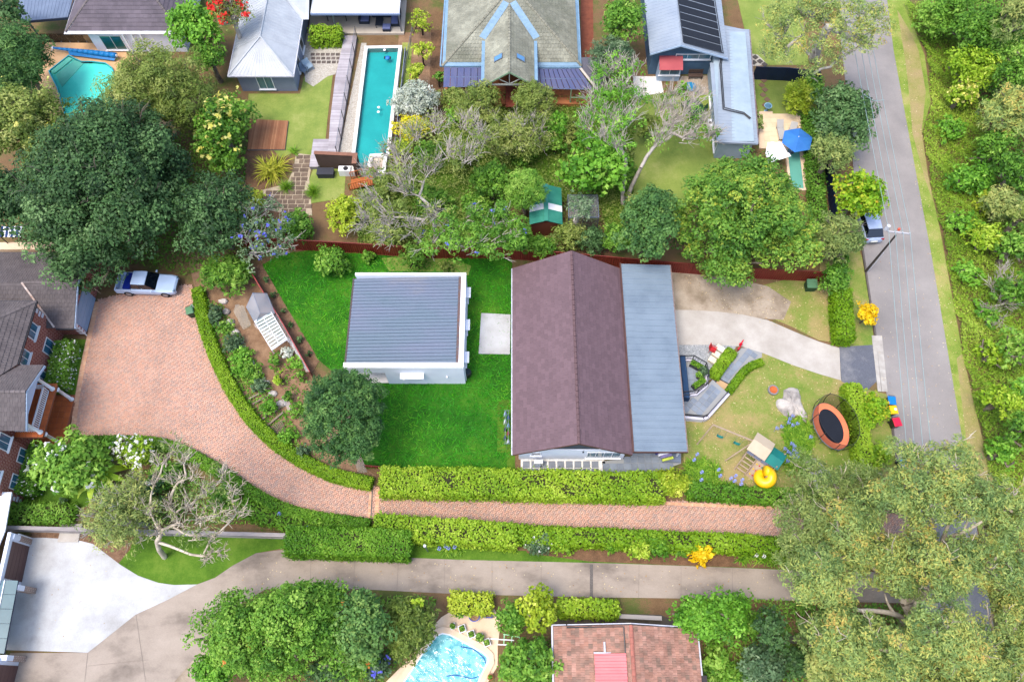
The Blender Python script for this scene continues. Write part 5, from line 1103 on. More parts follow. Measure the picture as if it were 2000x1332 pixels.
for k in range(5): a, d = P(88 + k * 16.5,84), P(88 + (k + 1) * 16.5 - 1,84); b = MB(); b.obox(a, d - a, (0,.02,0),(0,0,1.2)); b.build('glass_panel', clearmat('clear panel glass', (.86,.94,.94,1),.06), gf)
for k in range(6): a = P(88 + k * 16.5,84); b = MB(); b.box(a.x - .03, a.x + .03, a.y - .03, a.y + .04,0,.2); b.build('spigot', M_STEEL, gf)
# pale house yard
sheet('yard_lawn', [(486,184),(586,184),(594,150),(622,138),(650,148),(640,230),(636,272),(612,304),(570,300),(550,310),(480,240)],.03, M_YARD)
sheet('pebble_yard', [(590,66),(674,66),(668,110),(655,146),(640,150),(612,170),(596,160)],.036, M_GRAVEL)
sheet('pebble_strip', [(706,85),(716,85),(690,332),(658,304),(664,292)],.04, M_GRAVEL)
sheet('pool_side_earth', [(780,64),(868,64),(872,220),(760,300),(766,200)],.022, M_BED)
sheet('pool_side_grass', [(786,84),(806,84),(796,190),(776,190)],.03, M_VERGE)
yp = sheet('stepping_slabs', [(607,103),(666,103),(664,127),(605,127)],.045, M_GRAVEL)
cl = []
for i in range(6):
 for j in range(3):
  p = P(612 + i * 9.8 + (j - 1) * 1,107.5 + j * 7.6); cl.append((p.x, p.y, .42,.38,0))
pave(yp, 'stone_slab', cl, mat('dark weathered stone', L(138,124,116,.55), L(108,98,92,.5), scale=2, rough=.9, rnd=.2), z=.04)
def decking(name, label, px, z, m, w=.14, along='x', gap=.012):
 pl = [(p.x, p.y) for p in PP(px, z)]; t = thing(name, label, 'deck', (sum(p[0] for p in pl) / len(pl), sum(p[1] for p in pl) / len(pl),0)); b = MB(); b.prism(pl, 0, z - .03); b.build('base', mat('deck side', L(150,144,146,.55), rough=.8), t)
 ar = sum(pl[i - 1][0] * pl[i][1] - pl[i][0] * pl[i - 1][1] for i in range(len(pl))); pl = pl if ar > 0 else pl[::-1]
 k = 1 if along == 'x' else 0; lo, hi = min(p[k] for p in pl), max(p[k] for p in pl); l2, h2 = min(p[1 - k] for p in pl), max(p[1 - k] for p in pl); rd = random.Random(3); d = MB(); y = lo
 while y < hi:
  r = [(l2, y),(h2, y),(h2, y + w - gap),(l2, y + w - gap)] if k else [(y, l2),(y + w - gap, l2),(y + w - gap, h2),(y, h2)]
  c = clip_poly(r, pl)
  if len(c) > 2: d.tint = rd.random(); d.prism(c, z - .03, z + rd.uniform(-.002,.002))
  y += w
 d.build('deck_board', m, t, tint=True, kind='stuff'); return t
M_GDECK = tintmat('silvered deck board', [L(196,188,192,.62), L(178,170,176,.6), L(206,200,204,.64)],.8,.18,.9, obj=False)
M_BDECK = tintmat('brown deck board', [L(178,122,86,.6), L(160,106,74,.58), L(190,136,98,.6)],.75,.12,.8, obj=False)
decking('grey_boardwalk', 'silver grey timber boardwalk beside the lap pool fence', [(673,70),(697,70),(659,305),(640,305),(645,232),(655,150)],.45, M_GDECK)
decking('grey_deck', 'silver grey deck square at the end of the boardwalk', [(612,272),(645,272),(656,305),(620,326),(604,326)],.44, M_GDECK)
decking('brown_deck', 'small brown timber deck set into the lawn', [(488,233),(563,236),(556,292),(483,292)],.22, M_BDECK, along='y')
fn = thing('pool_fence', 'grey steel pool fence between the boardwalk and the lap pool', 'fence', P(680,180)); A_, B_ = P(697,72,.45), P(660,303,.45); n = 7
for k in range(n + 1):
 p = A_.lerp(B_, k / n); b = MB(); b.box(p.x - .03, p.x + .03, p.y - .03, p.y + .03,0,1.75); b.build('post', M_BLACK, fn)
 if k < n: railing(fn, [p + Vector((0,0,.08)), A_.lerp(B_, (k + 1) / n) + Vector((0,0,.08))],1.15, M_STEEL, bars=.009, name='panel', r=.018, posts=False, mid=(), bar_step=.12)
fn2 = thing('side_fence', 'grey steel pool fence on the garden side of the lap pool', 'fence', P(800,130)); A_, B_ = P(808,66), P(788,170)
for k in range(5):
 p = A_.lerp(B_, k / 4); b = MB(); b.box(p.x - .03, p.x + .03, p.y - .03, p.y + .03,0,1.3); b.build('post', M_STEEL, fn2)
 if k < 4: railing(fn2,[p, A_.lerp(B_, (k + 1) / 4)],1.2, M_STEEL, bars=.009, name='panel', r=.018, posts=False, mid=())
# outdoor lounge under the patio roof
M_WICKER = mat('dark wicker', L(62,70,84,.5), L(46,52,66,.5), scale=8, rough=.8); M_CUSH = mat('lavender grey cushion', L(120,130,176,.6), rough=.85)
def sofa(name, label, x, y, w, d, back='n', n=2):
 t = thing(name, label, 'sofa', (x, y, .25)); b = MB(); b.box(x - w / 2, x + w / 2, y - d / 2, y + d / 2,.27,.6); b.build('base', M_WICKER, t)
 b = MB()
 if back == 'n': b.box(x - w / 2, x + w / 2, y + d / 2 - .18, y + d / 2,.6,1.0)
 elif back == 'w': b.box(x - w / 2, x - w / 2 + .18, y - d / 2, y + d / 2,.6,1.0)
 else: b.box(x + w / 2 - .18, x + w / 2, y - d / 2, y + d / 2,.6,1.0)
 b.build('backrest', M_WICKER, t)
 for k in range(n):
  b = MB()
  if back == 'n': b.box(x - w / 2 + .05 + k * (w - .1) / n, x - w / 2 + .03 + (k + 1) * (w - .1) / n, y - d / 2 + .03, y + d / 2 - .2,.6,.74)
  else: b.box(x - w / 2 + (.2 if back == 'w' else .04), x + w / 2 - (.2 if back == 'e' else .04), y - d / 2 + .05 + k * (d - .1) / n, y - d / 2 + .03 + (k + 1) * (d - .1) / n, .6,.74)
  b.build('cushion', M_CUSH, t)
c = P(711,44,.5); sofa('wicker_sofa', 'dark wicker armchair at the open end of the patio lounge', c.x, c.y + .7,1.1,1.5, 'w', 1)
c = P(750,28,.5); sofa('wicker_sofa', 'dark wicker sofa along the back of the patio lounge', c.x, c.y + .2,2.6,.9, 'n', 3)
c = P(771,44,.5); sofa('wicker_sofa', 'dark wicker corner sofa at the pool end of the patio lounge', c.x + .1, c.y + .6,1.0,2.0, 'e', 2)
ot = thing('ottoman', 'lavender cushioned ottoman at the front of the patio lounge', 'ottoman', P(756,58,.25)); c = P(756,58,.25); b = MB(); b.cbox(c + Vector((0,0,.01)),.85,.75,.3); b.build('base', M_WICKER, ot); b = MB(); b.cbox(c + Vector((0,0,.32)),.83,.73,.12); b.build('cushion', M_CUSH, ot)
tb = thing('coffee_table', 'low dark table between the patio sofas', 'table', P(742,48,.25)); c = P(742,48,.25); b = MB(); b.cbox(c + Vector((0,0,.36)),.8,1.2,.05); b.build('tabletop', M_WICKER, tb)
for sx in (-.34,.34):
 for sy in (-.54,.54): b = MB(); b.cbox(c + Vector((sx, sy, .01)),.06,.06,.35); b.build('leg', M_WICKER, tb)
dt = thing('patio_table', 'dark dining table in the shade of the patio roof', 'table', P(660,34,.25)); c = P(660,36,.25); b = MB(); b.cbox(c + Vector((0,0,.7)),2.2,1.1,.06); b.build('tabletop', M_BLACK, dt)
for sx in (-1,1):
 for sy in (-.45,.45): b = MB(); b.cbox(c + Vector((sx, sy, .01)),.07,.07,.69); b.build('leg', M_BLACK, dt)
def chair(name, label, p, rz, m, seat=.45, w=.55, z=.06, group=None):
 t = thing(name, label, 'chair', (p.x, p.y, z), group, rz); T = Matrix.Translation((0,0,0))
 def bx(nm, x0, x1, y0, y1, z0, z1): b = MB(); b.box(x0, x1, y0, y1, z0, z1); o = b.build(nm, m, t, local=True); return o
 bx('seat', -w / 2, w / 2,-w / 2, w / 2, seat - .05, seat); b = MB(); b.obox((-w / 2, w / 2 - .05, seat),(w, 0,0),(0,.05,0),(0,.18,.5)); b.build('backrest', m, t, local=True)
 for x in (-w / 2, w / 2 - .05):
  bx('armrest', x, x + .05,-w / 2, w / 2, seat + .2, seat + .24)
  for y in (-w / 2, w / 2 - .05): bx('leg', x + .003, x + .047, y + .003, y + .047,0, seat + (.2 if y < 0 else -.05))
 return t
M_GREYPL = mat('pale grey blue plastic', L(166,190,208,.66), rough=.5); M_GREYPL2 = mat('slate grey plastic', L(120,142,164,.6), rough=.5)
chair('garden_chair', 'pale grey garden chair on the pebbles by the grey house wall', P(604,136), R(40), M_GREYPL, w=.75); chair('garden_chair', 'darker grey garden chair tucked closer to the grey house wall', P(595,143), R(60), M_GREYPL2, w=.7)
def pot(label, px, py, r, h, m, z=.03, soil=True, plant=None, group=None, name='plant_pot', sq=False, rz=0):
 c = P(px, py, z); t = thing(name, label, 'plant pot', c, group)
 b = MB()
 if sq:
  o = [(-r, -r),(r, -r),(r, r),(-r, r)]; rot = lambda q: (c.x + q[0] * math.cos(rz) - q[1] * math.sin(rz), c.y + q[0] * math.sin(rz) + q[1] * math.cos(rz)); ou = [rot(q) for q in o]; i_ = inset(ou, r * .18); ring(b, ou, i_, z, z + h); b.build('body', m, t); s = MB(); s.prism(i_, z, z + h * .85); s.build('soil', M_BED, t)
 else:
  b.lathe(c, [(.001,0),(r * .7,0),(r, h),(r * .86, h),(r * .82, h * .85)],16); b.build('body', m, t, smooth=False); s = MB(); s.lathe((c.x, c.y, z + h * .85),[(.001,0),(r * .83,0)],16); s.build('soil', M_BED, t)
 if plant:
  kind, lm, sz = plant; bb = MB(); rd = random.Random(int(px))
  if kind == 'strap': blades(bb, (c.x, c.y, z + h * .85),34, sz, .07, rd, (.3,1.3),.05,.6); bb.build('plant', lm, t, tint=True)
  else:
   rng = np.random.default_rng(int(px)); d = sphere_dirs(260, rng, -.1); cen = np.array((c.x, c.y, z + h * .8 + sz * .45)) + d * sz * rng.uniform(.5,1,(260,1)) * .62; a, e = leaves_at(cen, d + np.array((0,0,.4)),.16,.1, rng); link('plant', quad_mesh('plant', cen, a, e, rng.random(260), origin(t)), lm, t)
 return t
# ------------------------------------------------------------------ leaf palettes
K_ = .92
def lm(name, *c, k=K_, **kw): return leafmat(name, [L(*x, k) for x in c], **kw)
LM_DARK = lm('deep blue green leaf', (38,64,36),(58,90,48),(84,120,66),(122,152,96))
LM_BLUEG = lm('grey blue green leaf', (48,72,46),(70,98,64),(98,126,86),(138,158,120))
LM_OLIVE = lm('olive fine leaf', (78,100,38),(108,130,52),(140,154,74),(174,180,106))
LM_MID = lm('mid green leaf', (54,96,26),(86,134,38),(120,164,56),(158,190,84))
LM_BIG = lm('broad tree leaf', (52,92,30),(80,126,42),(110,152,54),(142,168,62),(176,178,62))
LM_LIME = lm('lime leaf', (84,140,16),(124,184,24),(160,208,40),(196,226,70))
LM_YELLOW = lm('golden yellow leaf', (196,186,6),(222,214,10),(240,230,30),(250,240,90), k=.75)
LM_ORANGE = lm('amber yellow leaf', (226,174,4),(244,202,10),(252,218,24),(252,230,70), k=.75)
LM_YGREEN = lm('yellow green leaf', (108,134,24),(142,166,36),(174,190,54),(206,214,92))
LM_HEDGE = lm('clipped hedge leaf', (70,108,12),(100,142,18),(128,164,30),(154,184,54))
LM_LHEDGE = lm('bright hedge leaf', (88,128,22),(122,160,32),(152,182,46),(184,202,78))
LM_DHEDGE = lm('dark hedge leaf', (50,96,18),(78,128,26),(106,152,38),(142,180,60))
LM_GUM = lm('gum leaf', (86,114,62),(118,144,80),(150,170,92),(180,182,92),(198,166,88))
LM_GUM2 = lm('grey gum leaf', (80,106,52),(112,134,70),(146,162,88),(180,182,102))
LM_CONIF = lm('conifer spray', (44,80,40),(68,108,52),(98,138,68),(136,166,84))
LM_SILVER = lm('silver leaf', (170,184,164),(196,206,186),(218,224,206),(236,238,226), k=.72)
LM_FRESH = lm('fresh rosette leaf', (60,110,26),(90,144,36),(120,174,54),(160,202,84))
LM_FLUSH = lm('orange tipped leaf', (80,128,16),(108,156,24),(138,176,34),(172,182,46),(202,164,56))
LM_STRAP = lm('strap leaf', (52,96,18),(88,134,26),(124,166,44),(170,194,70))
LM_FLAX = lm('flax leaf', (96,110,18),(140,150,34),(176,176,60),(206,198,90))
LM_WEED = lm('roadside weed leaf', (78,116,26),(112,150,38),(146,176,54),(188,200,90))
LM_FL_W = lm('white petal', (240,240,232),(252,252,248), k=.85); LM_FL_R = lm('red petal', (214,34,30),(236,60,50), k=.8); LM_FL_P = lm('violet petal', (92,96,214),(124,130,232), k=.8); LM_FL_Y = lm('pale yellow petal', (222,216,90),(236,232,140), k=.8); LM_FL_O = lm('orange petal', (220,130,50),(232,156,84), k=.75)
M_AGA = mat('lilac agapanthus', L(160,172,238,.8), L(138,152,228,.78), scale=5, rough=.7); M_AGAW = mat('white agapanthus', L(240,240,240,.85), rough=.7)
# ------------------------------------------------------------------ remaining yard ground
sp = sheet('stone_path', [(578,300),(612,304),(604,350),(610,422),(560,418),(518,410),(512,372),(560,360),(574,330)],.04, mat('pale path mortar', L(206,190,164,.66), L(178,160,134,.62), scale=3, rough=.95))
pl_ = np.array([(p.x, p.y) for p in PP([(578,302),(610,306),(602,352),(606,418),(520,410),(514,374),(566,362),(574,330)])]); rd = random.Random(11); cl = []
y = pl_[:, 1].min() + .3
while y < pl_[:, 1].max():
 x = pl_[:, 0].min() + rd.uniform(0,.5)
 while x < pl_[:, 0].max():
  w = rd.choice((.42,.62,.72,.86))
  if in_poly(np.array([(x + w / 2, y)]), pl_)[0]: cl.append((x + w / 2, y, w, .46, rd.gauss(0,.02)))
  x += w + .07
 y += .53
pave(sp, 'path_stone', cl, mat('brown path stone', L(146,126,106,.55), L(112,94,82,.52), scale=2, rough=.9, rnd=.22, fine=.08), z=.036)
sheet('bed_by_deck', [(440,320),(484,292),(556,292),(575,330),(512,372),(518,410),(600,425),(612,470),(470,470),(450,400)],.025, M_REDSOIL)
sheet('path_lawn', [(612,330),(676,330),(672,388),(606,398),(604,352)],.03, M_YARD)
sheet('orchard_litter', [(850,170),(1240,170),(1240,480),(850,480),(700,470),(700,360),(850,300)],.012, M_GREEN)
sheet('cottage_side_path', [(842,60),(864,60),(872,240),(838,240)],.03, M_REDSOIL)
sheet('brick_side_path', [(1134,0),(1158,0),(1160,130),(1136,130)],.03, mat('rust red paving', L(160,92,66,.6), L(132,74,54,.55), scale=2, rough=.85))
sheet('dark_mulch', [(1000,400),(1170,390),(1200,515),(980,490)],.02, M_REDSOIL)
sheet('blue_house_lawn', [(1240,190),(1400,170),(1404,300),(1400,390),(1290,420),(1236,400)],.03, M_YARD)
sheet('white_sand', [(1236,150),(1290,150),(1296,182),(1240,190)],.036, M_WGRAVEL); sheet('straw_mulch', [(1320,150),(1392,148),(1396,185),(1330,190)],.036, M_DIRT)
sheet('side_lawn', [(1436,-20),(1560,-20),(1580,128),(1470,128)],.03, M_YARD); sheet('walled_lawn', [(1470,155),(1592,160),(1600,230),(1482,228)],.03, M_YARD)
tp = sheet('cream_terrace', [(1482,220),(1508,220),(1508,226),(1562,228),(1576,372),(1562,372),(1540,292),(1482,292)],.16, M_SAND)
pave(tp, 'paver', [(P(1487 + i * 10.6,228).x + .02 * j, P(1487,229 + j * 8.9).y, .55,.55,0) for i in range(7) for j in range(7)], mat('cream paver', L(236,212,178,.78), L(226,200,166,.76), scale=1.2, rough=.8, rnd=.05), th=.02, z=.158)
pool('plunge_pool', 'narrow green plunge pool at the edge of the cream terrace', [(1538,291),(1561,291),(1570,368),(1546,368)],.22,.22, M_SAND, mat('green pool lining', L(110,186,170,.6), rough=.6), M_WATER, floor_z=.17)
bp_ = sheet('chequer_path', [(1462,105),(1480,108),(1500,128),(1470,130)],.036, M_GRAVEL); pave(bp_, 'paver', [(P(x, y).x, P(x, y).y, .5,.5, R(40)) for x, y in ((1475,113),(1484,121),(1472,123),(1493,127))], mat('dark paver', L(100,94,90,.5), rough=.9))
ss = [(1492,158),(1488,167),(1494,176),(1490,186),(1498,195),(1494,206)]
ORD = 'first second third fourth fifth sixth seventh eighth ninth tenth eleventh'.split(); proto = None
for k, (x, y) in enumerate(ss):
 p = P(x, y, .03)
 if proto is None: b = MB(); b.cbox((0,0,0),.5,.5,.04, R(40)); proto = b.build('stepping_stone', mat('dull stepping stone', L(150,120,100,.55), rough=.9), local=True); proto.location = p; tag(proto, 'first dull brown stepping stone from the navy fence across the walled lawn', 'stepping stone', 'stepping stones across the walled lawn')
 else: o = proto.copy(); COL.objects.link(o); o.location = p; o['label'] = ORD[k] + ' dull brown stepping stone from the navy fence across the walled lawn'
# ------------------------------------------------------------------ fences
def panel_fence(name, label, line, h, m, step=2.4, rib=.1, dep=.045, cap=True, cat='fence', z0=0.0):
 pts = [P(a, c) for a, c in line]; t = thing(name, label, cat, pts[len(pts) // 2])
 for i in range(len(pts) - 1):
  d = pts[i + 1] - pts[i]; n = max(1, round(d.length / step)); e = d.normalized(); s = Vector((-e.y, e.x, 0))
  for k in range(n):
   a, c = pts[i] + d * (k / n), pts[i] + d * ((k + 1) / n); L_ = (c - a).length; K = int(L_ / rib); b = MB(); lo = []
   for j in range(K + 1): lo.append(a + e * (L_ * (j / K)) + s * (dep if j % 2 else -dep) * .5 + Vector((0,0,.05 + z0)))
   up = [p + Vector((0,0, h - .1)) for p in lo]; b.mesh(lo + up, [(j, j + 1, K + 2 + j, K + 1 + j) for j in range(K)]); b.build('panel', m, t)
   b = MB(); b.obox(a - s * .045 - e * .03 + Vector((0,0,0)), e * .06, s * .09,(0,0, h)); b.build('post', m, t)
   if cap: b = MB(); b.obox(a - s * .04 + e * .032 + Vector((0,0, h - .07)), e * (L_ - .065), s * .08,(0,0,.06)); b.build('rail', m, t); b = MB(); b.obox(a - s * .03 + e * .032 + Vector((0,0,.0)), e * (L_ - .065), s * .06,(0,0,.05)); b.build('rail', m, t)
 return t
M_RED = mat('oxblood steel fence', L(150,58,46,.55), L(132,46,38,.52), scale=1, rough=.5, spec=.4)
panel_fence('red_fence', 'long oxblood red steel fence between the rear gardens', [(450,482),(560,487),(700,495),(850,505),(980,505),(1090,512),(1300,531),(1450,543),(1556,548),(1606,551)],1.75, M_RED)
panel_fence('diagonal_red_fence', 'slanting red fence between the bright lawn and the netted vegetable garden', [(478,512),(500,548),(560,645),(612,738)],1.3, mat('faded red fence', L(186,84,82,.6), L(170,72,72,.58), scale=1, rough=.5))
b_ = panel_fence('low_red_fence', 'short low red fence piece at the corner of the big lime hedge', [(712,912),(745,915)],.6, M_RED)
M_NAVY = mat('navy steel fence', L(38,56,92,.5), L(30,46,78,.48), scale=1, rough=.5)
panel_fence('navy_fence', 'navy blue panel fence crossing the garden beside the blue house', [(1468,156),(1530,158),(1592,166)],1.8, M_NAVY, rib=.3, dep=.02); panel_fence('street_navy_fence', 'navy blue fence running along the street garden edge', [(1592,166),(1600,240),(1612,330),(1622,430),(1630,515)],1.6, M_NAVY, rib=.3, dep=.02)
M_PALE = mat('weathered grey rail', L(186,178,176,.62), L(156,148,146,.58), scale=2, rough=.8, stretch=(.4,3,1))
rf_ = thing('rail_fence', 'long weathered grey three rail fence above the shared lane', 'fence', P(280,1036)); p0, p1 = P(-40,1035), P(575,1052); n = 13; d = (p1 - p0) / n
for k in range(n + 1): a = p0 + d * k; b = MB(); b.box(a.x - .06, a.x + .06, a.y - .05, a.y + .05,0,1.45); b.build('post', M_PALE, rf_)
for k in range(n):
 a = p0 + d * k
 b = MB(); b.obox(a + Vector((.002,-.14,1.452)), d * .998,(0,.28,0),(0,0,.05)); b.build('cap_rail', M_PALE, rf_)
 for z in (.25,.8): b = MB(); b.obox(a + Vector((.002,-.09, z)), d * .998,(0,.035,0),(0,0,.3)); b.build('rail', M_PALE, rf_)
ng = thing('navy_gate', 'dark navy gate beside the white garage wall', 'gate', P(50,1048)); a, c = P(38,1046), P(61,1053); b = MB(); b.obox(a, c - a, (0,.05,0),(0,0,1.7)); b.build('gate_panel', M_NAVY, ng); b = MB(); b.obox(c, (.1,0,0),(0,.1,0),(0,0,1.8)); b.build('gate_post', M_WHITE, ng)
b = MB(); b.cbox(P(138,1041),2.0 * .8,1.4,.12); tag(b.build('concrete_pit_lid', M_CONC), 'square concrete pit lid in the mulch by the rail fence', 'pit lid')
# feature wall with the chest, pump and steps
fw = thing('feature_wall', 'brown rendered screen wall at the end of the lap pool', 'wall', P(660,350)); a, c = P(624,329), P(705,333); M_BR = mat('brown render', L(108,88,78,.55), L(92,74,66,.52), scale=1.2, rough=.85); b = MB(); b.obox(a, c - a, (0,.3,0),(0,0,2.15)); b.obox((c.x - .38, c.y - .85,0),(.38,0,0),(0,.85,0),(0,0,2.15)); b.build('wall', M_BR, fw)
b = MB(); b.obox(a + Vector((-.04,-.04,2.152)),(c - a) + Vector((.08,0,0)),(0,.38,0),(0,0,.05)); b.obox((c.x - .42, c.y - .9,2.153),(.46,0,0),(0,.86,0),(0,0,.05)); b.build('coping', mat('rust coping', L(166,118,96,.6), L(140,98,80,.58), scale=2, rough=.8), fw)
ch = thing('storage_chest', 'charcoal storage chest against the brown screen wall', 'chest', P(638,343)); c = P(638,343); M_CH = mat('charcoal resin', L(74,76,86,.5), L(64,66,76,.5), scale=3, rough=.7, stretch=(8,1,1)); b = MB(); b.cbox(c, 1.55,.75,.62); b.build('body', M_CH, ch); b = MB(); b.cbox(c + Vector((0,0,.622)),1.62,.82,.07); b.build('lid', M_CH, ch)
pu = thing('pool_pump', 'white pool heater unit beside the wooden steps', 'pump', P(676,340)); c = P(676,340); b = MB(); b.cbox(c, 1.15,.6,.85); b.build('casing', M_WHITE, pu); b = MB(); b.lathe(c + Vector((.12,0,.855)),[(.02,0),(.24,.01),(.24,.03),(.02,.03)],14); b.build('fan_grille', M_BLACK, pu)
sw = thing('wooden_stairs', 'orange timber garden steps with slatted rails beside the brown screen wall', 'stairs', P(700,352)); M_OR = mat('orange oiled timber', L(206,120,60,.6), L(180,98,48,.58), scale=2, rough=.6, stretch=(1,4,1))
s0 = P(684,372)
for k in range(5): b = MB(); b.box(s0.x + .45 * k, s0.x + .45 * k + .43, s0.y + .1, s0.y + 1.25,.14 * k + .05,.14 * k + .1); b.build('tread', M_OR, sw)
for y, z in ((s0.y - .02,0),(s0.y + 1.35,0)): railing(sw, [(s0.x, y, 0),(s0.x + 1.2, y + .1,.4),(s0.x + 2.6, y + .1,.75)],.95, M_OR, bars=.03, name='handrail', r=.045, mid=(.1,), bar_step=.24, pr=.045)
# ------------------------------------------------------------------ street: pole, wires, bins, cars
pb = P(1690,531); PT = 5.95; po = thing('power_pole', 'dark timber power pole with pale crossarm by the street', 'power pole', pb)
b = MB(); b.tube([pb, pb + Vector((0,0, PT + .1))],.11,.08,9); b.build('pole', mat('tarred pole timber', L(92,82,78,.5), L(70,62,58,.48), scale=3, rough=.85), po)
b = MB(); b.tube([pb + Vector((.16,-.06,0)), pb + Vector((.15,-.05,3.4))],.04, sides=6); b.build('cable_guard', M_GUTTER, po)
ca, cb = P(1733,452, PT), P(1777,457, PT); b = MB(); b.obox(ca + Vector((0,-.06,-.06)), cb - ca, (0,.11,0),(0,0,.11)); b.build('crossarm', mat('bleached crossarm', L(196,194,200,.7), rough=.7), po)
ins = [P(x, y, PT + .05) for x, y in ((1734,452),(1747,453),(1762,455),(1776,457))]
for q in ins: b = MB(); b.lathe(q, [(.001,.16),(.05,.13),(.06,.05),(.04,0)],8); b.build('insulator', M_GUTTER, po)
b = MB(); b.tube([P(1733,445, PT + .35) + Vector((0,0,-.3)), P(1733,445, PT + .35) + Vector((0,0,.3))],.16, sides=10); b.build('transformer_can', M_GUTTER, po)
b = MB(); b.lathe(P(1755,449, PT),[(.001,.2),(.11,.16),(.12,0),(.001,0)],10); b.build('warning_cap', mat('orange red cap', L(226,96,70,.65), rough=.5), po)
M_WIRE = mat('bare aluminium wire', L(170,196,196,.62), rough=.4, metal=.2)
N_ = [P(x, y, PT + .2) for x, y in ((1669,79),(1680,68),(1693,71),(1706,83))]; S_2 = [P(x, y, PT + .2) for x, y in ((1776,900),(1791,900),(1808,900),(1824,900))]
for i, q in enumerate(ins):
 t = q + Vector((0,0,.15)); u = (N_[i] - t); v = (S_2[i] - t); b = MB(); path = [t + u * f + Vector((0,0,(f * f - f * 2.2) * .25)) for f in (1.5,1.25,1,.75,.5,.25)] + [t] + [t + v * f + Vector((0,0,(f * f - f * 1.8) * .25)) for f in (.2,.4,.6,.8,1,1.2,1.4,1.6)]
 b.tube(path, .022, sides=4); tag(b.build('power_line', M_WIRE),['power line nearest the gardens, first on the crossarm', 'power line second along the crossarm from the gardens', 'power line third along the crossarm from the gardens', 'power line nearest the bush, last on the crossarm'][i], 'power line', 'power lines over the street')
b = MB(); m_ = [(N_[0].lerp(ins[0],.31) + Vector((0,0,-.05))),(N_[3].lerp(ins[3],.33))]; b.tube([m_[0], m_[0].lerp(m_[1],.5) + Vector((0,-.3,-.15)), m_[1]],.025, sides=4); tag(b.build('wire_spacer', M_WIRE), 'thin spacer tying the power lines together above the street', 'spacer')
def bin_(label, px, py, lid, body, rz=0.0, group='wheelie bins'):
 c = P(px, py, 1.0); c.z = .045; t = thing('wheelie_bin', label, 'wheelie bin', c, group, rz)
 b = MB(); b.loft([[(-.22,-.26,.06),(.22,-.26,.06),(.22,.26,.06),(-.22,.26,.06)],[(-.3,-.34,.95),(.3,-.34,.95),(.3,.34,.95),(-.3,.34,.95)]]); b.build('body', body, t, local=True)
 b = MB(); b.loft([[(-.32,-.38,.955),(.32,-.38,.955),(.32,.36,.955),(-.32,.36,.955)],[(-.32,-.38,1.0),(.32,-.38,1.0),(.32,.36,1.0),(-.32,.36,1.0)],[(-.24,-.28,1.06),(.24,-.28,1.06),(.24,.28,1.06),(-.24,.28,1.06)]]); b.build('lid', lid, t, local=True)
 b = MB(); b.tube([(-.26,.42,.98),(.26,.42,.98)],.025, sides=6); b.build('handle', body, t, local=True)
 for s in (-1,1): b = MB(); b.tube([(s * .2,.3,.1),(s * .28,.3,.1)],.1, sides=10); b.build('wheel', M_BLACK, t, local=True)
 return t
M_BINB = mat('bin blue', L(10,130,220,.7), rough=.4); M_BINY = mat('bin yellow', L(252,196,10,.75), rough=.4); M_BINR = mat('bin red', L(230,30,70,.7), rough=.4); M_BING = mat('bin dark green', L(44,84,58,.55), rough=.5); M_BINGL = mat('bin lid green', L(98,146,106,.6), rough=.5)
bin_('blue lidded wheelie bin next to the yellow lidded one at the kerb', 1742,782, M_BINB, M_BING, R(-5)); bin_('yellow lidded wheelie bin at the kerb', 1745,800, M_BINY, M_BING, R(3)); bin_('red lidded wheelie bin at the kerb', 1752,824, M_BINR, M_BLACK, R(8)); bin_('blue lidded wheelie bin standing alone nearest the big gum', 1766,905, M_BINB, M_BING, R(-4)); bin_('green lidded wheelie bin on the brick drive beside the curved hedge', 370,606, M_BINGL, M_BING, R(20))
c = P(1749,799,1.1); b = MB(); b.lathe(c, [(.001,.06),(.1,.04),(.12,0)],10); tag(b.build('paper_bag', M_WHITE), 'round white package lying on the yellow bin lid', 'package')
bg_ = MB(); c = P(378,602,.06); bg_.lathe(c, [(.001,0),(.25,.05),(.28,.25),(.15,.45),(.04,.52)],9); tag(bg_.build('rubbish_bag', mat('teal white bag', L(60,190,170,.6), L(230,240,236,.7), scale=4, rough=.5, contrast=(.45,.55))), 'teal and white rubbish bag behind the green bin', 'bag')
cb_ = thing('compost_bin', 'green lidded compost box by the red fence end', 'compost bin', P(1580,563)); c = P(1580,563); b = MB(); b.cbox(c, .85,.75,.75); b.build('body', M_BING, cb_); b = MB(); b.slab([c + Vector((-.46,-.4,.78)), c + Vector((.46,-.4,.78)), c + Vector((.46,.42,.95)), c + Vector((-.46,.42,.95))],.05); b.build('lid', M_BINGL, cb_)
M_TYRE = mat('tyre rubber', L(34,34,36,.5), rough=.85); M_RIM = mat('alloy rim', L(180,184,190,.7), rough=.3, metal=.7); M_CARGL = mat('car glass', L(20,30,46,.35), rough=.04, spec=1.0)
def wheel(t, x, y, r=.36, w=.24):
 s = 1 if y > 0 else -1; b = MB(); b.tube([(x, y - s * w, r),(x, y, r)], r, sides=18); o = b.build('wheel', M_TYRE, t, local=True); b = MB(); b.tube([(x, y - s * .05, r),(x, y + s * .012, r)], r * .62, sides=12); b.build('rim', M_RIM, o, local=True)
def xsec(x, w, z0, zm, z1, tw): return [(x, -w * .92, z0),(x, w * .92, z0),(x, w, zm),(x, w * .985,(zm + z1) / 2 + .06),(x, w * tw, z1),(x, 0, z1 + .03),(x, -w * tw, z1),(x, -w * .985,(zm + z1) / 2 + .06),(x, -w, zm)]
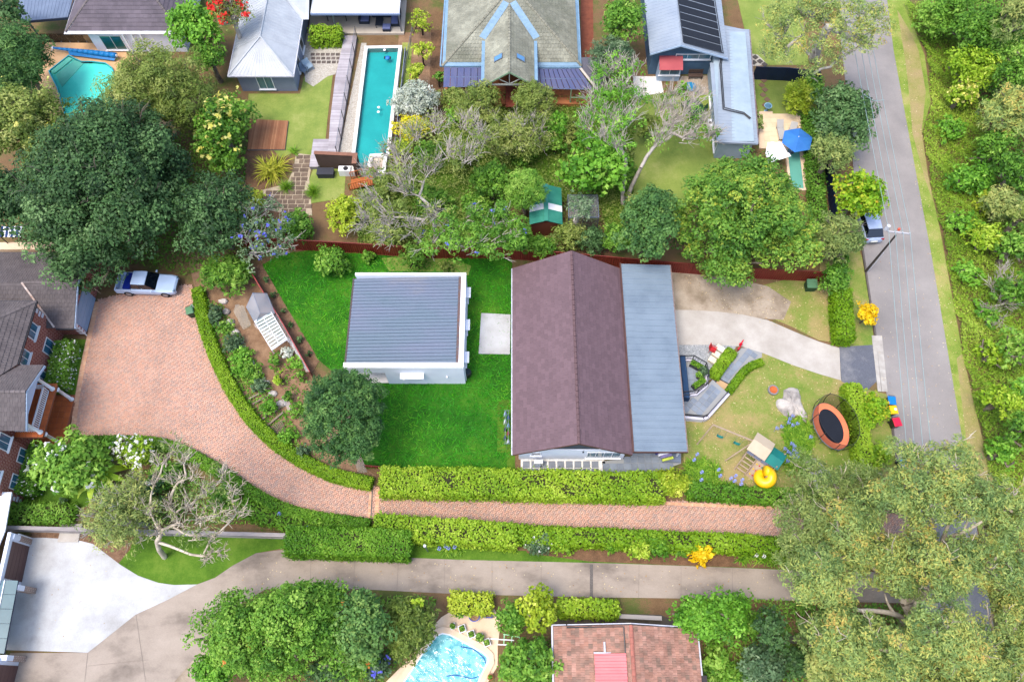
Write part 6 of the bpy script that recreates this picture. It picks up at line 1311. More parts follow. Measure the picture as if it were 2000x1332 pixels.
def vehicle(name, label, cat, loc, rz, paint, kind):
 t = thing(name, label, cat, loc, None, rz); b = MB()
 if kind == 'ute':
  b.loft([xsec(x, w, z0,.62, z1, tw) for x, w, z0, z1, tw in ((2.62,.66,.42,.78,.8),(2.5,.84,.32,.92,.8),(2.0,.93,.3,1.02,.8),(1.0,.95,.3,1.1,.82),(.6,.95,.3,1.12,.9),(-1.15,.95,.3,1.12,.92))]); b.build('body', paint, t, smooth=False, local=True)
  roof = [(.28,.68,1.74),(-.2,.7,1.78),(-.95,.68,1.76)]; base = [(1.02,.8),(-1.12,.8)]
  gl = [((1.0,.82,1.12),(.3,.68,1.73)),((-1.12,.82,1.12),(-.95,.66,1.75))]
 else:
  b.loft([xsec(x, w, z0,.6, z1, tw) for x, w, z0, z1, tw in ((2.25,.62,.4,.7,.8),(2.1,.8,.3,.82,.8),(1.6,.89,.26,.95,.8),(.9,.91,.26,1.02,.85),(-1.7,.91,.26,1.04,.9),(-2.15,.86,.34,.98,.9),(-2.28,.74,.42,.8,.9))]); b.build('body', paint, t, local=True)
  roof = [(.25,.66,1.52),(-.5,.68,1.56),(-1.5,.64,1.5)]; gl = [((.95,.8,1.02),(.28,.66,1.5)),((-2.1,.78,1.03),(-1.5,.62,1.48))]
 b = MB(); b.loft([[(x, -w, z),(x, w, z),(x, w * .94, z + .05),(x, 0, z + .075),(x, -w * .94, z + .05)] for x, w, z in roof]); b.build('roof', paint, t, local=True)
 for nm, (lo, hi) in zip(('windscreen', 'rear_window'), gl): b = MB(); d = .02 if nm == 'windscreen' else -.02; b.slab([(lo[0] + d, -lo[1], lo[2]),(lo[0] + d, lo[1], lo[2]),(hi[0] + d, hi[1], hi[2]),(hi[0] + d, -hi[1], hi[2])],.03); b.build(nm, M_CARGL, t, local=True)
 for s in (-1,1):
  f, r = gl; xm = (f[0][0] + r[0][0]) / 2 - .1
  for x0, x1 in ((f[0][0] - .06, xm + .05),(xm - .05, r[0][0] + .06)):
   k = lambda x: f[1][0] + (x - f[0][0]) * (r[1][0] - f[1][0]) / (r[0][0] - f[0][0]); b = MB(); b.slab([(x0, s * f[0][1] * 1.0, f[0][2] - .02),(x1, s * f[0][1] * 1.0, f[0][2] - .02),(k(x1), s * f[1][1], f[1][2]),(k(x0), s * f[1][1], f[1][2])],.03); b.build('side_window', M_CARGL, t, local=True)
  for x in ((1.65,-1.65) if kind == 'ute' else (1.4,-1.35)): wheel(t, x, s * (.95 if kind == 'ute' else .92),.39 if kind == 'ute' else .34)
  fx = 2.47 if kind == 'ute' else 2.08; b = MB(); b.cbox((fx, s * .62,.76),.2,.3,.14, s * -.4); b.build('headlight', M_GLASS, t, local=True)
  bx_ = -2.66 if kind == 'ute' else -2.2; b = MB(); b.cbox((bx_, s * .7,.78),.12,.3,.16, s * .25); b.build('tail_light', mat('tail light red', L(190,20,30,.6), rough=.2), t, local=True)
  b = MB(); b.cbox((f[0][0] - .25, s * (f[0][1] + .22), f[0][2] + .02),.12,.2,.13); b.build('mirror', paint, t, local=True)
 if kind == 'ute':
  b = MB(); b.box(-2.65,-1.18,-.93,.93,.5,.62); b.box(-2.65,-1.18,-.93,-.85,.62,1.1); b.box(-2.65,-1.18,.85,.93,.62,1.1); b.box(-2.65,-2.58,-.85,.85,.62,1.1); b.build('tray', paint, t, local=True)
  b = MB(); b.box(-1.9,-1.25,-.8,.8,.625,1.2); b.build('tool_box', mat('royal blue lid', L(24,50,160,.55), rough=.4), t, local=True)
  b = MB(); b.box(2.6,2.7,-.55,.55,.5,.75); b.build('grille', M_BLACK, t, local=True)
 else: b = MB(); b.box(-2.36,-2.27,-.3,.3,.55,.68); b.build('number_plate', mat('plate white', L(230,230,220,.7), rough=.5), t, local=True)
 return t
M_WHITECAR = mat('pale blue white paint', L(190,212,242,.72), rough=.22, spec=.7); M_SILVERCAR = mat('silver blue paint', L(190,206,236,.7), rough=.2, spec=.7, metal=.15)
c = P(354,566); vehicle('parked_ute', 'pale white utility truck parked under the dark tree on the brick drive', 'ute', (c.x - 2.7,33.25,.065), R(-2), M_WHITECAR, 'ute')
c = P(1713,478); vehicle('parked_car', 'silver hatchback parked at the kerb behind the power pole', 'car', (c.x - .75, c.y + 2.2,.05), R(94), M_SILVERCAR, 'wagon')
c = P(1990,1020); vehicle('parked_car', 'white car half hidden by gum leaves, upper one at the right edge', 'car', (41.2,11.4,.05), R(100), M_WHITECAR, 'wagon'); vehicle('parked_car', 'white car half hidden by gum leaves, lower one at the right edge', 'car', (40.4,6.2,.05), R(100), M_WHITECAR, 'wagon')
# ------------------------------------------------------------------ front garden: entry terrace, trampoline, play tower
en = thing('entry_terrace', 'raised slate entry terrace with curved white wall and black railings', 'terrace', P(1360,760)); M_LAV = mat('lavender white wall', L(226,222,232,.78), L(210,206,218,.76), scale=1.5, rough=.7)
ow = [(p.x, p.y) for p in PP([(1318,699),(1353,699),(1379,714),(1384,738),(1382,754),(1362,771),(1335,774),(1318,774)],.85)]; b = MB(); b.prism(inset(ow, .25),0,.55); b.build('floor', mat('pale grout', L(1,1,1)), en); b = MB(); ring(b, ow, inset(ow, .24),0,.85); b.build('wall', M_LAV, en)
fl = en.children[0]; iw = np.array(inset(ow, .55)); o_ = iw.min(0); pave(fl, 'slate_tile', [q for q in ((o_[0] + .3 + .6 * i, o_[1] + .1 + .6 * j, .58,.58,0) for i in range(5) for j in range(8)) if in_poly(np.array([q[:2]]), iw)[0]], M_SLATE, z=.545)
mid = [(x, y, .85) for x, y in inset(ow, .12)]; railing(en, mid[0:8],.75, M_BLACK, bars=.012, r=.045, mid=(.12,), pr=.045, bar_step=.2)
rp = [(p.x, p.y) for p in PP([(1318,778),(1340,776),(1362,772),(1384,750),(1392,741),(1420,766),(1381,810),(1374,813),(1338,809),(1318,808)],.5)]
rt_ = thing('slate_ramp', 'lower slate paved ramp with white edge wall leading to the verandah', 'ramp', P(1360,800)); b = MB(); b.prism(rp, 0,.47); fl2 = b.build('floor', MATS['pale grout'], rt_)
def tiles(parent, poly, s, rot, z, nm='slate_tile', m=M_SLATE):
 pn = np.array(poly); c = pn.mean(0); u = np.array((math.cos(rot), math.sin(rot))); v = np.array((-u[1], u[0])); q = []
 for i in range(-9,10):
  for j in range(-12,13):
   p = c + u * (i + .5) * s + v * (j + .5) * s
   k = [p + (u * a + v * e) * s * .42 for a in (-1,1) for e in (-1,1)]
   if in_poly(np.array(k), pn).all(): q.append((p[0], p[1], s - .03, s - .03, rot))
 pave(parent, nm, q, m, z=z)
tiles(fl2, rp, .5, R(48),.465)
ew = PP([(1421,766),(1381,811),(1374,814),(1318,809)],.7); b = MB()
for i in range(3): d = ew[i + 1] - ew[i]; s = Vector((-d.y, d.x, 0)).normalized() * .26; b.obox((ew[i].x, ew[i].y, 0),(d.x, d.y, 0),(s.x, s.y, 0) if s.y < 0 else (-s.x, -s.y, 0),(0,0,.7 + .004 * i))
b.build('edge_wall', M_LAV, rt_); railing(rt_, [(p.x - .05, p.y - .1,.7) for p in ew],.55, M_BLACK, r=.045, mid=(.4,), pr=.04)
pp2 = [(p.x, p.y) for p in PP([(1393,740),(1448,680),(1462,680),(1488,688),(1488,698),(1465,708),(1440,730),(1420,765)])]; ps = MB(); ps.prism(pp2,0,.045); sp2 = ps.build('slate_path', MATS['pale grout'], kind='structure'); tiles(sp2, pp2,.52, R(48),.042)
dm = MB(); c = P(1411,752,.08); dm.cbox(c, 1.1,.62,.02, R(-32)); o = dm.build('doormat', mat('jute mat', L(206,172,130,.66), rough=.95)); tag(o, 'beige doormat with dark border on the slate path', 'doormat'); dm = MB(); dm.cbox(c + Vector((0,0,-.012)),1.35,.85,.01, R(-32)); dm.build('border', M_BLACK, o)
cv = thing('covered_barbecue', 'covered barbecue under a dark blue cover on the entry terrace', 'barbecue', P(1336,742,.55)); c = P(1333,742,.57); b = MB()
b.loft([[(c.x - .35 * k, c.y - 1.9, z),(c.x + .35 * k, c.y - 1.95, z),(c.x + .35 * k, c.y + 1.9, z),(c.x - .35 * k, c.y + 1.85, z)] for k, z in ((.8,.57),(.85,1.2),(.6,1.45))]); b.build('cover', mat('navy cover cloth', L(36,78,120,.55), L(28,62,100,.5), scale=2, rough=.7, stretch=(4,.6,1), bump=.4, bscale=4), cv)
b = MB(); b.box(c.x - .3, c.x + .3, c.y - 1.7, c.y - 1.65,1.2,1.52); b.build('handle', M_BLACK, cv)
for k, (x, y, rz, s) in enumerate(((1361,718,-32,1.3),(1363,752,35,1.2))):
 c = P(x, y, .58); t = thing('planter_box', ['dark planter box of clipped box by the upper terrace wall', 'dark planter box of clipped box at the lower terrace bend'][k], 'planter', c); b = MB(); b.cbox(c, s, .5,.4, R(rz)); b.build('body', M_BLACK, t); rng = np.random.default_rng(k); n = 700; u = rng.uniform(-.5,.5,(n, 2)) * (s, .46); ca_, sa_ = math.cos(R(rz)), math.sin(R(rz)); cen = np.stack([c.x + u[:, 0] * ca_ - u[:, 1] * sa_, c.y + u[:, 0] * sa_ + u[:, 1] * ca_, c.z + .42 + rng.random(n) * .18],1); a, e = leaves_at(cen, np.tile((0,0,1.0),(n, 1)),.1,.07, rng); link('plant', quad_mesh('plant', cen, a, e, rng.random(n), origin(t)), LM_DHEDGE, t)
pot('dark round pot with a bushy green plant on the entry terrace', 1363,737,.26,.4, M_BLACK, .58, plant=('bush', LM_MID, .5)); pot('dark pot with a grey leaved plant against the terrace railing', 1372,731,.26,.4, M_BLACK, .58, plant=('bush', LM_BLUEG, .75))
chair('red_chair', 'small red garden chair on the blue grey gravel', P(1390,687), R(60), mat('red painted metal', L(206,40,44,.6), rough=.4), w=.5);
for k, (x, y) in enumerate(((1405,683),(1398,695),(1391,706))):
 b = MB(); b.cbox(P(x, y, .05),.75,.5,.34, R(-38)); b.build('block', mat('pale limewashed block', L(236,230,214,.8), L(214,200,170,.75), scale=1.5, rough=.8)); tag(bpy.data.objects['block' if k == 0 else 'block.%03d' % k],['pale block on the gravel, top one touching the path hedge', 'pale block on the gravel, middle of the row', 'pale block on the gravel, nearest the terrace railing'][k], 'block', 'pale blocks in a row by the path hedge')
for k, (x, y, r) in enumerate(((1445,675,40),(1441,684,60))):
 t = thing('red_ornament', ['bright red garden ornament standing at the hedge end by the drive', 'smaller red ornament half tucked into the path hedge'][k], 'ornament', P(x, y)); c = P(x, y, .05); s = .75 - .25 * k; b = MB(); b.lathe(c, [(.001,0),(.16 * s, .1),(.2 * s, .35),(.1 * s, .5),(.02,.55)],10); b.build('body', mat('glossy red', L(236,30,60,.65), rough=.3), t, smooth=True); b = MB(); b.tube([c + Vector((0,0,.45)), c + Vector((.18 * s, .25 * s, .75))],.09 * s, .05,7); b.build('neck', MATS['glossy red'], t)
tr = thing('trampoline', 'oval trampoline with orange padding and a black safety net', 'trampoline', P(1627,832)); TC = P(1623,832,.85); TA = R(-100.5 + 0); ua = Vector((.235,-.972,0)); va_ = Vector((.972,.235,0)); TL, TS = 2.0,1.3
def el(k, n, l, s, z): a = 2 * math.pi * k / n; return TC + ua * (l * math.cos(a)) + va_ * (s * math.sin(a)) + Vector((0,0, z))
n = 36; b = MB(); b.face([el(k, n, TL - .5, TS - .42,.02) for k in range(n)]); b.build('mat', mat('navy black jumping mat', L(26,34,50,.45), L(34,42,58,.45), scale=1.5, rough=.8), tr)
b = MB(); pk_ = []
for q in range(12):
 b = MB()
 for k in range(q * 3, q * 3 + 3): b.mesh([el(k, n, TL - .5, TS - .42,.04), el(k + 1, n, TL - .5, TS - .42,.04), el(k + 1, n, TL, TS, .06), el(k, n, TL, TS, .06), el(k, n, TL - .5, TS - .42,.0), el(k + 1, n, TL - .5, TS - .42,.0), el(k + 1, n, TL, TS, .0), el(k, n, TL, TS, .0)],[(3,2,1,0),(2,3,7,6),(0,1,5,4)])
 b.build('pad', mat('orange safety pad', L(248,144,100,.72), L(232,122,82,.68), scale=1, rough=.6), tr)
b = MB(); b.tube([el(k, n, TL + .03, TS + .03,-.04) for k in range(n + 1)],.035, sides=6, cap=False); b.build('frame', M_STEEL, tr)
for k in range(0, n, 6): b = MB(); p = el(k, n, TL, TS, -.05); b.tube([p, Vector((p.x, p.y, 0))],.03, sides=5); b.build('leg', M_STEEL, tr)
for k in range(0, n, 4): b = MB(); p = el(k + 1, n, TL + .08, TS + .08,-.3); q = el(k + 1, n, TL + .28, TS + .28,1.7); b.tube([p, p.lerp(q, .5) + (p - TC).normalized() * .12, q],.028, sides=6); b.build('net_pole', M_BLACK, tr)
M_NET = clearmat('black safety mesh', (.6,.6,.62,1),-1,.6, alpha=.92, diff=(.01,.01,.012,1)); b = MB(); R0 = [el(k, n, TL, TS, .05) for k in range(n)]; R1 = [el(k, n, TL + .2, TS + .2,1.65) for k in range(n)]; b.mesh(R0 + R1,[(k, (k + 1) % n, n + (k + 1) % n, n + k) for k in range(n)]); b.build('net', M_NET, tr); b = MB(); b.tube(R1 + [R1[0]],.02, sides=5, cap=False); b.build('top_ring', M_BLACK, tr)
fp = thing('fire_pit', 'round grey fire pit with a rust orange bowl', 'fire pit', P(1509,763)); c = P(1509,763); b = MB(); b.lathe(c, [(.44,0),(.44,.26),(.34,.26),(.34,.1)],20); b.build('ring', mat('grey stone ring', L(160,158,162,.6), L(136,134,140,.56), scale=5, rough=.9), fp); b = MB(); b.lathe(c, [(.001,.08),(.24,.14),(.36,.24)],20); b.build('bowl', mat('rusted bowl', L(226,122,66,.65), L(196,100,54,.6), scale=4, rough=.8), fp)
M_ROCK = mat('lichen grey sandstone', L(216,208,200,.62), L(120,114,112,.5), scale=.9, rough=.95, fine=.15, bump=.7, bscale=5, detail=9, contrast=(.42,.72))
def rock(name, label, px, h, seed=1, m=M_ROCK):
 pts = PP(px); pts = smooth_line(pts + [pts[0]],4)[:-1]; c = sum(pts, Vector()) / len(pts); rd = random.Random(seed); b = MB(); n = len(pts); vs = []; K = 6
 for k in range(K):
  f = k / K; s = math.cos(f * math.pi / 2) ** .7
  for i, p in enumerate(pts): q = c + (p - c) * s * (1 + rd.uniform(-.05,.05) * (k > 0)); vs.append((q.x, q.y, h * math.sin(f * math.pi / 2) * (1 + .16 * math.sin(i * .9 + seed)) * rd.uniform(.93,1.07)))
 vs.append((c.x, c.y, h * 1.05)); b.mesh(vs, [(k * n + i, k * n + (i + 1) % n, (k + 1) * n + (i + 1) % n, (k + 1) * n + i) for k in range(K - 1) for i in range(n)] + [((K - 1) * n + i, (K - 1) * n + (i + 1) % n, K * n) for i in range(n)]); return tag(b.build(name, m, smooth=True), label, 'boulder')
rock('boulder', 'large pale grey boulder in the dry front lawn beyond the fire pit', [(1530,762),(1545,756),(1560,764),(1566,790),(1576,812),(1572,826),(1558,812),(1540,816),(1527,808),(1515,792),(1518,780),(1528,778)],.42,2); rock('boulder', 'dark stained grey boulder at the lower corner of the front lawn', [(1578,892),(1592,896),(1612,915),(1626,932),(1610,962),(1595,955),(1582,930),(1572,908)],.4,5)
# play tower with swings
ply = thing('play_tower', 'timber play tower with beige and green canopies, yellow tube slide and swing beam', 'play set', P(1462,900)); u = Vector((.79,-.61,0)); v = Vector((.61,.79,0)); O = P(1448,892); M_TIM = mat('pale treated timber', L(196,174,150,.66), L(176,154,132,.62), scale=3, rough=.8); Q = lambda a, c, z: O + u * a + v * c + Vector((0,0, z))
for a in (0,1.35,2.4):
 for c in (0,1.3): b = MB(); b.obox(Q(a, c, 0), u * .09, v * .09,(0,0,2.3)); b.build('post', M_TIM, ply)
for k in range(9): b = MB(); b.obox(Q(.0 + .265 * k, -.04,1.3), u * .25, v * 1.45,(0,0,.035)); b.build('deck_board', M_TIM, ply)
M_BEIGE = mat('beige canopy cloth', L(208,190,166,.7), L(196,178,154,.68), scale=1, rough=.85); M_TEALC = mat('teal canopy cloth', L(20,140,132,.6), L(14,124,118,.58), scale=1, rough=.7)
b = MB(); b.slab([Q(-.15,-.15,2.25), Q(1.45,-.15,2.25), Q(1.45,.7,2.75), Q(-.15,.7,2.75)],.02); b.slab([Q(-.15,.7,2.752), Q(1.45,.7,2.752), Q(1.45,1.6,2.25), Q(-.15,1.6,2.25)],.02); b.build('beige_canopy', M_BEIGE, ply)
b = MB(); b.slab([Q(1.5,-.1,2.1), Q(2.65,-.1,2.1), Q(2.65,.65,2.4), Q(1.5,.65,2.4)],.02); b.slab([Q(1.5,.65,2.402), Q(2.65,.65,2.402), Q(2.65,1.4,2.1), Q(1.5,1.4,2.1)],.02); b.build('teal_canopy', M_TEALC, ply)
for k in range(3): b = MB(); b.obox(Q(.05 + .62 * k, -.03,1.4), u * .55, v * .03,(0,0,.6)); b.build('side_panel', mat('blue grey slotted panel', L(150,160,190,.6), rough=.6), ply)
for k in range(4): b = MB(); b.obox(Q(.15,-.25 - .27 * k, 1.1 - .28 * k), u * .8, v * -.1,(0,0,.05)); b.build('ladder_rung', M_TIM, ply)
for a in (.08,.97): b = MB(); b.tube([Q(a, -.05,1.35), Q(a, -1.3,0)],.05, sides=4); b.build('ladder_rail', M_TIM, ply)
b = MB(); b.slab([Q(1.05,-.02,1.32), Q(1.85,-.02,1.32), Q(1.85,-1.15,.02), Q(1.05,-1.15,.02)],.04); rw_ = b.build('climbing_wall', M_TIM, ply)
hm = [mat('hold yellow', L(240,200,40,.7), rough=.5), mat('hold red', L(210,60,80,.6), rough=.5), mat('hold green', L(60,130,90,.55), rough=.5)]
for k in range(9): f = (k % 3 + .5) / 3; g = (k // 3 + .6) / 3.2; b = MB(); b.cbox(Q(1.1 + .7 * f, -.05 - 1.1 * g, 1.35 - 1.3 * g),.1,.1,.08); b.build('climbing_hold', hm[k % 3], rw_)
M_YSL = mat('yellow slide plastic', L(252,206,20,.75), L(244,190,12,.72), scale=1, rough=.35, spec=.5); sc_ = Q(2.3,-.75,0); b = MB(); b.tube([sc_ + Vector((.44 * math.cos(a),.44 * math.sin(a),1.45 - .9 * k / 20)) for k in range(21) for a in (R(100) - k / 20 * 6.6,)],.42, sides=14); b.build('tube_slide', M_YSL, ply, smooth=True)
b = MB(); b.tube([sc_, sc_ + Vector((0,0,1.5))],.06, sides=6); b.build('slide_post', M_TIM, ply); b = MB(); b.slab([Q(.35,1.4,1.32), Q(1.05,1.4,1.32), Q(1.05,2.5,.3), Q(.35,2.5,.3)],.06); b.build('open_slide', mat('pale yellow slide', L(250,220,90,.75), rough=.4), ply)
s0, s1 = P(1393,829,2.35), Q(0,.75,2.28); s0.z = 2.3; b = MB(); b.tube([s0, s1],.07, sides=5); b.build('swing_beam', M_TIM, ply)
for p in (P(1361,868), P(1398,831)): b = MB(); b.tube([s0, p],.055, sides=5); b.build('swing_leg', M_TIM, ply)
b = MB(); b.tube([s1, P(1416,900)],.055, sides=5); b.build('swing_leg', M_TIM, ply)
for f in (.3,.72):
 p = s0.lerp(s1, f); d = (s1 - s0).normalized(); b = MB(); b.loft([[p + d * a + Vector((0,0, z)) + v * w for w, z in ((-.1, zz),(.1, zz),(.1, zz + .03),(-.1, zz + .03))] for a, zz in ((-.26,-1.7),(-.12,-1.8),(.12,-1.8),(.26,-1.7))]); sw_ = b.build('swing_seat', M_TEALC, ply); b = MB(); b.tube([p + d * -.26, p + d * -.26 + Vector((0,0,-1.68))],.012, sides=3); b.tube([p + d * .26, p + d * .26 + Vector((0,0,-1.68))],.012, sides=3); b.build('chain', mat('teal chain', L(110,170,150,.6), rough=.5), sw_)
# ------------------------------------------------------------------ vegetable garden
M_FILM = clearmat('milky greenhouse film', (.82,.86,.92,1),.0,.3, alpha=.7, diff=(.62,.66,.74,1)); M_NETW = clearmat('white crop netting', (.95,.95,.95,1),-1,.5, alpha=.78, diff=(.8,.8,.82,1)); M_NETG = clearmat('grey bird net', (.9,.92,.88,1),-1,.5, alpha=.8, diff=(.5,.52,.48,1))
gh = thing('greenhouse_tent', 'film covered greenhouse tent against the slanting red fence', 'greenhouse', P(508,605)); e0, e1 = P(481,600,1.3), P(499,633,1.3); r0, r1 = P(494,572,2.1), P(508,612,2.1); f0, f1 = P(521,573,1.3), P(537,612,1.3); b = MB(); gz = lambda p: Vector((p.x, p.y, 0)); b.face([e0, e1, r1, r0]); b.face([r0, r1, f1, f0]); b.face([gz(e0), gz(e1), e1, e0]); b.face([gz(f1), gz(f0), f0, f1]); b.face([gz(e1), gz(f1), f1, r1, e1]); b.face([gz(f0), gz(e0), e0, r0, f0]); b.build('film', M_FILM, gh); b = MB()
for a, c in ((e0, e1),(r0, r1),(f0, f1),(e0, r0),(r0, f0),(e1, r1),(r1, f1),(e0, gz(e0)),(e1, gz(e1)),(f0, gz(f0)),(f1, gz(f1))): b.tube([a, c],.025, sides=4)
b.build('frame', M_STEEL, gh)
lv = thing('louvre_frame', 'white frame of glass louvres on legs beside the greenhouse tent', 'louvre frame', P(528,650)); k0, k1, k2, k3 = P(497,628,1.5), P(530,610,1.5), P(561,663,1.5), P(531,684,1.5); b = MB()
for a, c in ((k0, k1),(k1, k2),(k2, k3),(k3, k0),(k0.lerp(k1,.5), k3.lerp(k2,.5))): b.tube([a, c],.035, sides=4)
b.build('frame', M_WHITE, lv)
for k in (k0, k1, k2, k3): b = MB(); b.tube([k, gz(k)],.03, sides=4); b.build('leg', M_WHITE, lv)
for i in range(10):
 for j in range(2):
  f0_, f1_ = (i + .1) / 10,(i + .76) / 10; a = k0.lerp(k3, f0_).lerp(k1.lerp(k2, f0_), j * .5 + .02); c = k0.lerp(k3, f0_).lerp(k1.lerp(k2, f0_), j * .5 + .48); d = k0.lerp(k3, f1_).lerp(k1.lerp(k2, f1_), j * .5 + .48); e = k0.lerp(k3, f1_).lerp(k1.lerp(k2, f1_), j * .5 + .02); b = MB(); b.slab([a, c, d, e],.012); b.build('louvre', mat('pale green louvre glass', L(214,230,222,.75), L(196,216,208,.7), scale=2, rough=.15, spec=.6), lv)
def cloth(name, label, strip, m, cat='netting'):
 """draped strip from pairs of points"""
 rd = random.Random(4); b = MB(); N = 7; rows = []
 L_ = [Vector(p[0]) for p in strip]; R_ = [Vector(p[1]) for p in strip]; L_, R_ = smooth_line(L_, 5), smooth_line(R_, 5)
 for a, c in zip(L_, R_): rows.append([a.lerp(c, k / (N - 1)) + Vector((rd.uniform(-.03,.03), rd.uniform(-.03,.03), rd.uniform(-.07,.07))) for k in range(N)])
 b.mesh([p for r in rows for p in r],[(i * N + k, i * N + k + 1,(i + 1) * N + k + 1,(i + 1) * N + k) for i in range(len(rows) - 1) for k in range(N - 1)]); return tag(b.build(name, m, smooth=True), label, cat)
cloth('crop_netting', 'white crop netting swept over the louvre frame to the red fence', [(P(495,632,1.3), P(500,641,1.2)),(P(520,645,1.62), P(526,655,1.62)),(P(545,655,1.62), P(552,663,1.6)),(P(566,662,1.4), P(568,672,1.3)),(P(585,690,1.0), P(580,695,.8)),(P(605,727,.5), P(598,724,.3))], M_NETW); cloth('fence_netting', 'pale netting hanging along the slanting red fence', [(P(540,610,1.35), P(534,616,.6)),(P(556,640,1.3), P(550,645,.6)),(P(580,682,1.25), P(574,686,.5)),(P(604,725,1.0), P(598,728,.3))], M_NETW)
cloth('bird_net', 'grey green bird net draped over the lower bed beside the tent', [(P(460,594,1.0), P(476,597,1.1)),(P(457,610,.8), P(484,618,.9)),(P(468,632,.5), P(490,633,.7)),(P(474,644,.2), P(488,638,.5))], M_NETG); cloth('net_bundle', 'bundled pale netting on the rockery wall near the pine', [(P(548,775,.3), P(556,772,.5)),(P(556,790,.4), P(567,788,.5)),(P(562,805,.2), P(573,800,.3))], M_NETW); cloth('shade_cloth', 'crumpled grey shade cloth hung beside the low red fence', [(P(690,897,.9), P(706,892,1.0)),(P(696,912,.5), P(712,908,.7)),(P(698,925,.1), P(718,922,.3))], M_NETG)
M_SLEEP = mat('weathered garden sleeper', L(176,160,142,.6), L(138,122,106,.56), scale=3, rough=.9)
for k, (a, c, lb) in enumerate((((488,782),(531,760), 'grey sleeper edging the upper vegetable bed'),((496,792),(536,770), 'second grey sleeper just below the upper bed edge'),((512,824),(523,814), 'short sleeper left of the small mesh frame'),((536,808),(552,796), 'sleeper beside the netting bundle'),((520,838),(555,808), 'long sleeper above the lattice'))):
 p, q = P(*a), P(*c); d = q - p; s = Vector((-d.y, d.x, 0)).normalized() * .14; b = MB(); b.obox(p, d, s, (0,0,.25)); tag(b.build('garden_sleeper', M_SLEEP), lb, 'sleeper', 'timber sleepers edging the vegetable beds')
rd = random.Random(8)
for k in range(11):
 f = k / 10; p = P(438 + f * 50 + (f ** 2) * 62,590 + f * 200); q = [(p.x + .45 * math.cos(t) * rd.uniform(.7,1.2), p.y + .3 * math.sin(t) * rd.uniform(.7,1.2)) for t in np.linspace(0,6.28,8)[:-1]]; b = MB(); b.loft([[(x, y, 0) for x, y in q],[(x, y, .22) for x, y in q],[(p.x + (x - p.x) * .7, p.y + (y - p.y) * .7,.32) for x, y in q]]); o = b.build('edging_stone', M_ROCK); tag(o, ORD[k] + ' sandstone block from the top of the curved rockery edge', 'stone', 'sandstone blocks edging the vegetable garden')
la = thing('lattice_frame', 'pale timber lattice lying over a vegetable bed', 'lattice', P(540,838)); q = [P(523,838,.3), P(550,820,.3), P(561,842,.3), P(538,858,.3)]
for i in range(9): f = (i + .5) / 9; b = MB(); b.tube([q[0].lerp(q[1], f), q[3].lerp(q[2], f)],.022, sides=4); b.build('lath', M_SLEEP, la); b = MB(); b.tube([q[0].lerp(q[3], f) + Vector((0,0,.045)), q[1].lerp(q[2], f) + Vector((0,0,.045))],.022, sides=4); b.build('lath', M_SLEEP, la)
# ------------------------------------------------------------------ back gardens
gs = thing('green_shed', 'small green shed with pale skylight sheets on its gable roof', 'shed', P(1066,425)); c0 = P(1066,440); M_GSH = mat('green steel sheet', L(70,160,138,.6), L(50,138,120,.56), scale=1, rough=.5); xs = (-1.5,0,1.5); Y_ = [P(1066,438,2.2).y, P(1066,367,2.2).y]; CX = P(1066,410,2.3).x
b = MB(); b.box(CX - 1.3, CX + 1.3, Y_[0] + .15, Y_[1],0,2.1); b.build('wall', mat('rust brown shed wall', L(130,70,50,.5), rough=.8), gs)
for s in (-1,1):
 for k in range(6): y0 = Y_[0] + (Y_[1] - Y_[0]) * k / 6; y1 = y0 + (Y_[1] - Y_[0]) / 6 - .004; b = MB(); b.slab([(CX + s * 1.5, y0,2.15),(CX + s * 1.5, y1,2.15),(CX, y1,2.75),(CX, y0,2.75)],.03); b.build('roof_sheet', mat('milky skylight sheet', L(232,232,236,.75), rough=.5) if k == 2 else M_GSH, gs)
b = MB(); b.box(CX - .2, CX + .2, Y_[0], Y_[1],2.74,2.8); b.build('ridge_cap', M_GSH, gs)
av = thing('wire_aviary', 'grey mesh aviary cage beside the green shed', 'aviary', P(1135,440)); a0, a1 = P(1108,448), P(1163,405); b = MB(); X_ = (a0.x, a1.x); YY = (a0.y, a1.y)
for x in (X_[0],(X_[0] + X_[1]) / 2, X_[1]):
 for y in YY: b.box(x - .04, x + .04, y - .04, y + .04,0,1.9)
for y in YY + ((YY[0] + YY[1]) / 2,): b.box(X_[0], X_[1], y - .035, y + .035,1.902,1.96)
for x in X_: b.box(x - .035, x + .035, YY[0], YY[1],1.962,2.0)
b.build('frame', M_STEEL, av); b = MB(); b.face([(X_[0], YY[0],1.93),(X_[1], YY[0],1.93),(X_[1], YY[1],1.93),(X_[0], YY[1],1.93)]); b.face([(X_[0], YY[0],0),(X_[1], YY[0],0),(X_[1], YY[0],1.9),(X_[0], YY[0],1.9)]); b.build('mesh_panel', clearmat('grey wire mesh', (.7,.72,.74,1),-1,.5, alpha=.8, diff=(.4,.42,.45,1)), av)
um = thing('garden_umbrella', 'blue hexagonal umbrella over the cream terrace', 'umbrella', P(1556,284)); c = P(1560,268,2.35); b = MB(); HX = [c + Vector((1.55 * math.cos(R(60 * k + 12)),1.55 * math.sin(R(60 * k + 12)),-.45)) for k in range(6)]
for k in range(6): b = MB(); b.slab([c, HX[k], HX[(k + 1) % 6]],.012); b.build('canopy_panel', mat('cornflower blue canvas', L(60,132,214,.68), L(50,118,200,.66), scale=1, rough=.75, rnd=.08), um)
b = MB(); b.tube([(c.x, c.y, .16), c + Vector((0,0,.12))],.03, sides=6); b.build('pole', M_WHITE, um); b = MB(); b.lathe((c.x, c.y, .16),[(.001,.1),(.25,.08),(.3,0)],12); b.build('base', M_STEEL, um)
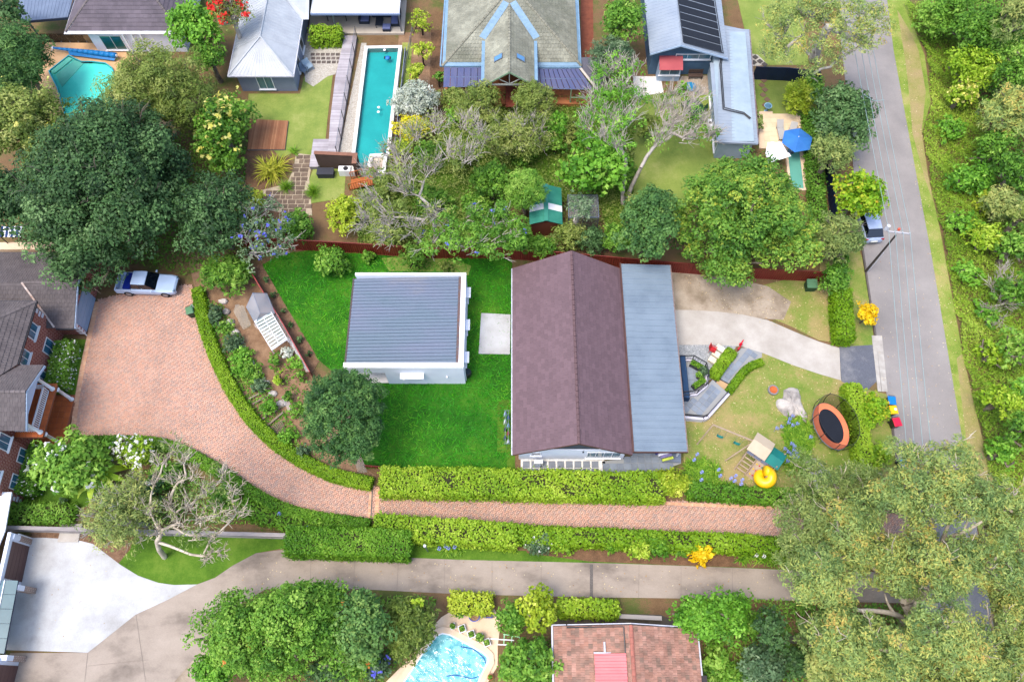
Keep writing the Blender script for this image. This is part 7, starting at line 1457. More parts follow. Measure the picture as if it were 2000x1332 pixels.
sh2 = cloth('shade_sail', 'white shade cover beside the plunge pool', [(P(1500,278,2.0), P(1526,278,1.9)),(P(1496,300,2.1), P(1534,292,2.0)),(P(1500,320,2.0), P(1546,305,1.9))], M_PARAPET, 'shade')
def lounger(label, x, y, rz):
 p = P(x, y, .18); t = thing('sun_lounger', label, 'sun lounger', p, 'sun loungers on the cream terrace', R(rz)); m = mat('grey sling fabric', L(186,184,182,.68), rough=.8)
 b = MB(); b.box(-.33,.33,-1.2,.25,.3,.34); b.build('seat', m, t, local=True); b = MB(); b.slab([(-.33,.26,.35),(.33,.26,.35),(.33,.95,.75),(-.33,.95,.75)],.03); b.build('backrest', m, t, local=True)
 for sx in (-.32,.28): b = MB(); b.box(sx, sx + .04,-1.2,.5,.25,.3); b.build('rail', M_STEEL, t, local=True)
 for sx in (-.32,.28):
  for yy in (-1.1,.4): b = MB(); b.box(sx, sx + .04, yy, yy + .05,0,.25); b.build('leg', M_STEEL, t, local=True)
lounger('grey sun lounger standing clear of the blue umbrella', 1523,258,2); lounger('grey sun lounger partly under the blue umbrella', 1545,262,-18)
bb = thing('bird_bath', 'pale blue bird bath on the walled lawn', 'bird bath', P(1496,217)); c = P(1496,217,.03); b = MB(); b.lathe(c, [(.2,0),(.1,.08),(.07,.6),(.38,.72),(.4,.78),(.3,.72),(.001,.7)],16); b.build('bowl', mat('pale blue stone', L(150,196,220,.66), rough=.6), bb, smooth=True); b = MB(); b.lathe((c.x, c.y, c.z + .735),[(.001,0),(.33,0)],16); b.build('water', M_GLASS, bb)
be = thing('slatted_bench', 'weathered slatted bench against the blue weatherboard wall', 'bench', P(1357,155)); c = P(1357,154)
for k in range(4): b = MB(); b.box(c.x - .75, c.x + .75, c.y - .2 + .12 * k, c.y - .2 + .12 * k + .1,.42,.46); b.build('seat_slat', M_BR, be); b = MB(); b.box(c.x - .75, c.x + .75, c.y + .3, c.y + .34,.5 + .12 * k, .6 + .12 * k); b.build('back_slat', M_BR, be)
for x in (-.7,.62):
 for y in (-.18,.26): b = MB(); b.box(c.x + x, c.x + x + .08, c.y + y, c.y + y + .06,0,.42 if y < 0 else .98); b.build('leg', M_BR, be)
b = MB(); b.lathe(P(1348,172,.04),[(.001,.0),(.55,.02),(.62,.2),(.5,.3),(.001,.22)],9); tag(b.build('paddling_pool', mat('bright blue plastic sheet', L(20,130,190,.6), L(40,150,205,.6), scale=3, rough=.4)), 'small bright blue plastic pool on the straw by the blue house', 'paddling pool')
gt = thing('garden_table', 'round dark green garden table under the bare branches', 'table', P(1352,218)); c = P(1352,218); b = MB(); b.lathe(c, [(.001,.74),(.95,.74),(.95,.7),(.001,.7)],18); b.build('tabletop', M_BING, gt); b = MB(); b.lathe(c, [(.4,0),(.06,.08),(.06,.7)],10); b.build('pedestal', M_BING, gt)
for k, (x, y, r) in enumerate(((1335,212,90),(1370,220,-90),(1354,236,180))): chair('garden_chair', ['dark green chair on the house side of the round garden table', 'dark green chair on the fence side of the round garden table', 'dark green chair in front of the round garden table'][k], P(x, y), R(r), M_BING)
ac2 = thing('air_conditioner', 'white air conditioner standing against the pale blue house wall', 'air conditioner', P(1384,250)); c = P(1384,250); b = MB(); b.cbox(c, .4,.95,.75); b.build('casing', M_WHITE, ac2); b = MB(); b.lathe(c + Vector((0,0,.752)),[(.02,0),(.15,.01),(.15,.02),(.02,.02)],12); b.build('fan_grille', M_BLACK, ac2)
b = MB(); b.lathe(P(1353,265),[(.55,0),(.55,.25),(.42,.25),(.42,.15),(.001,.15)],16); tag(b.build('stone_fire_ring', mat('reddish stone', L(200,160,140,.62), L(150,96,84,.55), scale=4, rough=.9)), 'ring of reddish stones on the grass under the bare branches', 'fire ring')
bbq = thing('striped_barbecue_shelter', 'small shelter with a blue and white striped top at the left edge', 'shelter', P(42,468)); c = P(42,472)
for k in range(8): a = c + Vector((-.95 + .24 * k, -.5,1.55)); b = MB(); b.slab([a, a + Vector((.235,0,0)), a + Vector((.235,1.0,.25)), a + Vector((0,1.0,.25))],.03); b.build('stripe_panel', M_PARAPET if k % 2 else mat('deep blue canvas', L(40,70,130,.55), rough=.8), bbq)
for sx in (-.9,.85):
 for sy in (-.45,.4): b = MB(); b.cbox(c + Vector((sx, sy, 0)),.07,.07,1.54 + (.2 if sy > 0 else 0)); b.build('post', M_BLACK, bbq)
sheet('rear_brick_ledge', [(-10,478),(120,478),(120,492),(-10,492)],.4, M_SAND)
cl_ = thing('clothes_airer', 'clothes rack with hanging washing beside the brown roofed house', 'clothes rack', P(994,845)); c = P(993,845); b = MB()
for x in (-.25,.0): b.tube([(c.x + x, c.y - 1.4,1.5),(c.x + x, c.y + 1.4,1.5)],.02, sides=4)
for y in (-1.4,1.4): b.tube([(c.x - .35, c.y + y, 1.5),(c.x + .1, c.y + y, 1.5)],.02, sides=4); b.tube([(c.x - .12, c.y + y, 0),(c.x - .12, c.y + y, 1.5)],.025, sides=4)
b.build('frame', M_STEEL, cl_)
wc = [L(230,234,244,.8), L(60,80,130,.5), L(200,50,90,.6), L(44,50,70,.5), L(150,190,230,.7), L(240,240,240,.8), L(70,110,180,.6), L(180,200,230,.75)]
for k, q in enumerate(wc): y = c.y - 1.3 + .34 * k; x = c.x + (-.25 if k % 2 else .0); b = MB(); b.mesh([(x - .13, y, .8),(x - .02, y, 1.5),(x + .02, y, 1.5),(x + .13, y + .02,.85),(x - .13, y + .28,.82),(x - .02, y + .28,1.5),(x + .02, y + .28,1.5),(x + .13, y + .28,.8)],[(0,1,5,4),(1,2,6,5),(2,3,7,6)]); o = b.build('washing', mat('washing cloth %d' % k, q, rough=.9)); tag(o, ['pale blue shirt', 'navy trousers', 'pink red top', 'charcoal garment', 'sky blue towel', 'white cloth', 'mid blue shirt', 'pale lilac cloth'][k] + ' hanging on the clothes rack', 'washing', 'washing on the clothes rack')
for k, (x, y, q, lb) in enumerate(((1291,883, L(70,70,150,.55), 'violet rolled towel'),(1296,886, L(236,236,244,.8), 'white rolled towel'),(1301,890, L(150,140,190,.65), 'lilac rolled towel'),(1304,896, L(200,216,90,.7), 'lime rolled towel'))): p = P(x, y, .5); b = MB(); b.tube([p + Vector((-.45,-.12,0)), p + Vector((.45,.12,0))],.12, sides=9); tag(b.build('rolled_towel', mat(lb, q, rough=.9)), lb + ' on the rack by the slate patio', 'towel', 'rolled towels on the patio rack')
tk = thing('towel_rack', 'low grey rack holding rolled towels at the slate patio corner', 'rack', P(1304,896)); c = P(1302,893); b = MB(); b.cbox(c + Vector((.3,0,.3)),1.5,1.0,.05); b.build('shelf', M_STEEL, tk)
for sx in (-.4,.9):
 for sy in (-.4,.4): b = MB(); b.cbox(c + Vector((sx, sy, .04)),.06,.06,.26); b.build('leg', M_STEEL, tk)
# ------------------------------------------------------------------ lower pool garden
sheet('peach_pool_deck', [(740,1345),(800,1285),(830,1240),(862,1205),(890,1188),(965,1188),(978,1215),(972,1262),(972,1300),(945,1345)],.04, M_SAND)
M_BLUEPOOL = mat('pale blue lining with painted ripple light', L(150,206,216,.62), L(214,234,236,.74), scale=1.7, rough=.6, contrast=(.42,.56), stretch=(1,1,1), detail=3)  # whitish noise paints the rippling caustic light into the pool floor's colour
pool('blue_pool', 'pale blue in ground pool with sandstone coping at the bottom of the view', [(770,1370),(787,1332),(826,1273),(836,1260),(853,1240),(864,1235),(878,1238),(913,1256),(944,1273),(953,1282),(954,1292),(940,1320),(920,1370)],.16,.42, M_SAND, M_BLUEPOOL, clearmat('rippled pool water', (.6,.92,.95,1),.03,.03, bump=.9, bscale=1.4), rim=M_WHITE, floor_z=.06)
b = MB(); b.tube(smooth_line(PP([(872,1320),(890,1318),(920,1324),(935,1320)],.12),6),.03, sides=5); b.tube(smooth_line(PP([(900,1262),(925,1268),(945,1285),(949,1295)],.12),6),.03, sides=5); tag(b.build('vacuum_hose', mat('blue hose', L(40,90,190,.6), rough=.5), kind='stuff'), 'blue vacuum hose floating in the bottom pool', 'hose')
M_POTB = mat('cobalt glazed pot', L(20,70,180,.6), rough=.25, spec=.6)
pot('round cobalt blue pot of soil under the lime hedge', 927,1203,.44,.55, M_POTB, .05); pot('square cobalt blue planter under the lime hedge', 954,1199,.3,.5, M_POTB, .05, sq=True); pot('cobalt blue pot with a leafy plant near the bottom hedge', 899,1199,.26,.45, M_POTB, .05, plant=('bush', LM_MID, .6))
for k, (x, y) in enumerate(((885,1223),(903,1228),(921,1239),(938,1245),(951,1255))): pot(['white square planter furthest from the terracotta house, by the pool hedge', 'white square planter second along the pool edge', 'white square planter in the middle of the pool edge row', 'white square planter with a spilling fern by the pool', 'white square planter at the corner by the trellis'][k], x, y, .26 if k else .2,.42, M_WHITE, .16 if False else .05, sq=True, rz=R(20), plant=('bush', LM_MID, .3 if k != 3 else .55), group='white square planters beside the pool')
pot('terracotta pot at the lower corner of the pool coping', 958,1322,.22,.35, M_TERRA, .05, plant=('bush', LM_MID, .2))
tre = thing('trellis_frame', 'pale green and white trellis frame beside the pool planters', 'trellis', P(985,1245)); b = MB(); M_MINT = mat('mint green paint', L(160,222,170,.7), rough=.5)
for a, c, m in (((983,1238),(1015,1244),0),((985,1238),(984,1257),0),((1000,1240),(999,1256),0),((1051,1244),(1050,1262),0)): b.tube([P(*a, 1.2), P(*c, 1.2)],.05, sides=4)
for x, y in ((984,1257),(999,1256),(1015,1244)): p = P(x, y, 1.2); b.tube([p, (p.x, p.y, 0)],.04, sides=4)
b.build('frame', M_MINT, tre); b = MB(); b.tube([P(958,1247,1.3), P(1004,1250,1.3)],.05, sides=4); b.tube([P(972,1258,1.3), P(992,1259,1.3)],.05, sides=4); b.build('rail', M_WHITE, tre)
bo = thing('bollard_lamp', 'slim grey lamp post leaning from the grass bank by the lane', 'lamp', P(836,1077)); p = P(836,1077); b = MB(); b.tube([p, p + Vector((0,0,2.3))],.05, sides=8); b.build('post', M_STEEL, bo); b = MB(); b.tube([p + Vector((0,0,2.302)), p + Vector((0,0,2.55))],.11, sides=10); b.build('lamp_head', M_GUTTER, bo)
sheet('terracotta_side_paving', [(1090,1195),(1290,1200),(1345,1225),(1080,1222)],.04, mat('mossy grey paving', L(128,118,104,.55), L(100,92,80,.5), scale=1.5, rough=.95)); b = MB(); b.obox(P(1208,1200), P(1290,1204) - P(1208,1200),(0,-.3,0),(0,0,.5)); tag(b.build('low_wall', mat('cream low wall', L(206,196,186,.68), rough=.8)), 'low cream wall edging the paving behind the terracotta house', 'wall')
# ------------------------------------------------------------------ hedges
hedge('hedge', 'long curving clipped hedge between the brick drive and the vegetable garden', [(384,562),(394,620),(418,692),(452,762),(498,826),(558,878),(638,921),(724,943)],1.0,.85, LM_HEDGE, 1,(.11,.08),3.2, rough=.05, bumpy=.04)
hedge('hedge', 'low clipped hedge curving along the lower edge of the brick drive', [(150,862),(230,860),(305,864),(372,888),(440,928),(520,978),(600,1006),(720,1024)],.9,.7, LM_DHEDGE, 2,(.11,.08),3.2, rough=.05, bumpy=.04)
hedge('hedge', 'broad lime green hedge between the brick lane and the white paved strip', [(743,938),(900,940),(1100,945),(1298,949)],2.25,1.5, LM_LHEDGE, 3,(.15,.11),3.2, rough=.1, bumpy=.17)
hedge('hedge', 'dark green ragged hedge at the bottom of the front lawn', [(1345,955),(1430,962),(1520,968),(1606,974)],1.2,1.0, LM_DHEDGE, 4,(.16,.1),3, rough=.1, bumpy=.1)
hedge('hedge', 'mid green hedge running along the lower side of the brick lane', [(730,1026),(850,1034),(1008,1046)],1.8,1.5, LM_LHEDGE, 5,(.16,.11),3.2, rough=.1, bumpy=.1)
hedge('hedge', 'narrower hedge continuing beside the brick lane towards the gum tree', [(1012,1042),(1150,1048),(1300,1054),(1440,1060),(1556,1068)],1.3,1.3, LM_HEDGE, 6,(.16,.11),3.2, rough=.1, bumpy=.12)
hedge('hedge', 'thick dark clipped hedge block between the rail fence and the concrete lane', [(556,1055),(640,1056),(740,1060),(800,1062)],2.1,1.9, LM_DHEDGE, 7,(.13,.09),3.4, rough=.08, bumpy=.11)
hedge('hedge', 'lime yellow hedge above the blue pots', [(880,1174),(960,1178)],1.3,1.5, LM_YGREEN, 8,(.2,.12),3.2, rough=.12, bumpy=.1)
hedge('hedge', 'lime yellow hedge over the cream low wall behind the terracotta roof', [(1092,1186),(1150,1187),(1206,1189)],1.1,1.4, LM_LHEDGE, 9,(.18,.12),3.2, rough=.12, bumpy=.12)
hedge('hedge', 'upright hedge beside the yellow tree at the street', [(1648,562),(1651,610),(1655,660)],1.45,1.7, LM_HEDGE, 10,(.16,.11),3.2, rough=.08, bumpy=.09)
hedge('hedge', 'clipped hedge behind the trampoline', [(1668,748),(1675,800),(1687,860),(1699,925)],1.35,1.5, LM_LHEDGE, 11,(.13,.1),3.2, rough=.05, bumpy=.03)
hedge('hedge', 'box hedge on the terrace side of the slate path', [(1432,683),(1412,708),(1394,734)],1.0,.7, LM_HEDGE, 12,(.09,.07),3.2, rough=.03)
hedge('hedge', 'slim curving box hedge on the lawn side of the slate path', [(1490,704),(1462,717),(1440,742),(1424,764)],.62,.55, LM_HEDGE, 13,(.09,.07),3.2, rough=.03)
hedge('hedge', 'bushy bright hedge in front of the shaded patio', [(606,62),(664,61)],1.7,1.5, LM_LHEDGE, 14,(.18,.13),3.2, rough=.12, bumpy=.14)
hedge('hedge', 'white flowering hedge under the brick house windows above the porch', [(124,664),(114,705),(104,752)],1.6,1.45, LM_MID, 15,(.14,.1),3.2, rough=.07, bumpy=.08, flowers=(LM_FL_W, 210,.1))
hedge('hedge', 'white flowering hedge under the brick house windows below the porch', [(74,866),(58,912),(44,962)],1.5,1.4, LM_MID, 16,(.14,.1),3.2, rough=.07, bumpy=.08, flowers=(LM_FL_W, 150,.1))
hedge('hedge', 'dark shrubby border along the rail fence below the banana plant', [(10,1003),(70,1000),(140,1003)],1.5,.8, LM_MID, 17,(.22,.07),2.6, rough=.15, bumpy=.15)
hedge('hedge', 'leafy border between the rail fence and the curved drive hedge', [(470,985),(540,1012),(650,1026)],1.3,.7, LM_DHEDGE, 18,(.26,.07),2.6, rough=.16, bumpy=.15)
hedge('hedge', 'narrow green hedge behind the street navy fence and plunge pool', [(1585,215),(1592,300),(1600,390),(1606,430)],1.3,1.2, LM_MID, 19,(.2,.12),2.8, rough=.14, bumpy=.15)
# ------------------------------------------------------------------ broad trees:  px, py, rx, ry, height, palette, clumps, options
def T(label, px, py, rx, ry, h, m, n=14, seed=1, name='tree', cat='tree', **k): return blob_tree(name, label, cat, px, py, rx, ry, h, m, n=n, seed=seed, **k)
def B(label, px, py, rx, ry, h, m, n=9, seed=1, **k):
 k.setdefault('leaf', (.2,.12)); k.setdefault('trunk_r', .09); k.setdefault('bk', 'dark'); k.setdefault('cov', 3.2)
 return blob_tree('shrub', label, 'shrub', px, py, rx, ry, h, m, n=n, seed=seed, parts=SH, **k)
T('huge dark blue green tree over the brick drive and the parked ute', 204,362,166,206,12.5, LM_DARK, 64,21, cut=((236,462,420,640),), rc=52, leaf=(.22,.13), cov=3.2, trunk_r=.45, twigs=1, twig_r=.05, tintvar=(.16,.16,.1))
T('dark tree at the far left edge beside the striped shelter', 22,385,74,66,8, LM_DARK, 12,22, leaf=(.28,.16), cov=3.2)
T('grey blue leaved tree to the right of the huge dark tree', 414,420,74,90,8, LM_DARK, 16,23, leaf=(.24,.12), twigs=1, twig_r=.04, cov=3)
T('olive fine leaved tree between the kidney pool and the pale roofed house', 322,178,122,96,8.5, LM_OLIVE, 26,24, leaf=(.24,.07), cov=2.7, twigs=1, twig_r=.035, rc=38)
T('dark glossy tree with yellow flower tips beside the brown deck lawn', 434,250,60,106,6.5, LM_MID, 20,25, leaf=(.26,.16), cov=3, rc=26, flowers=(LM_FL_Y, 130,.3))
T('bright lime tree left of the pale silver roof', 378,48,58,58,7, LM_FRESH, 15,26, leaf=(.3,.2), cov=3)
T('dark foliage below the bright lime tree along the side fence', 408,110,40,40,5, LM_MID, 10,27, leaf=(.24,.14), cov=3)
T('red flowering bare branched tree at the top edge', 448,18,48,36,8, LM_OLIVE, 10,28, leaf=(.2,.08), cov=.6, twigs=6, bk='silver', flowers=(LM_FL_R, 150,.3))
T('tall dark conifer screen left of the kidney pool', 34,118,52,98,7.5, LM_CONIF, 24,29, leaf=(.26,.08), cov=4, rc=30, tint0=.3)
T('yellow olive tree at the left edge above the huge dark tree', 46,240,84,96,7.5, LM_OLIVE, 20,30, leaf=(.24,.11), cov=3, rc=34, flowers=(LM_FL_Y, 60,.2), twigs=1)
T('dark tree at the top left corner behind the pergola roof', 8,18,42,34,7, LM_DARK, 9,31, leaf=(.26,.15), cov=3)
B('rosette leaved frangipani shrub at the top of the curving hedge', 443,535,56,50,3.6, LM_MID, 16,32, leaf=(.34,.09), rc=18)
T('large yellow green spreading tree beside the blue house skillion', 1452,420,150,158,10.5, LM_BIG, 46,33, rc=40, leaf=(.21,.12), cov=3.2, trunk_r=.4)
T('darker green dense tree left of the large spreading tree', 1270,432,62,82,8, LM_CONIF, 26,34, rc=24, leaf=(.2,.12), cov=3.8)
T('bright green tree with large leaf clusters in the back garden', 1160,322,84,72,6.5, LM_FRESH, 26,35, rc=24, leaf=(.4,.24), cov=2.6)
T('small round dark green orange tree in the back garden', 960,350,48,44,4.5, LM_MID, 14,36, rc=20, leaf=(.2,.13), cov=3.4, tint0=.3)
T('light green tree against the cottage side of the blue house', 1212,38,50,54,7, LM_MID, 14,37, leaf=(.28,.12), cov=3, tint0=.6)
T('grey green casuarina beside the blue house front', 1190,108,54,42,6, LM_BLUEG, 13,38, leaf=(.26,.07), cov=3.2)
T('olive green bottlebrush in front of the cottage gable, left one', 938,205,50,46,5, LM_OLIVE, 15,39, leaf=(.22,.07), cov=3, rc=20, tint0=.55, twigs=1)
T('olive green bottlebrush in front of the cottage gable, right one', 1045,195,48,44,5, LM_OLIVE, 15,40, leaf=(.22,.07), cov=3, rc=20, tint0=.4, twigs=2)
T('open twiggy olive tree below the cottage gable', 1012,262,76,58,5.5, LM_OLIVE, 22,41, leaf=(.22,.07), cov=1.9, rc=24, twigs=4, bk='silver', tint0=.6)
T('feathery casuarina above the green shed', 1028,366,46,44,6, LM_MID, 14,42, leaf=(.3,.05), cov=3.2, droop=.4, rc=19)
T('thin silver green tree growing through the aviary', 1130,402,30,42,6, LM_BLUEG, 9,43, leaf=(.2,.08), cov=1.7, rc=14, bk='silver', tint0=.65)
for k, (lb, x, y, rx, ry, m) in enumerate((('bush of yellow green leaves against the red fence below the green shed', 1062,478,34,26, LM_MID),('grey twiggy bush at the red fence between shed and aviary', 1110,462,40,34, LM_OLIVE),('dark green bush at the red fence below the aviary', 1160,472,38,34, LM_DARK),('leafy bush at the red fence left of the brown roof ridge', 1012,468,34,32, LM_MID),('small dark bush by the mulch right of the aviary', 1200,462,26,36, LM_MID))): B(lb, x, y, rx, ry, 3, m, 9,50 + k, leaf=(.22,.1))
T('pine shaped dense conifer standing at the corner of the bright lawn', 668,808,80,100,8.5, LM_CONIF, 60,60, rc=22, leaf=(.17,.07), cov=4.2, fill=.9, irr=.06, tint0=.36, trunk_r=.25, wild=.35)
B('rounded glossy lemon bush on the bright lawn', 646,512,43,34,2.6, LM_MID, 13,61, leaf=(.24,.14), rc=16)
B('green bush hanging over the red fence behind the studio', 808,502,32,30,3, LM_MID, 9,62, leaf=(.2,.12))
B('lime leaved lemon tree below the wooden stairs', 672,412,48,42,3.5, LM_YGREEN, 14,63, leaf=(.26,.16), rc=17, tint0=.4)
B('cream tipped shrub beside the stone path', 496,388,26,20,2.2, LM_YGREEN, 7,64, tint0=.7); B('olive shrub behind the red fence left of the bare trees', 570,440,42,36,3, LM_MID, 10,65); B('loose olive shrub under the jacaranda by the red fence', 760,425,46,44,3.5, LM_OLIVE, 12,66, leaf=(.22,.08), cov=2)
B('frosty silver leaved shrub beside the lap pool', 806,194,50,42,4, LM_SILVER, 15,67, leaf=(.18,.1), rc=18, cov=3.6)
B('golden yellow shrub below the silver shrub', 804,246,40,25,3.2, LM_YELLOW, 12,68, leaf=(.18,.12), rc=13, cov=3.4); B('yellow green shrub under the golden one', 782,292,26,24,2.6, LM_YGREEN, 8,69)
for k, (x, y, rx, ry) in enumerate(((822,42,30,40),(824,96,22,24),(812,140,20,26))): B(['straggly yellow green shrub by the tiled cottage, topmost of three', 'straggly yellow green shrub by the tiled cottage, middle of three', 'straggly yellow green shrub by the side pool fence, lowest of three'][k], x, y, rx, ry, 3.2, LM_YGREEN, 9,70 + k, cov=1.8, rc=11)
B('dark shrub at the corner of the cottage verandah', 856,152,14,18,2, LM_MID, 6,74)
T('dense dark green street tree beside the power lines', 1652,222,66,84,7, LM_DARK, 22,75, rc=26, leaf=(.24,.14), cov=3.2, tint0=.6)
T('grey green open tree over the street navy fence', 1625,294,46,46,6, LM_GUM2,14,76, leaf=(.24,.08), cov=2.6)
T('lime leaved street tree sheltering the silver hatchback', 1676,372,62,54,6.5, LM_FLUSH, 20,77, cut=((1700,395,1760,500),), rc=22, leaf=(.26,.16), cov=3.2)
T('grey olive tree beside the street below the lime leaved tree', 1640,458,56,52,6, LM_GUM2,16,78, leaf=(.24,.08), cov=2.6, twigs=2)
B('dark rounded shrub at the end of the red fence', 1628,540,38,36,3.2, LM_MID, 13,79, rc=14, tint0=.35); B('small shrub topping the street hedge corner', 1648,512,22,18,2.4, LM_MID, 6,80, tint0=.3)
T('small amber yellow tree at the kerb', 1697,612,27,30,2.8, LM_ORANGE, 12,81, rc=10, leaf=(.22,.12), cov=3.4, trunk_r=.07)
B('lime shrub on the walled lawn by the navy fence', 1558,192,30,40,3, LM_YGREEN, 10,82, leaf=(.2,.08)); B('dark narrow shrub at the navy fence corner', 1590,165,20,30,3, LM_MID, 7,83)
B('wispy shrub beside the blue skillion wall and terrace', 1478,232,12,26,2, LM_GUM2,6,84, cov=2)
B('orange tipped rounded shrub at the kerb above the red bin', 1708,797,33,46,2.6, LM_FLUSH, 15,85, rc=13, cov=3.4, leaf=(.18,.11)); B('smaller rounded shrub at the kerb above the lone blue bin', 1722,884,25,27,2.2, LM_LHEDGE, 9,86, rc=11, cov=3.4, leaf=(.18,.11))
B('golden green clipped shrub at the end of the broad lime hedge', 1312,938,38,32,2.1, LM_YGREEN, 16,87, rc=14, leaf=(.14,.09), cov=3.6)
T('massive bright green rounded tree beside the concrete lane', 560,1232,168,108,7.5, LM_MID, 50,88, rc=38, leaf=(.17,.1), cov=3.4, trunk_r=.35, tint0=.5, flowers=(LM_FL_O, 6,.2), fill=.75)
T('lime green lower flank of the massive tree at the bottom edge', 420,1312,48,44,4, LM_FRESH, 12,89, rc=20, leaf=(.2,.12)); T('bluish side of foliage beside the massive rounded tree', 700,1222,62,78,7, LM_CONIF, 18,90, rc=28, leaf=(.2,.12), tint0=.6)
B('sparse dark shoots leaning over the lane from the massive tree', 424,1222,20,34,5, LM_DARK, 6,91, cov=1.6, rc=10, tint0=.5)
T('olive green feathery shrub tree left of the blue pool', 800,1222,58,62,5, LM_OLIVE, 18,92, rc=22, leaf=(.22,.08), tint0=.25); B('bright lime shrub among the olive foliage by the lane', 812,1178,20,14,4.2, LM_LHEDGE, 6,93); B('pale violet flowering shrub by the pool deck', 730,1300,36,28,2, LM_BLUEG, 9,94, flowers=(LM_FL_P, 30,.2))
T('yellow green tree between the pots and the terracotta roof', 1050,1192,42,46,4, LM_YGREEN, 14,95, rc=17, leaf=(.22,.14), tint0=.4); B('green shrub beside the mint trellis', 1000,1205,32,38,3.4, LM_MID, 11,96); T('deep green broad bush overhanging the terracotta roof corner', 1035,1295,68,50,4.2, LM_MID, 18,97, rc=22, leaf=(.24,.14))
T('bright green wide tree above the terracotta roof corner', 1388,1200,98,50,5, LM_FRESH, 26,98, rc=26, leaf=(.2,.12), tint0=.45)
T('dark green tree beside the gum trunk', 1512,1232,36,40,5, LM_DARK, 11,99, leaf=(.22,.12)); T('blue green shrub tree below the wide bright tree', 1488,1302,50,38,4, LM_BLUEG, 14,100, leaf=(.22,.12)); B('lime green shrubs right of the terracotta house wall', 1400,1292,30,40,2.4, LM_MID, 9,101)
# left garden
T('glossy white flowered magnolia by the brick porch', 140,905,74,68,5, LM_MID, 20,102, rc=24, leaf=(.32,.16), cov=2.8, tint0=.55, flowers=(LM_FL_W, 30,.34)); T('white oleander bush by the lower drive hedge', 256,880,48,44,3.5, LM_LHEDGE, 14,103, rc=17, leaf=(.24,.08), flowers=(LM_FL_W, 200,.17))
T('fine grey green wattle over the rail fence', 235,1002,78,78,6.5, LM_GUM2,24,104, rc=26, leaf=(.24,.06), cov=1.7, twigs=3, bk='silver', tint0=.55)
B('mid green shrub under the pale gum in the left garden', 325,930,36,32,2, LM_MID, 9,105); B('dark flowering shrub beside the banana plant', 290,955,30,30,2.4, LM_DARK, 8,106, flowers=(LM_FL_W, 20,.14)); B('grey leaved low shrub at the lawn by the magnolia', 120,980,16,8,.8, LM_BLUEG, 5,107); B('leafy shrub at the drive hedge bend below the pale gum', 440,968,40,30,2, LM_MID, 10,108)
# ------------------------------------------------------------------ pale limbed, sparse trees with surveyed clumps
def C(px, py, z, r): p = P(px, py, z); return (p.x, p.y, z, r)
def S(name, label, base, cl, m, seed, z=6, r=1.3, **k):
 b0 = P(*base); return grow(name, label, 'tree', (b0.x, b0.y),[C(a[0], a[1], a[2] if len(a) > 2 else z, a[3] if len(a) > 3 else r) for a in cl], m, seed=seed, **k)
SP = dict(leaf=(.22,.09), cov=.5, twigs=20, bk='silver', trunk_r=.17, twig_r=.04)
S('jacaranda', 'large bare branched silvery tree right of the lap pool', (852,470),[(735,340),(770,300),(810,265),(850,250),(905,245),(935,275),(735,390),(770,420),(800,370),(840,330),(880,300),(720,430),(755,455),(815,440),(850,410),(790,335),(912,310)], LM_OLIVE, 120, **SP)
S('jacaranda', 'leafier violet flowered tree straddling the red fence behind the studio', (880,500),[(875,440),(915,425),(950,440),(985,430),(930,470),(890,480),(960,480),(845,470),(1000,455)], LM_MID, 121,5.5,1.3, leaf=(.22,.1), cov=1.5, twigs=4, bk='silver', trunk_r=.16, twig_r=.04, flowers=(LM_FL_P, 14,.18))
S('jacaranda', 'bare silvery tree in front of the blue house window bay', (1216,400),[(1180,150),(1205,130),(1235,140),(1190,185),(1215,180),(1240,195),(1170,220),(1205,225),(1150,245),(1180,270),(1215,290),(1230,240),(1160,195),(1195,250)], LM_FRESH, 122,6,1.25, **{**SP, 'cov': .7, 'twigs': 15})
S('jacaranda', 'bare tree with a long leaning limb reaching over the round garden table', (1222,395),[(1290,215),(1320,230),(1345,215),(1365,245),(1335,265),(1300,250),(1380,265),(1355,190),(1310,190),(1285,275)], LM_MID, 123,4.5,1.2, **{**SP, 'cov': .22})
S('jacaranda', 'violet flowering jacaranda over the corner of the red fence', (500,500),[(490,425),(520,410),(545,440),(510,455),(480,460),(555,470),(530,485),(495,490)], LM_BLUEG, 124,4.5,1.1, leaf=(.2,.1), cov=.7, twigs=5, bk='silver', trunk_r=.13, flowers=(LM_FL_P, 60,.16), tint0=.7)
GU = dict(leaf=(.2,.06), droop=.2, bk='pale', sub=.34, flat=.75, tintvar=(.07,.15,.15))
S('gum_tree', 'pale limbed gum leaning over the lawn beside the white forecourt', (322,1088),[(335,880,8,1),(315,905,7.5,.8),(355,900,8,.9),(345,940,7,.9),(375,930,7,.8),(300,940,6.5,.8),(330,990,6.5,.9),(365,985,7,1.1),(400,960,7.5,1.1),(430,935,7.5,1),(450,960,7,1),(390,1010,6.5,1.1),(425,1005,6.5,1),(460,1000,6,.9),(345,1020,6,1),(310,1035,5.5,.8),(375,1045,5.5,.9),(410,1050,5,.8),(395,1085,4.5,.8),(430,1075,4.5,.7),(290,1000,6,.8)], LM_GUM2,125, **{**GU, 'cov': .2, 'leaf': (.24,.06), 'twigs': 11, 'trunk_r': .17, 'twig_r': .04, 'tint0': .45})
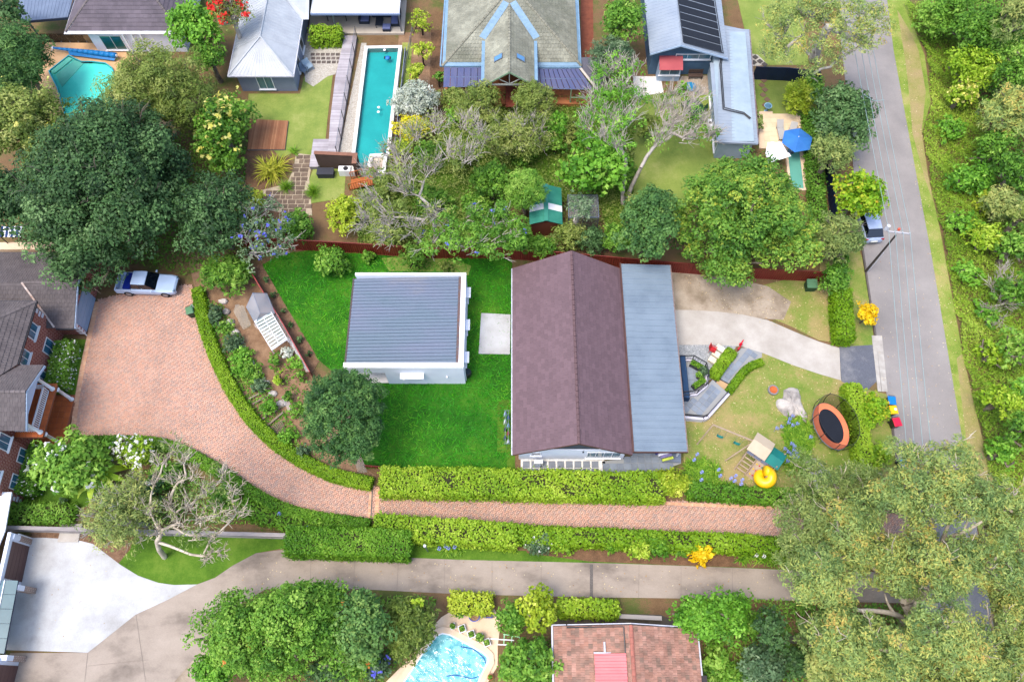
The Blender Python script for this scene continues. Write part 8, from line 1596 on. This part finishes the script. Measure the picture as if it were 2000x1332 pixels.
S('gum_tree', 'tall yellow olive gum at the top of the street', (1588,118),[(1530,30,10,1.5),(1560,10,11,1.6),(1600,20,12,1.7),(1640,10,12,1.6),(1680,25,11,1.6),(1710,50,10,1.4),(1700,80,9,1.3),(1520,75,9,1.4),(1545,105,9,1.4),(1585,100,10,1.5),(1570,60,11,1.6),(1620,55,11,1.5),(1650,60,10,1.3),(1665,95,9,1.3),(1625,125,8,1.3),(1590,140,8,1.1),(1500,40,9,1.3),(1505,100,7,1.2)], LM_GUM, 126, **{**GU, 'cov': 1.7, 'twigs': 2, 'trunk_r': .4, 'bk': 'silver', 'tint0': .5})
GAPS = ((1725,1190,104,50),(1870,1040,60,42),(1835,955,34,26),(1890,1215,34,22),(1985,1090,26,40))
def clumps_in(px, n, seed, zr, rr, gap=74):
 """a gum crown: separate leafy heads, each a few clumps piled into a dome"""
 rng = np.random.default_rng(seed); keep = []; out = []
 for p in scatter(px, n * 8, rng):
  if any(((p[0] - a) / c) ** 2 + ((p[1] - b_) / d) ** 2 < 1 for a, b_, c, d in GAPS): continue
  if all((p[0] - q[0]) ** 2 + (p[1] - q[1]) ** 2 > gap ** 2 for q in keep): keep.append(p)
 for p in keep:
  z = rng.uniform(*zr); k = rng.integers(6,10); t0 = rng.uniform(0,6.28); out.append((p[0], p[1], z, rng.uniform(*rr) * 1.1))
  for i in range(k): t = t0 + i * 6.28 / k + rng.normal(0,.25); d = rng.uniform(26,50); out.append((p[0] + d * math.cos(t), p[1] + d * math.sin(t), z - rng.uniform(.5,2.2), rng.uniform(*rr) * rng.uniform(.6,1)))
 return [c for c in out if not any(((c[0] - a) / e) ** 2 + ((c[1] - b_) / d) ** 2 < 1 for a, b_, e, d in GAPS)]
def limb(root, *paths):
 for r, path in paths: b = MB(); b.tube(smooth_line([P(*q) for q in path],5), r, r * .4,8, cap=False); b.build('limb', bark('pale'), root, smooth=True)
g1 = clumps_in([(1590,1075),(1625,1040),(1680,1060),(1800,1050),(1880,1060),(1900,1150),(1850,1250),(1740,1270),(1650,1280),(1600,1225),(1590,1120)],60,5,(8,11.5),(1.15,1.6))
gum = S('gum_tree', 'huge olive gum with a forked white trunk between the lanes and the street', (1758,1262), g1, LM_GUM, 127, **{**GU, 'cov': 2.7, 'twigs': 1, 'tint0': .42, 'trunk_r': .55, 'twig_r': .05})
g2 = clumps_in([(1780,920),(1850,895),(1930,915),(2010,940),(2020,1090),(1940,1130),(1860,1080),(1800,1000)],32,6,(7.5,11),(1.15,1.6))
gum2 = S('gum_tree', 'olive gum with a long pale limb reaching over the street end', (1822,1092), g2, LM_GUM, 128, **{**GU, 'cov': 2.6, 'twigs': 1, 'tint0': .42, 'trunk_r': .42, 'twig_r': .05})
limb(gum, (.24,[(1762,1252,2.5),(1765,1225,4.5),(1760,1206,6),(1735,1196,7),(1700,1192,7.6),(1672,1190,8.2),(1652,1172,8.8)]),(.2,[(1765,1224,4.6),(1782,1196,6.5),(1790,1166,7.5),(1774,1140,8.5)]),(.12,[(1748,1200,6.6),(1735,1180,7.2),(1728,1160,8)]),(.12,[(1786,1180,7),(1815,1168,8),(1845,1172,8.5)])); limb(gum2,(.24,[(1822,1090,3.5),(1834,1068,5.5),(1855,1050,7.3),(1880,1040,8.3),(1918,1018,9.2)]),(.16,[(1838,1064,6),(1850,1030,8),(1862,1002,9)]),(.1,[(1880,1040,8.3),(1890,1015,9),(1886,990,9.6)]))
g3 = clumps_in([(1548,985),(1590,950),(1640,915),(1700,935),(1720,1000),(1700,1060),(1620,1050),(1585,1050),(1545,1020)],22,7,(5.5,8),(1.0,1.4))
S('gum_tree', 'lighter gum spreading over the end of the brick lane', (1660,1080), g3, LM_GUM2,129, **{**GU, 'cov': 2.4, 'twigs': 1, 'trunk_r': .25})
g4 = clumps_in([(1700,1290),(1800,1240),(1900,1180),(2010,1130),(2030,1380),(1680,1390)],40,8,(6.5,10),(1.15,1.6))
S('gum_tree', 'broad gum filling the bottom right corner', (1850,1400), g4, LM_GUM, 130, **{**GU, 'cov': 2.7, 'twigs': 1, 'trunk_r': .44, 'tint0': .46})
T('grey green gum sapling at the bottom edge beside the forked gum', 1610,1308,46,38,5, LM_GUM2,12,131, rc=18, leaf=(.26,.1), tint0=.65); T('dark undergrowth tree between the gum trunks', 1590,1240,34,40,5.5, LM_GUM2,9,132, leaf=(.24,.1), tint0=.2)
# ------------------------------------------------------------------ strap leaved and special plants
fl = strap_plant('flax', 'big clump of yellow green flax by the stone path', 'flax', [P(534,340), P(545,330), P(525,335)],2.0,.11, LM_FLAX, 60,3, droop=.5)
strap_plant('grass_tree', 'round tufted grass tree beside the chest lawn', 'grass tree', [P(612,378)],1.05,.03, LM_STRAP, 260,4, lift=(.05,1.4), spread=.08, droop=.2); strap_plant('grass_tree', 'round tufted grass tree left of the stone path', 'grass tree', [P(560,368)],1.0,.03, LM_STRAP, 240,5, lift=(.05,1.4), spread=.08, droop=.2)
strap_plant('strap_plant', 'small dark strap leaved plant on the lawn near the brown deck', 'plant', [P(574,298)],.8,.08, LM_STRAP, 40,6)
rd = random.Random(9)
def aga(label, px, n, seed, flowers, white=0, L_=.75):
 rng = np.random.default_rng(seed); q = scatter([(p.x, p.y) for p in PP(px)], n, rng); strap_plant('agapanthus', label, 'agapanthus', q, L_, .08, LM_STRAP, 30, seed, lift=(.25,1.35), spread=.1, droop=.75, heads=(M_AGAW if white else M_AGA, [tuple(P(x, y, .95)) for x, y in flowers]))
aga('agapanthus bed with lilac heads beside the boulders on the front lawn', [(1542,820),(1568,815),(1580,845),(1582,880),(1568,920),(1545,922),(1530,900),(1534,850)],62,140,[(1549,812),(1543,818),(1541,825),(1558,827),(1549,830),(1527,833),(1518,836),(1584,853),(1547,866),(1552,871),(1534,876),(1551,879),(1540,882),(1556,884),(1546,887),(1550,892),(1558,891),(1527,899),(1539,900)])
aga('agapanthus mass with lilac heads behind the golden green shrub', [(1340,905),(1370,900),(1400,915),(1405,940),(1440,955),(1450,968),(1340,960)],74,141,[(1371,922),(1370,937),(1356,898),(1404,917),(1407,929),(1428,934),(1435,939),(1437,929),(1450,937),(1448,945),(1362,887)])
aga('agapanthus clump in the border beside the rail fence', [(560,1010),(650,1022),(640,1034),(560,1028)],22,142,[(545,1003),(600,1030)])
aga('agapanthus with lilac heads under the hedge by the lamp post', [(862,1062),(900,1066),(900,1076),(862,1072)],12,143,[(870,1066),(876,1070),(888,1068),(858,1071)])
aga('agapanthus with white heads at the gum end of the lower border', [(1440,1062),(1548,1070),(1550,1100),(1440,1094)],50,144,[(1475,1054),(1483,1053),(1494,1062),(1478,1084),(1490,1077),(1493,1086),(1524,1082),(1550,1088),(1560,1066)],1)
B('amber yellow shrub in the lower border by the concrete lane', 1372,1078,29,26,1.5, LM_ORANGE, 11,145, rc=11, leaf=(.17,.11), cov=3.4)
for k, (x, y, rx, ry, h, m, lb) in enumerate(((1052,1062,34,24,1.4, LM_BLUEG, 'grey leaved lavender shrub in the lower border'),(1098,1062,28,24,1.5, LM_LHEDGE, 'lime shrub beside the lavender in the lower border'),(1245,1072,30,26,1.6, LM_LHEDGE, 'bright shrub in the lower border left of the amber one'),(1285,1068,30,28,1.7, LM_DHEDGE, 'green shrub touching the bright shrub in the lower border'),(1190,1062,26,20,1.3, LM_DHEDGE, 'rounded shrub near the lane drain in the lower border'),(1325,1075,22,18,1.1, LM_MID, 'small dark shrub just left of the amber shrub'))): B(lb, x, y, rx, ry, h, m, 9,150 + k, leaf=(.15,.1), flowers=(LM_FL_W, 60,.08) if k == 0 else None)
# banana plant: midrib and blade for every leaf
bn = thing('banana_plant', 'banana plant with long arching leaves beside the magnolia', 'banana plant', P(208,935)); c = P(208,935); rd = random.Random(4); b = MB(); b.tube([c, c + Vector((0,0,1.6))],.16,.1,8); b.build('stem', mat('banana stem', L(120,140,70,.6), rough=.7), bn)
for k in range(15):
 a = k * 2.4; l = rd.uniform(1.7,3.0); el = rd.uniform(.1,.9); d = Vector((math.cos(a), math.sin(a),0)); s = Vector((-d.y, d.x, 0)); p = [c + Vector((0,0,1.6))];
 for i in range(6): e = el - .28 * i; p.append(p[-1] + (d * math.cos(e) + Vector((0,0, math.sin(e)))) * l / 6)
 w = [.04,.2,.3,.3,.22,.1,.01] if k % 3 else [.03,.06,.07,.07,.06,.04,.01]; b = MB(); b.tint = rd.random() * .98
 for i in range(6):
  for sg in (-1,1): q = [p[i], p[i + 1], p[i + 1] + s * sg * w[i + 1] + Vector((0,0,-.25 * w[i + 1])), p[i] + s * sg * w[i] + Vector((0,0,-.25 * w[i]))]; b.face(q if sg < 0 else q[::-1])
 b.build('leaf', LM_FLAX if k % 3 == 0 else LM_LHEDGE, bn, tint=True)
# vegetable garden plants and young shrubs along the slanting fence
for k, (x, y) in enumerate(((519,546),(534,576),(553,606),(566,633),(585,663),(603,692))): B(ORD[k] + ' young shrub from the jacaranda along the slanting red fence', x, y, 8,8,.7, LM_DARK, 5,160 + k, rc=4, leaf=(.12,.08), group='young shrubs along the slanting fence')
VG = ((425,612,20,24, LM_BLUEG, 'blue green leafy vegetables at the top of the rockery bed'),(438,640,20,18, LM_MID, 'leafy green plants below the blue green vegetables'),(455,668,26,22, LM_BLUEG, 'grey leaved artichokes in the middle of the rockery bed'),(472,700,28,24, LM_FRESH, 'bright leafy plants beside the rockery edge'),(492,726,30,24, LM_MID, 'dense green vegetables above the upper sleeper'),(462,722,16,16, LM_FRESH, 'small bright plant against the curving hedge'),(508,752,22,14, LM_BLUEG, 'blue leaved cabbages by the upper sleeper'),(522,796,24,18, LM_FRESH, 'low salad greens between the sleepers'),(560,850,24,18, LM_FRESH, 'bushy herb above the lower curve of the hedge'),(590,880,22,14, LM_BLUEG, 'grey herb clump under the conifer'),(537,705,18,22, LM_MID, 'small citrus tree below the louvre frame'),(547,738,14,18, LM_LHEDGE, 'bright small citrus beside the bare path'),(560,686,16,14, LM_SILVER, 'pale flowered shrub touching the crop netting'),(572,710,20,16, LM_FRESH, 'leafy green shrub under the slanting fence'),(586,736,16,16, LM_MID, 'dark green shrub at the foot of the slanting fence'),(580,800,20,22, LM_MID, 'green tree seedling left of the conifer'),(562,775,14,14, LM_MID, 'small leafy plant on the bare soil by the conifer'))
for k, (x, y, rx, ry, m, lb) in enumerate(VG): B(lb, x, y, rx, ry, 1.3, m, 8,170 + k, rc=max(6, rx * .4), leaf=(.17,.1), cov=2.6)
# ------------------------------------------------------------------ bush beyond the street
def cover(name, px, dens, lm_, leaf, h, seed, rough=.5):
 rng = np.random.default_rng(seed); pl = [(p.x, p.y) for p in PP(px)]; a = np.array(pl); ar = abs(sum(a[i - 1][0] * a[i][1] - a[i][0] * a[i - 1][1] for i in range(len(a)))) / 2; n = int(ar * dens); q = scatter(pl, n, rng); X, Y = q[:, 0], q[:, 1]
 z = h * (.5 + .3 * np.sin(X * 1.1 + 2 * np.sin(Y * .7)) + .3 * np.sin(Y * 1.4 + 1.5 * np.sin(X * .9)) + .18 * np.sin(X * 3.1 + Y * 2.3)); z = np.maximum(z, .08) * rng.uniform(.35,1.05, n)
 t = .5 + .22 * np.sin(X * .45 + np.sin(Y * .6)) * np.sin(Y * .37) + rng.normal(0,.15, n); la, lb = leaves_at(np.stack([X, Y, z],1), np.tile((0,0,1.0),(n, 1)), leaf[0], leaf[1], rng, 0, rough)
 o = link(name, quad_mesh(name, np.stack([X, Y, z + .03],1), la, lb, t, (0,0,0)), lm_, None, 'stuff'); return o
cover('roadside_weeds', [(1762,10),(1786,60),(1808,110),(1818,200),(1800,262),(1812,340),(1836,450),(1856,560),(1878,690),(1908,820),(1930,930),(2060,1000),(2040,700),(2000,560),(1960,420),(1920,250),(1880,120),(1830,10)],190, LM_WEED, (.26,.06),.9,201)
cover('undergrowth', [(1830,-10),(1880,120),(1920,250),(1960,420),(2000,560),(2040,700),(2060,1000),(2150,1000),(2150,-10)],70, LM_MID, (.28,.14),2.6,202)
cover('lawn_grass', [(512,519),(545,497),(600,490),(700,495),(840,507),(1000,503),(1000,880),(990,916),(716,914),(702,880),(690,760),(620,701),(560,600)],34, lm('long bright grass', (24,104,4),(40,136,8),(70,160,14),(128,186,44)),(.46,.035),.08,203,.35)
BU = ((1850,30,70,50,5, LM_MID),(1930,60,70,60,7, LM_DARK),(1990,130,60,60,7, LM_MID),(1900,130,60,50,5, LM_MID),(1990,30,50,50,9, LM_GUM2),(1880,182,38,34,3.5, LM_LHEDGE),(1975,215,62,72,7, LM_GUM),(1940,290,50,50,4.5, LM_DARK),(1860,250,34,34,2.5, LM_FRESH),(1990,330,50,50,6, LM_DARK),(1900,350,50,40,3, LM_FRESH),(1960,400,52,40,4, LM_GUM2),(1880,430,40,40,2.6, LM_FRESH),(1925,470,44,44,3.2, LM_MID),(1985,480,44,44,4.5, LM_MID),(1890,530,30,36,2.2, LM_FRESH),(1990,570,44,44,4, LM_DARK),(1940,690,36,40,2.6, LM_MID),(1985,680,40,50,4.5, LM_MID),(1960,780,44,46,4, LM_MID),(2000,840,40,46,5, LM_DARK),(1960,880,34,34,3, LM_FRESH),(1925,610,30,34,2, LM_FRESH),(1990,760,30,30,4, LM_FRESH),(1930,400,28,28,2.2, LM_YGREEN),(2000,420,30,30,5, LM_OLIVE))
BL = ['leafy tree at the top of the bush verge', 'dark tall tree behind the leafy verge tree', 'mid green tree at the upper right edge', 'rounded tree behind the weeds above the cream flowered bush', 'grey gum at the top right corner', 'cream flowered bush standing out in the roadside weeds', 'brown olive gum at the right edge', 'dark shrub below the cream flowered bush', 'small bright shrub at the widest part of the bare verge', 'dark tree below the brown olive gum', 'bright shrub among weeds level with the lime street tree', 'grey olive shrub further right of the bright weeds', 'bright low shrub across from the silver hatchback', 'mid green shrub behind the low shrub across from the hatchback', 'tall green shrub at the right edge level with the power pole', 'low bright shrub beside the dead silvery bush', 'dark shrub above the dead silvery bush at the edge', 'green shrub across from the dark crossover', 'dense tree right of the crossover level', 'rounded bush across from the wheelie bins', 'dark tree at the edge across from the bins', 'bright shrub nearest the sandy verge end', 'small bright shrub near the road across from the yellow tree', 'bright tree top between two darker bushes', 'yellow green sapling in the weeds', 'olive shrub at the far edge above the pole level']
for k, (x, y, rx, ry, h, m) in enumerate(BU): blob_tree('bush_tree', BL[k], 'tree' if h > 4 else 'shrub', x, y, rx, ry, h, LM_MID if m is LM_DARK else LM_LHEDGE if m is LM_MID and k % 2 else m, n=15, rc=rx * .34, irr=.4, fill=.4, seed=210 + k, leaf=(.26,.13) if m not in (LM_GUM, LM_GUM2) else (.3,.08), cov=2.6, bk='grey', tint0=.36 if m is LM_DARK else .5, twigs=1 if k in (4,6) else 0, flowers=(LM_FL_Y, 90,.22) if k == 5 else None)
S('dead_bush', 'dead silvery bush of bare twigs in the roadside weeds', (1962,595),[(1958,535,2),(1945,560,1.6),(1975,555,1.8),(1940,600,1.4),(1955,625,1.2),(1965,590,1.6)], LM_OLIVE, 240,2,.9, leaf=(.12,.05), cov=.1, twigs=12, bk='silver', trunk_r=.1, twig_r=.035)
for k, (x, y, rx, ry, h, m, lb) in enumerate(((1025,305,30,24,2, LM_MID, 'low green shrub on the back lawn below the twiggy olive tree'),(1090,240,30,30,3.4, LM_FRESH, 'leafy shrub by the right end of the cottage verandah'),(1085,280,26,24,2.5, LM_MID, 'shrub beside the dark lawn under the cottage'),(890,215,26,26,2.6, LM_FRESH, 'bright shrub beside the cottage verandah end'),(1330,170,16,14,1.6, LM_FRESH, 'leafy shrub against the red awning bay'),(1265,240,24,26,3, LM_OLIVE, 'olive shrub under the bare branches near the white sand'),(1390,520,30,22,3, LM_OLIVE, 'twiggy low growth at the foot of the large spreading tree'),(720,500,18,12,1.2, LM_MID, 'low plant at the red fence above the studio'),(870,520,16,10,1.0, LM_OLIVE, 'dry low plant on the worn lawn behind the studio'))): B(lb, x, y, rx, ry, h, m, 8,260 + k)
for k, (x, y, rx, ry, h, m, lb) in enumerate(((770,360,40,34,2.2, LM_OLIVE, 'olive undergrowth shrub beneath the bare silvery tree by the stairs'),(830,300,38,30,2.4, LM_MID, 'green undergrowth shrub beneath the bare silvery tree near the golden shrub'),(900,300,36,34,2.6, LM_OLIVE, 'olive shrub between the bare silvery tree and the orange tree'),(850,390,44,34,2.2, LM_MID, 'leafy shrub under the middle of the bare silvery tree'),(730,395,34,30,2.2, LM_OLIVE, 'dry olive shrub between the lemon tree and bare branches'),(790,455,40,26,2.4, LM_OLIVE, 'olive shrub against the red fence under bare branches'),(930,400,38,30,2.2, LM_MID, 'shrub below the dark round orange tree'),(885,190,24,30,2.6, LM_OLIVE, 'shrub between the silver shrub and the left bottlebrush'),(1105,250,34,28,2.8, LM_OLIVE, 'olive shrub at the corner of the cottage verandah'),(1215,330,26,40,3, LM_MID, 'dark shrub at the foot of the long limbed bare tree'),(1245,400,24,30,2.4, LM_OLIVE, 'olive shrub between bare trunk and dense dark tree'),(1570,470,40,36,3, LM_MID, 'shrub filling the gap between the spreading tree and navy fence'),(1470,1225,40,30,2.4, LM_MID, 'understory shrub behind the wide bright tree'),(1440,1320,40,26,1.8, LM_MID, 'low shrub at the bottom edge right of the terracotta house'),(1545,1290,34,36,3, LM_DARK, 'dark shrub at the bottom edge beside the gum sapling'),(700,1290,40,40,2.4, LM_MID, 'shrub at the bottom edge in the massive tree shade'),(640,1310,44,30,2.4, LM_DARK, 'dark shrub at the bottom edge under the massive tree'))): B(lb, x, y, rx, ry, h, m, 9,280 + k, irr=.3)
cover('garden_groundcover', [(850,180),(1240,200),(1240,470),(1100,500),(700,480),(690,380),(760,300)],60, LM_OLIVE, (.24,.1),.7,301)
cover('bed_groundcover', [(470,400),(520,425),(612,440),(612,478),(470,478)],60, LM_MID, (.24,.1),.6,302); cover('tree_groundcover', [(40,300),(480,260),(480,500),(360,540),(60,470)],45, LM_MID, (.24,.11),.6,303); cover('lower_groundcover', [(1370,1170),(1580,1172),(1640,1400),(1370,1400)],60, LM_MID, (.24,.11),.7,304); cover('pool_groundcover', [(560,1160),(860,1165),(810,1260),(740,1345),(520,1345)],50, LM_MID, (.24,.1),.5,305); cover('gum_groundcover', [(1690,1240),(1790,1230),(1980,1380),(1660,1400)],60, LM_MID, (.28,.1),.8,306); cover('gum_groundcover', [(1545,1060),(1790,1062),(1788,1112),(1560,1108)],60, LM_MID, (.26,.1),.8,311); cover('gum_groundcover', [(1640,1000),(1770,1005),(1780,940),(1760,990),(1700,985),(1650,950)],60, LM_OLIVE, (.26,.1),.5,312); cover('gum_groundcover', [(1560,1178),(1800,1180),(1830,1260),(1660,1280),(1560,1250)],60, LM_MID, (.26,.1),.8,313); cover('gum_groundcover', [(1935,930),(2060,1000),(2100,1400),(2010,1400),(1960,1100)],60, LM_WEED, (.26,.08),.7,314); cover('left_groundcover', [(330,900),(470,975),(560,1015),(470,1025),(200,1020),(180,960)],60, LM_MID, (.24,.1),.5,307)
def litter(name, px, n, m, seed, sz=.1, z=.062):
 rng = np.random.default_rng(seed); q = scatter([(p.x, p.y) for p in PP(px)], n, rng); c = np.concatenate([q, np.full((n, 1), z)],1); a, e = leaves_at(c, np.tile((0,0,1.0),(n, 1)), sz, sz * .6, rng, 0,.12); return link(name, quad_mesh(name, c, a, e, rng.random(n),(0,0,0)), m, None, 'stuff')
LM_LIT = lm('fallen leaf', (150,110,66),(196,160,106),(222,200,150),(238,226,190), k=.7)
litter('fallen_leaves', [(1345,840),(1492,690),(1690,765),(1690,960),(1350,950)],900, LM_LIT, 401); litter('fallen_leaves', [(1310,520),(1640,545),(1650,672),(1400,608)],420, LM_LIT, 402); litter('fallen_leaves', [(1690,480),(1800,480),(1890,930),(1745,930)],170, LM_LIT, 403)
litter('fallen_leaves', [(720,960),(1600,985),(1600,1050),(720,1015)],160, LM_LIT, 404,.09,.075); litter('fallen_leaves', [(480,1085),(1560,1115),(1560,1168),(700,1150),(430,1200)],240, LM_LIT, 405); litter('fallen_leaves', [(60,1060),(300,1140),(380,1145),(170,1270),(60,1260)],40, LM_LIT, 406,.08); litter('fallen_leaves', [(1730,30),(1770,60),(1810,260),(1800,330),(1890,720),(1920,900),(1880,900)],500, LM_LIT, 407)
cover('vegetable_greens', [(402,588),(436,596),(462,650),(500,700),(530,755),(575,830),(612,885),(640,915),(560,878),(500,822),(452,752),(418,670)],70, LM_FRESH, (.2,.09),.45,308); cover('orchard_greens', [(525,690),(560,680),(600,740),(596,800),(575,790),(540,745)],30, LM_MID, (.2,.1),.4,309)
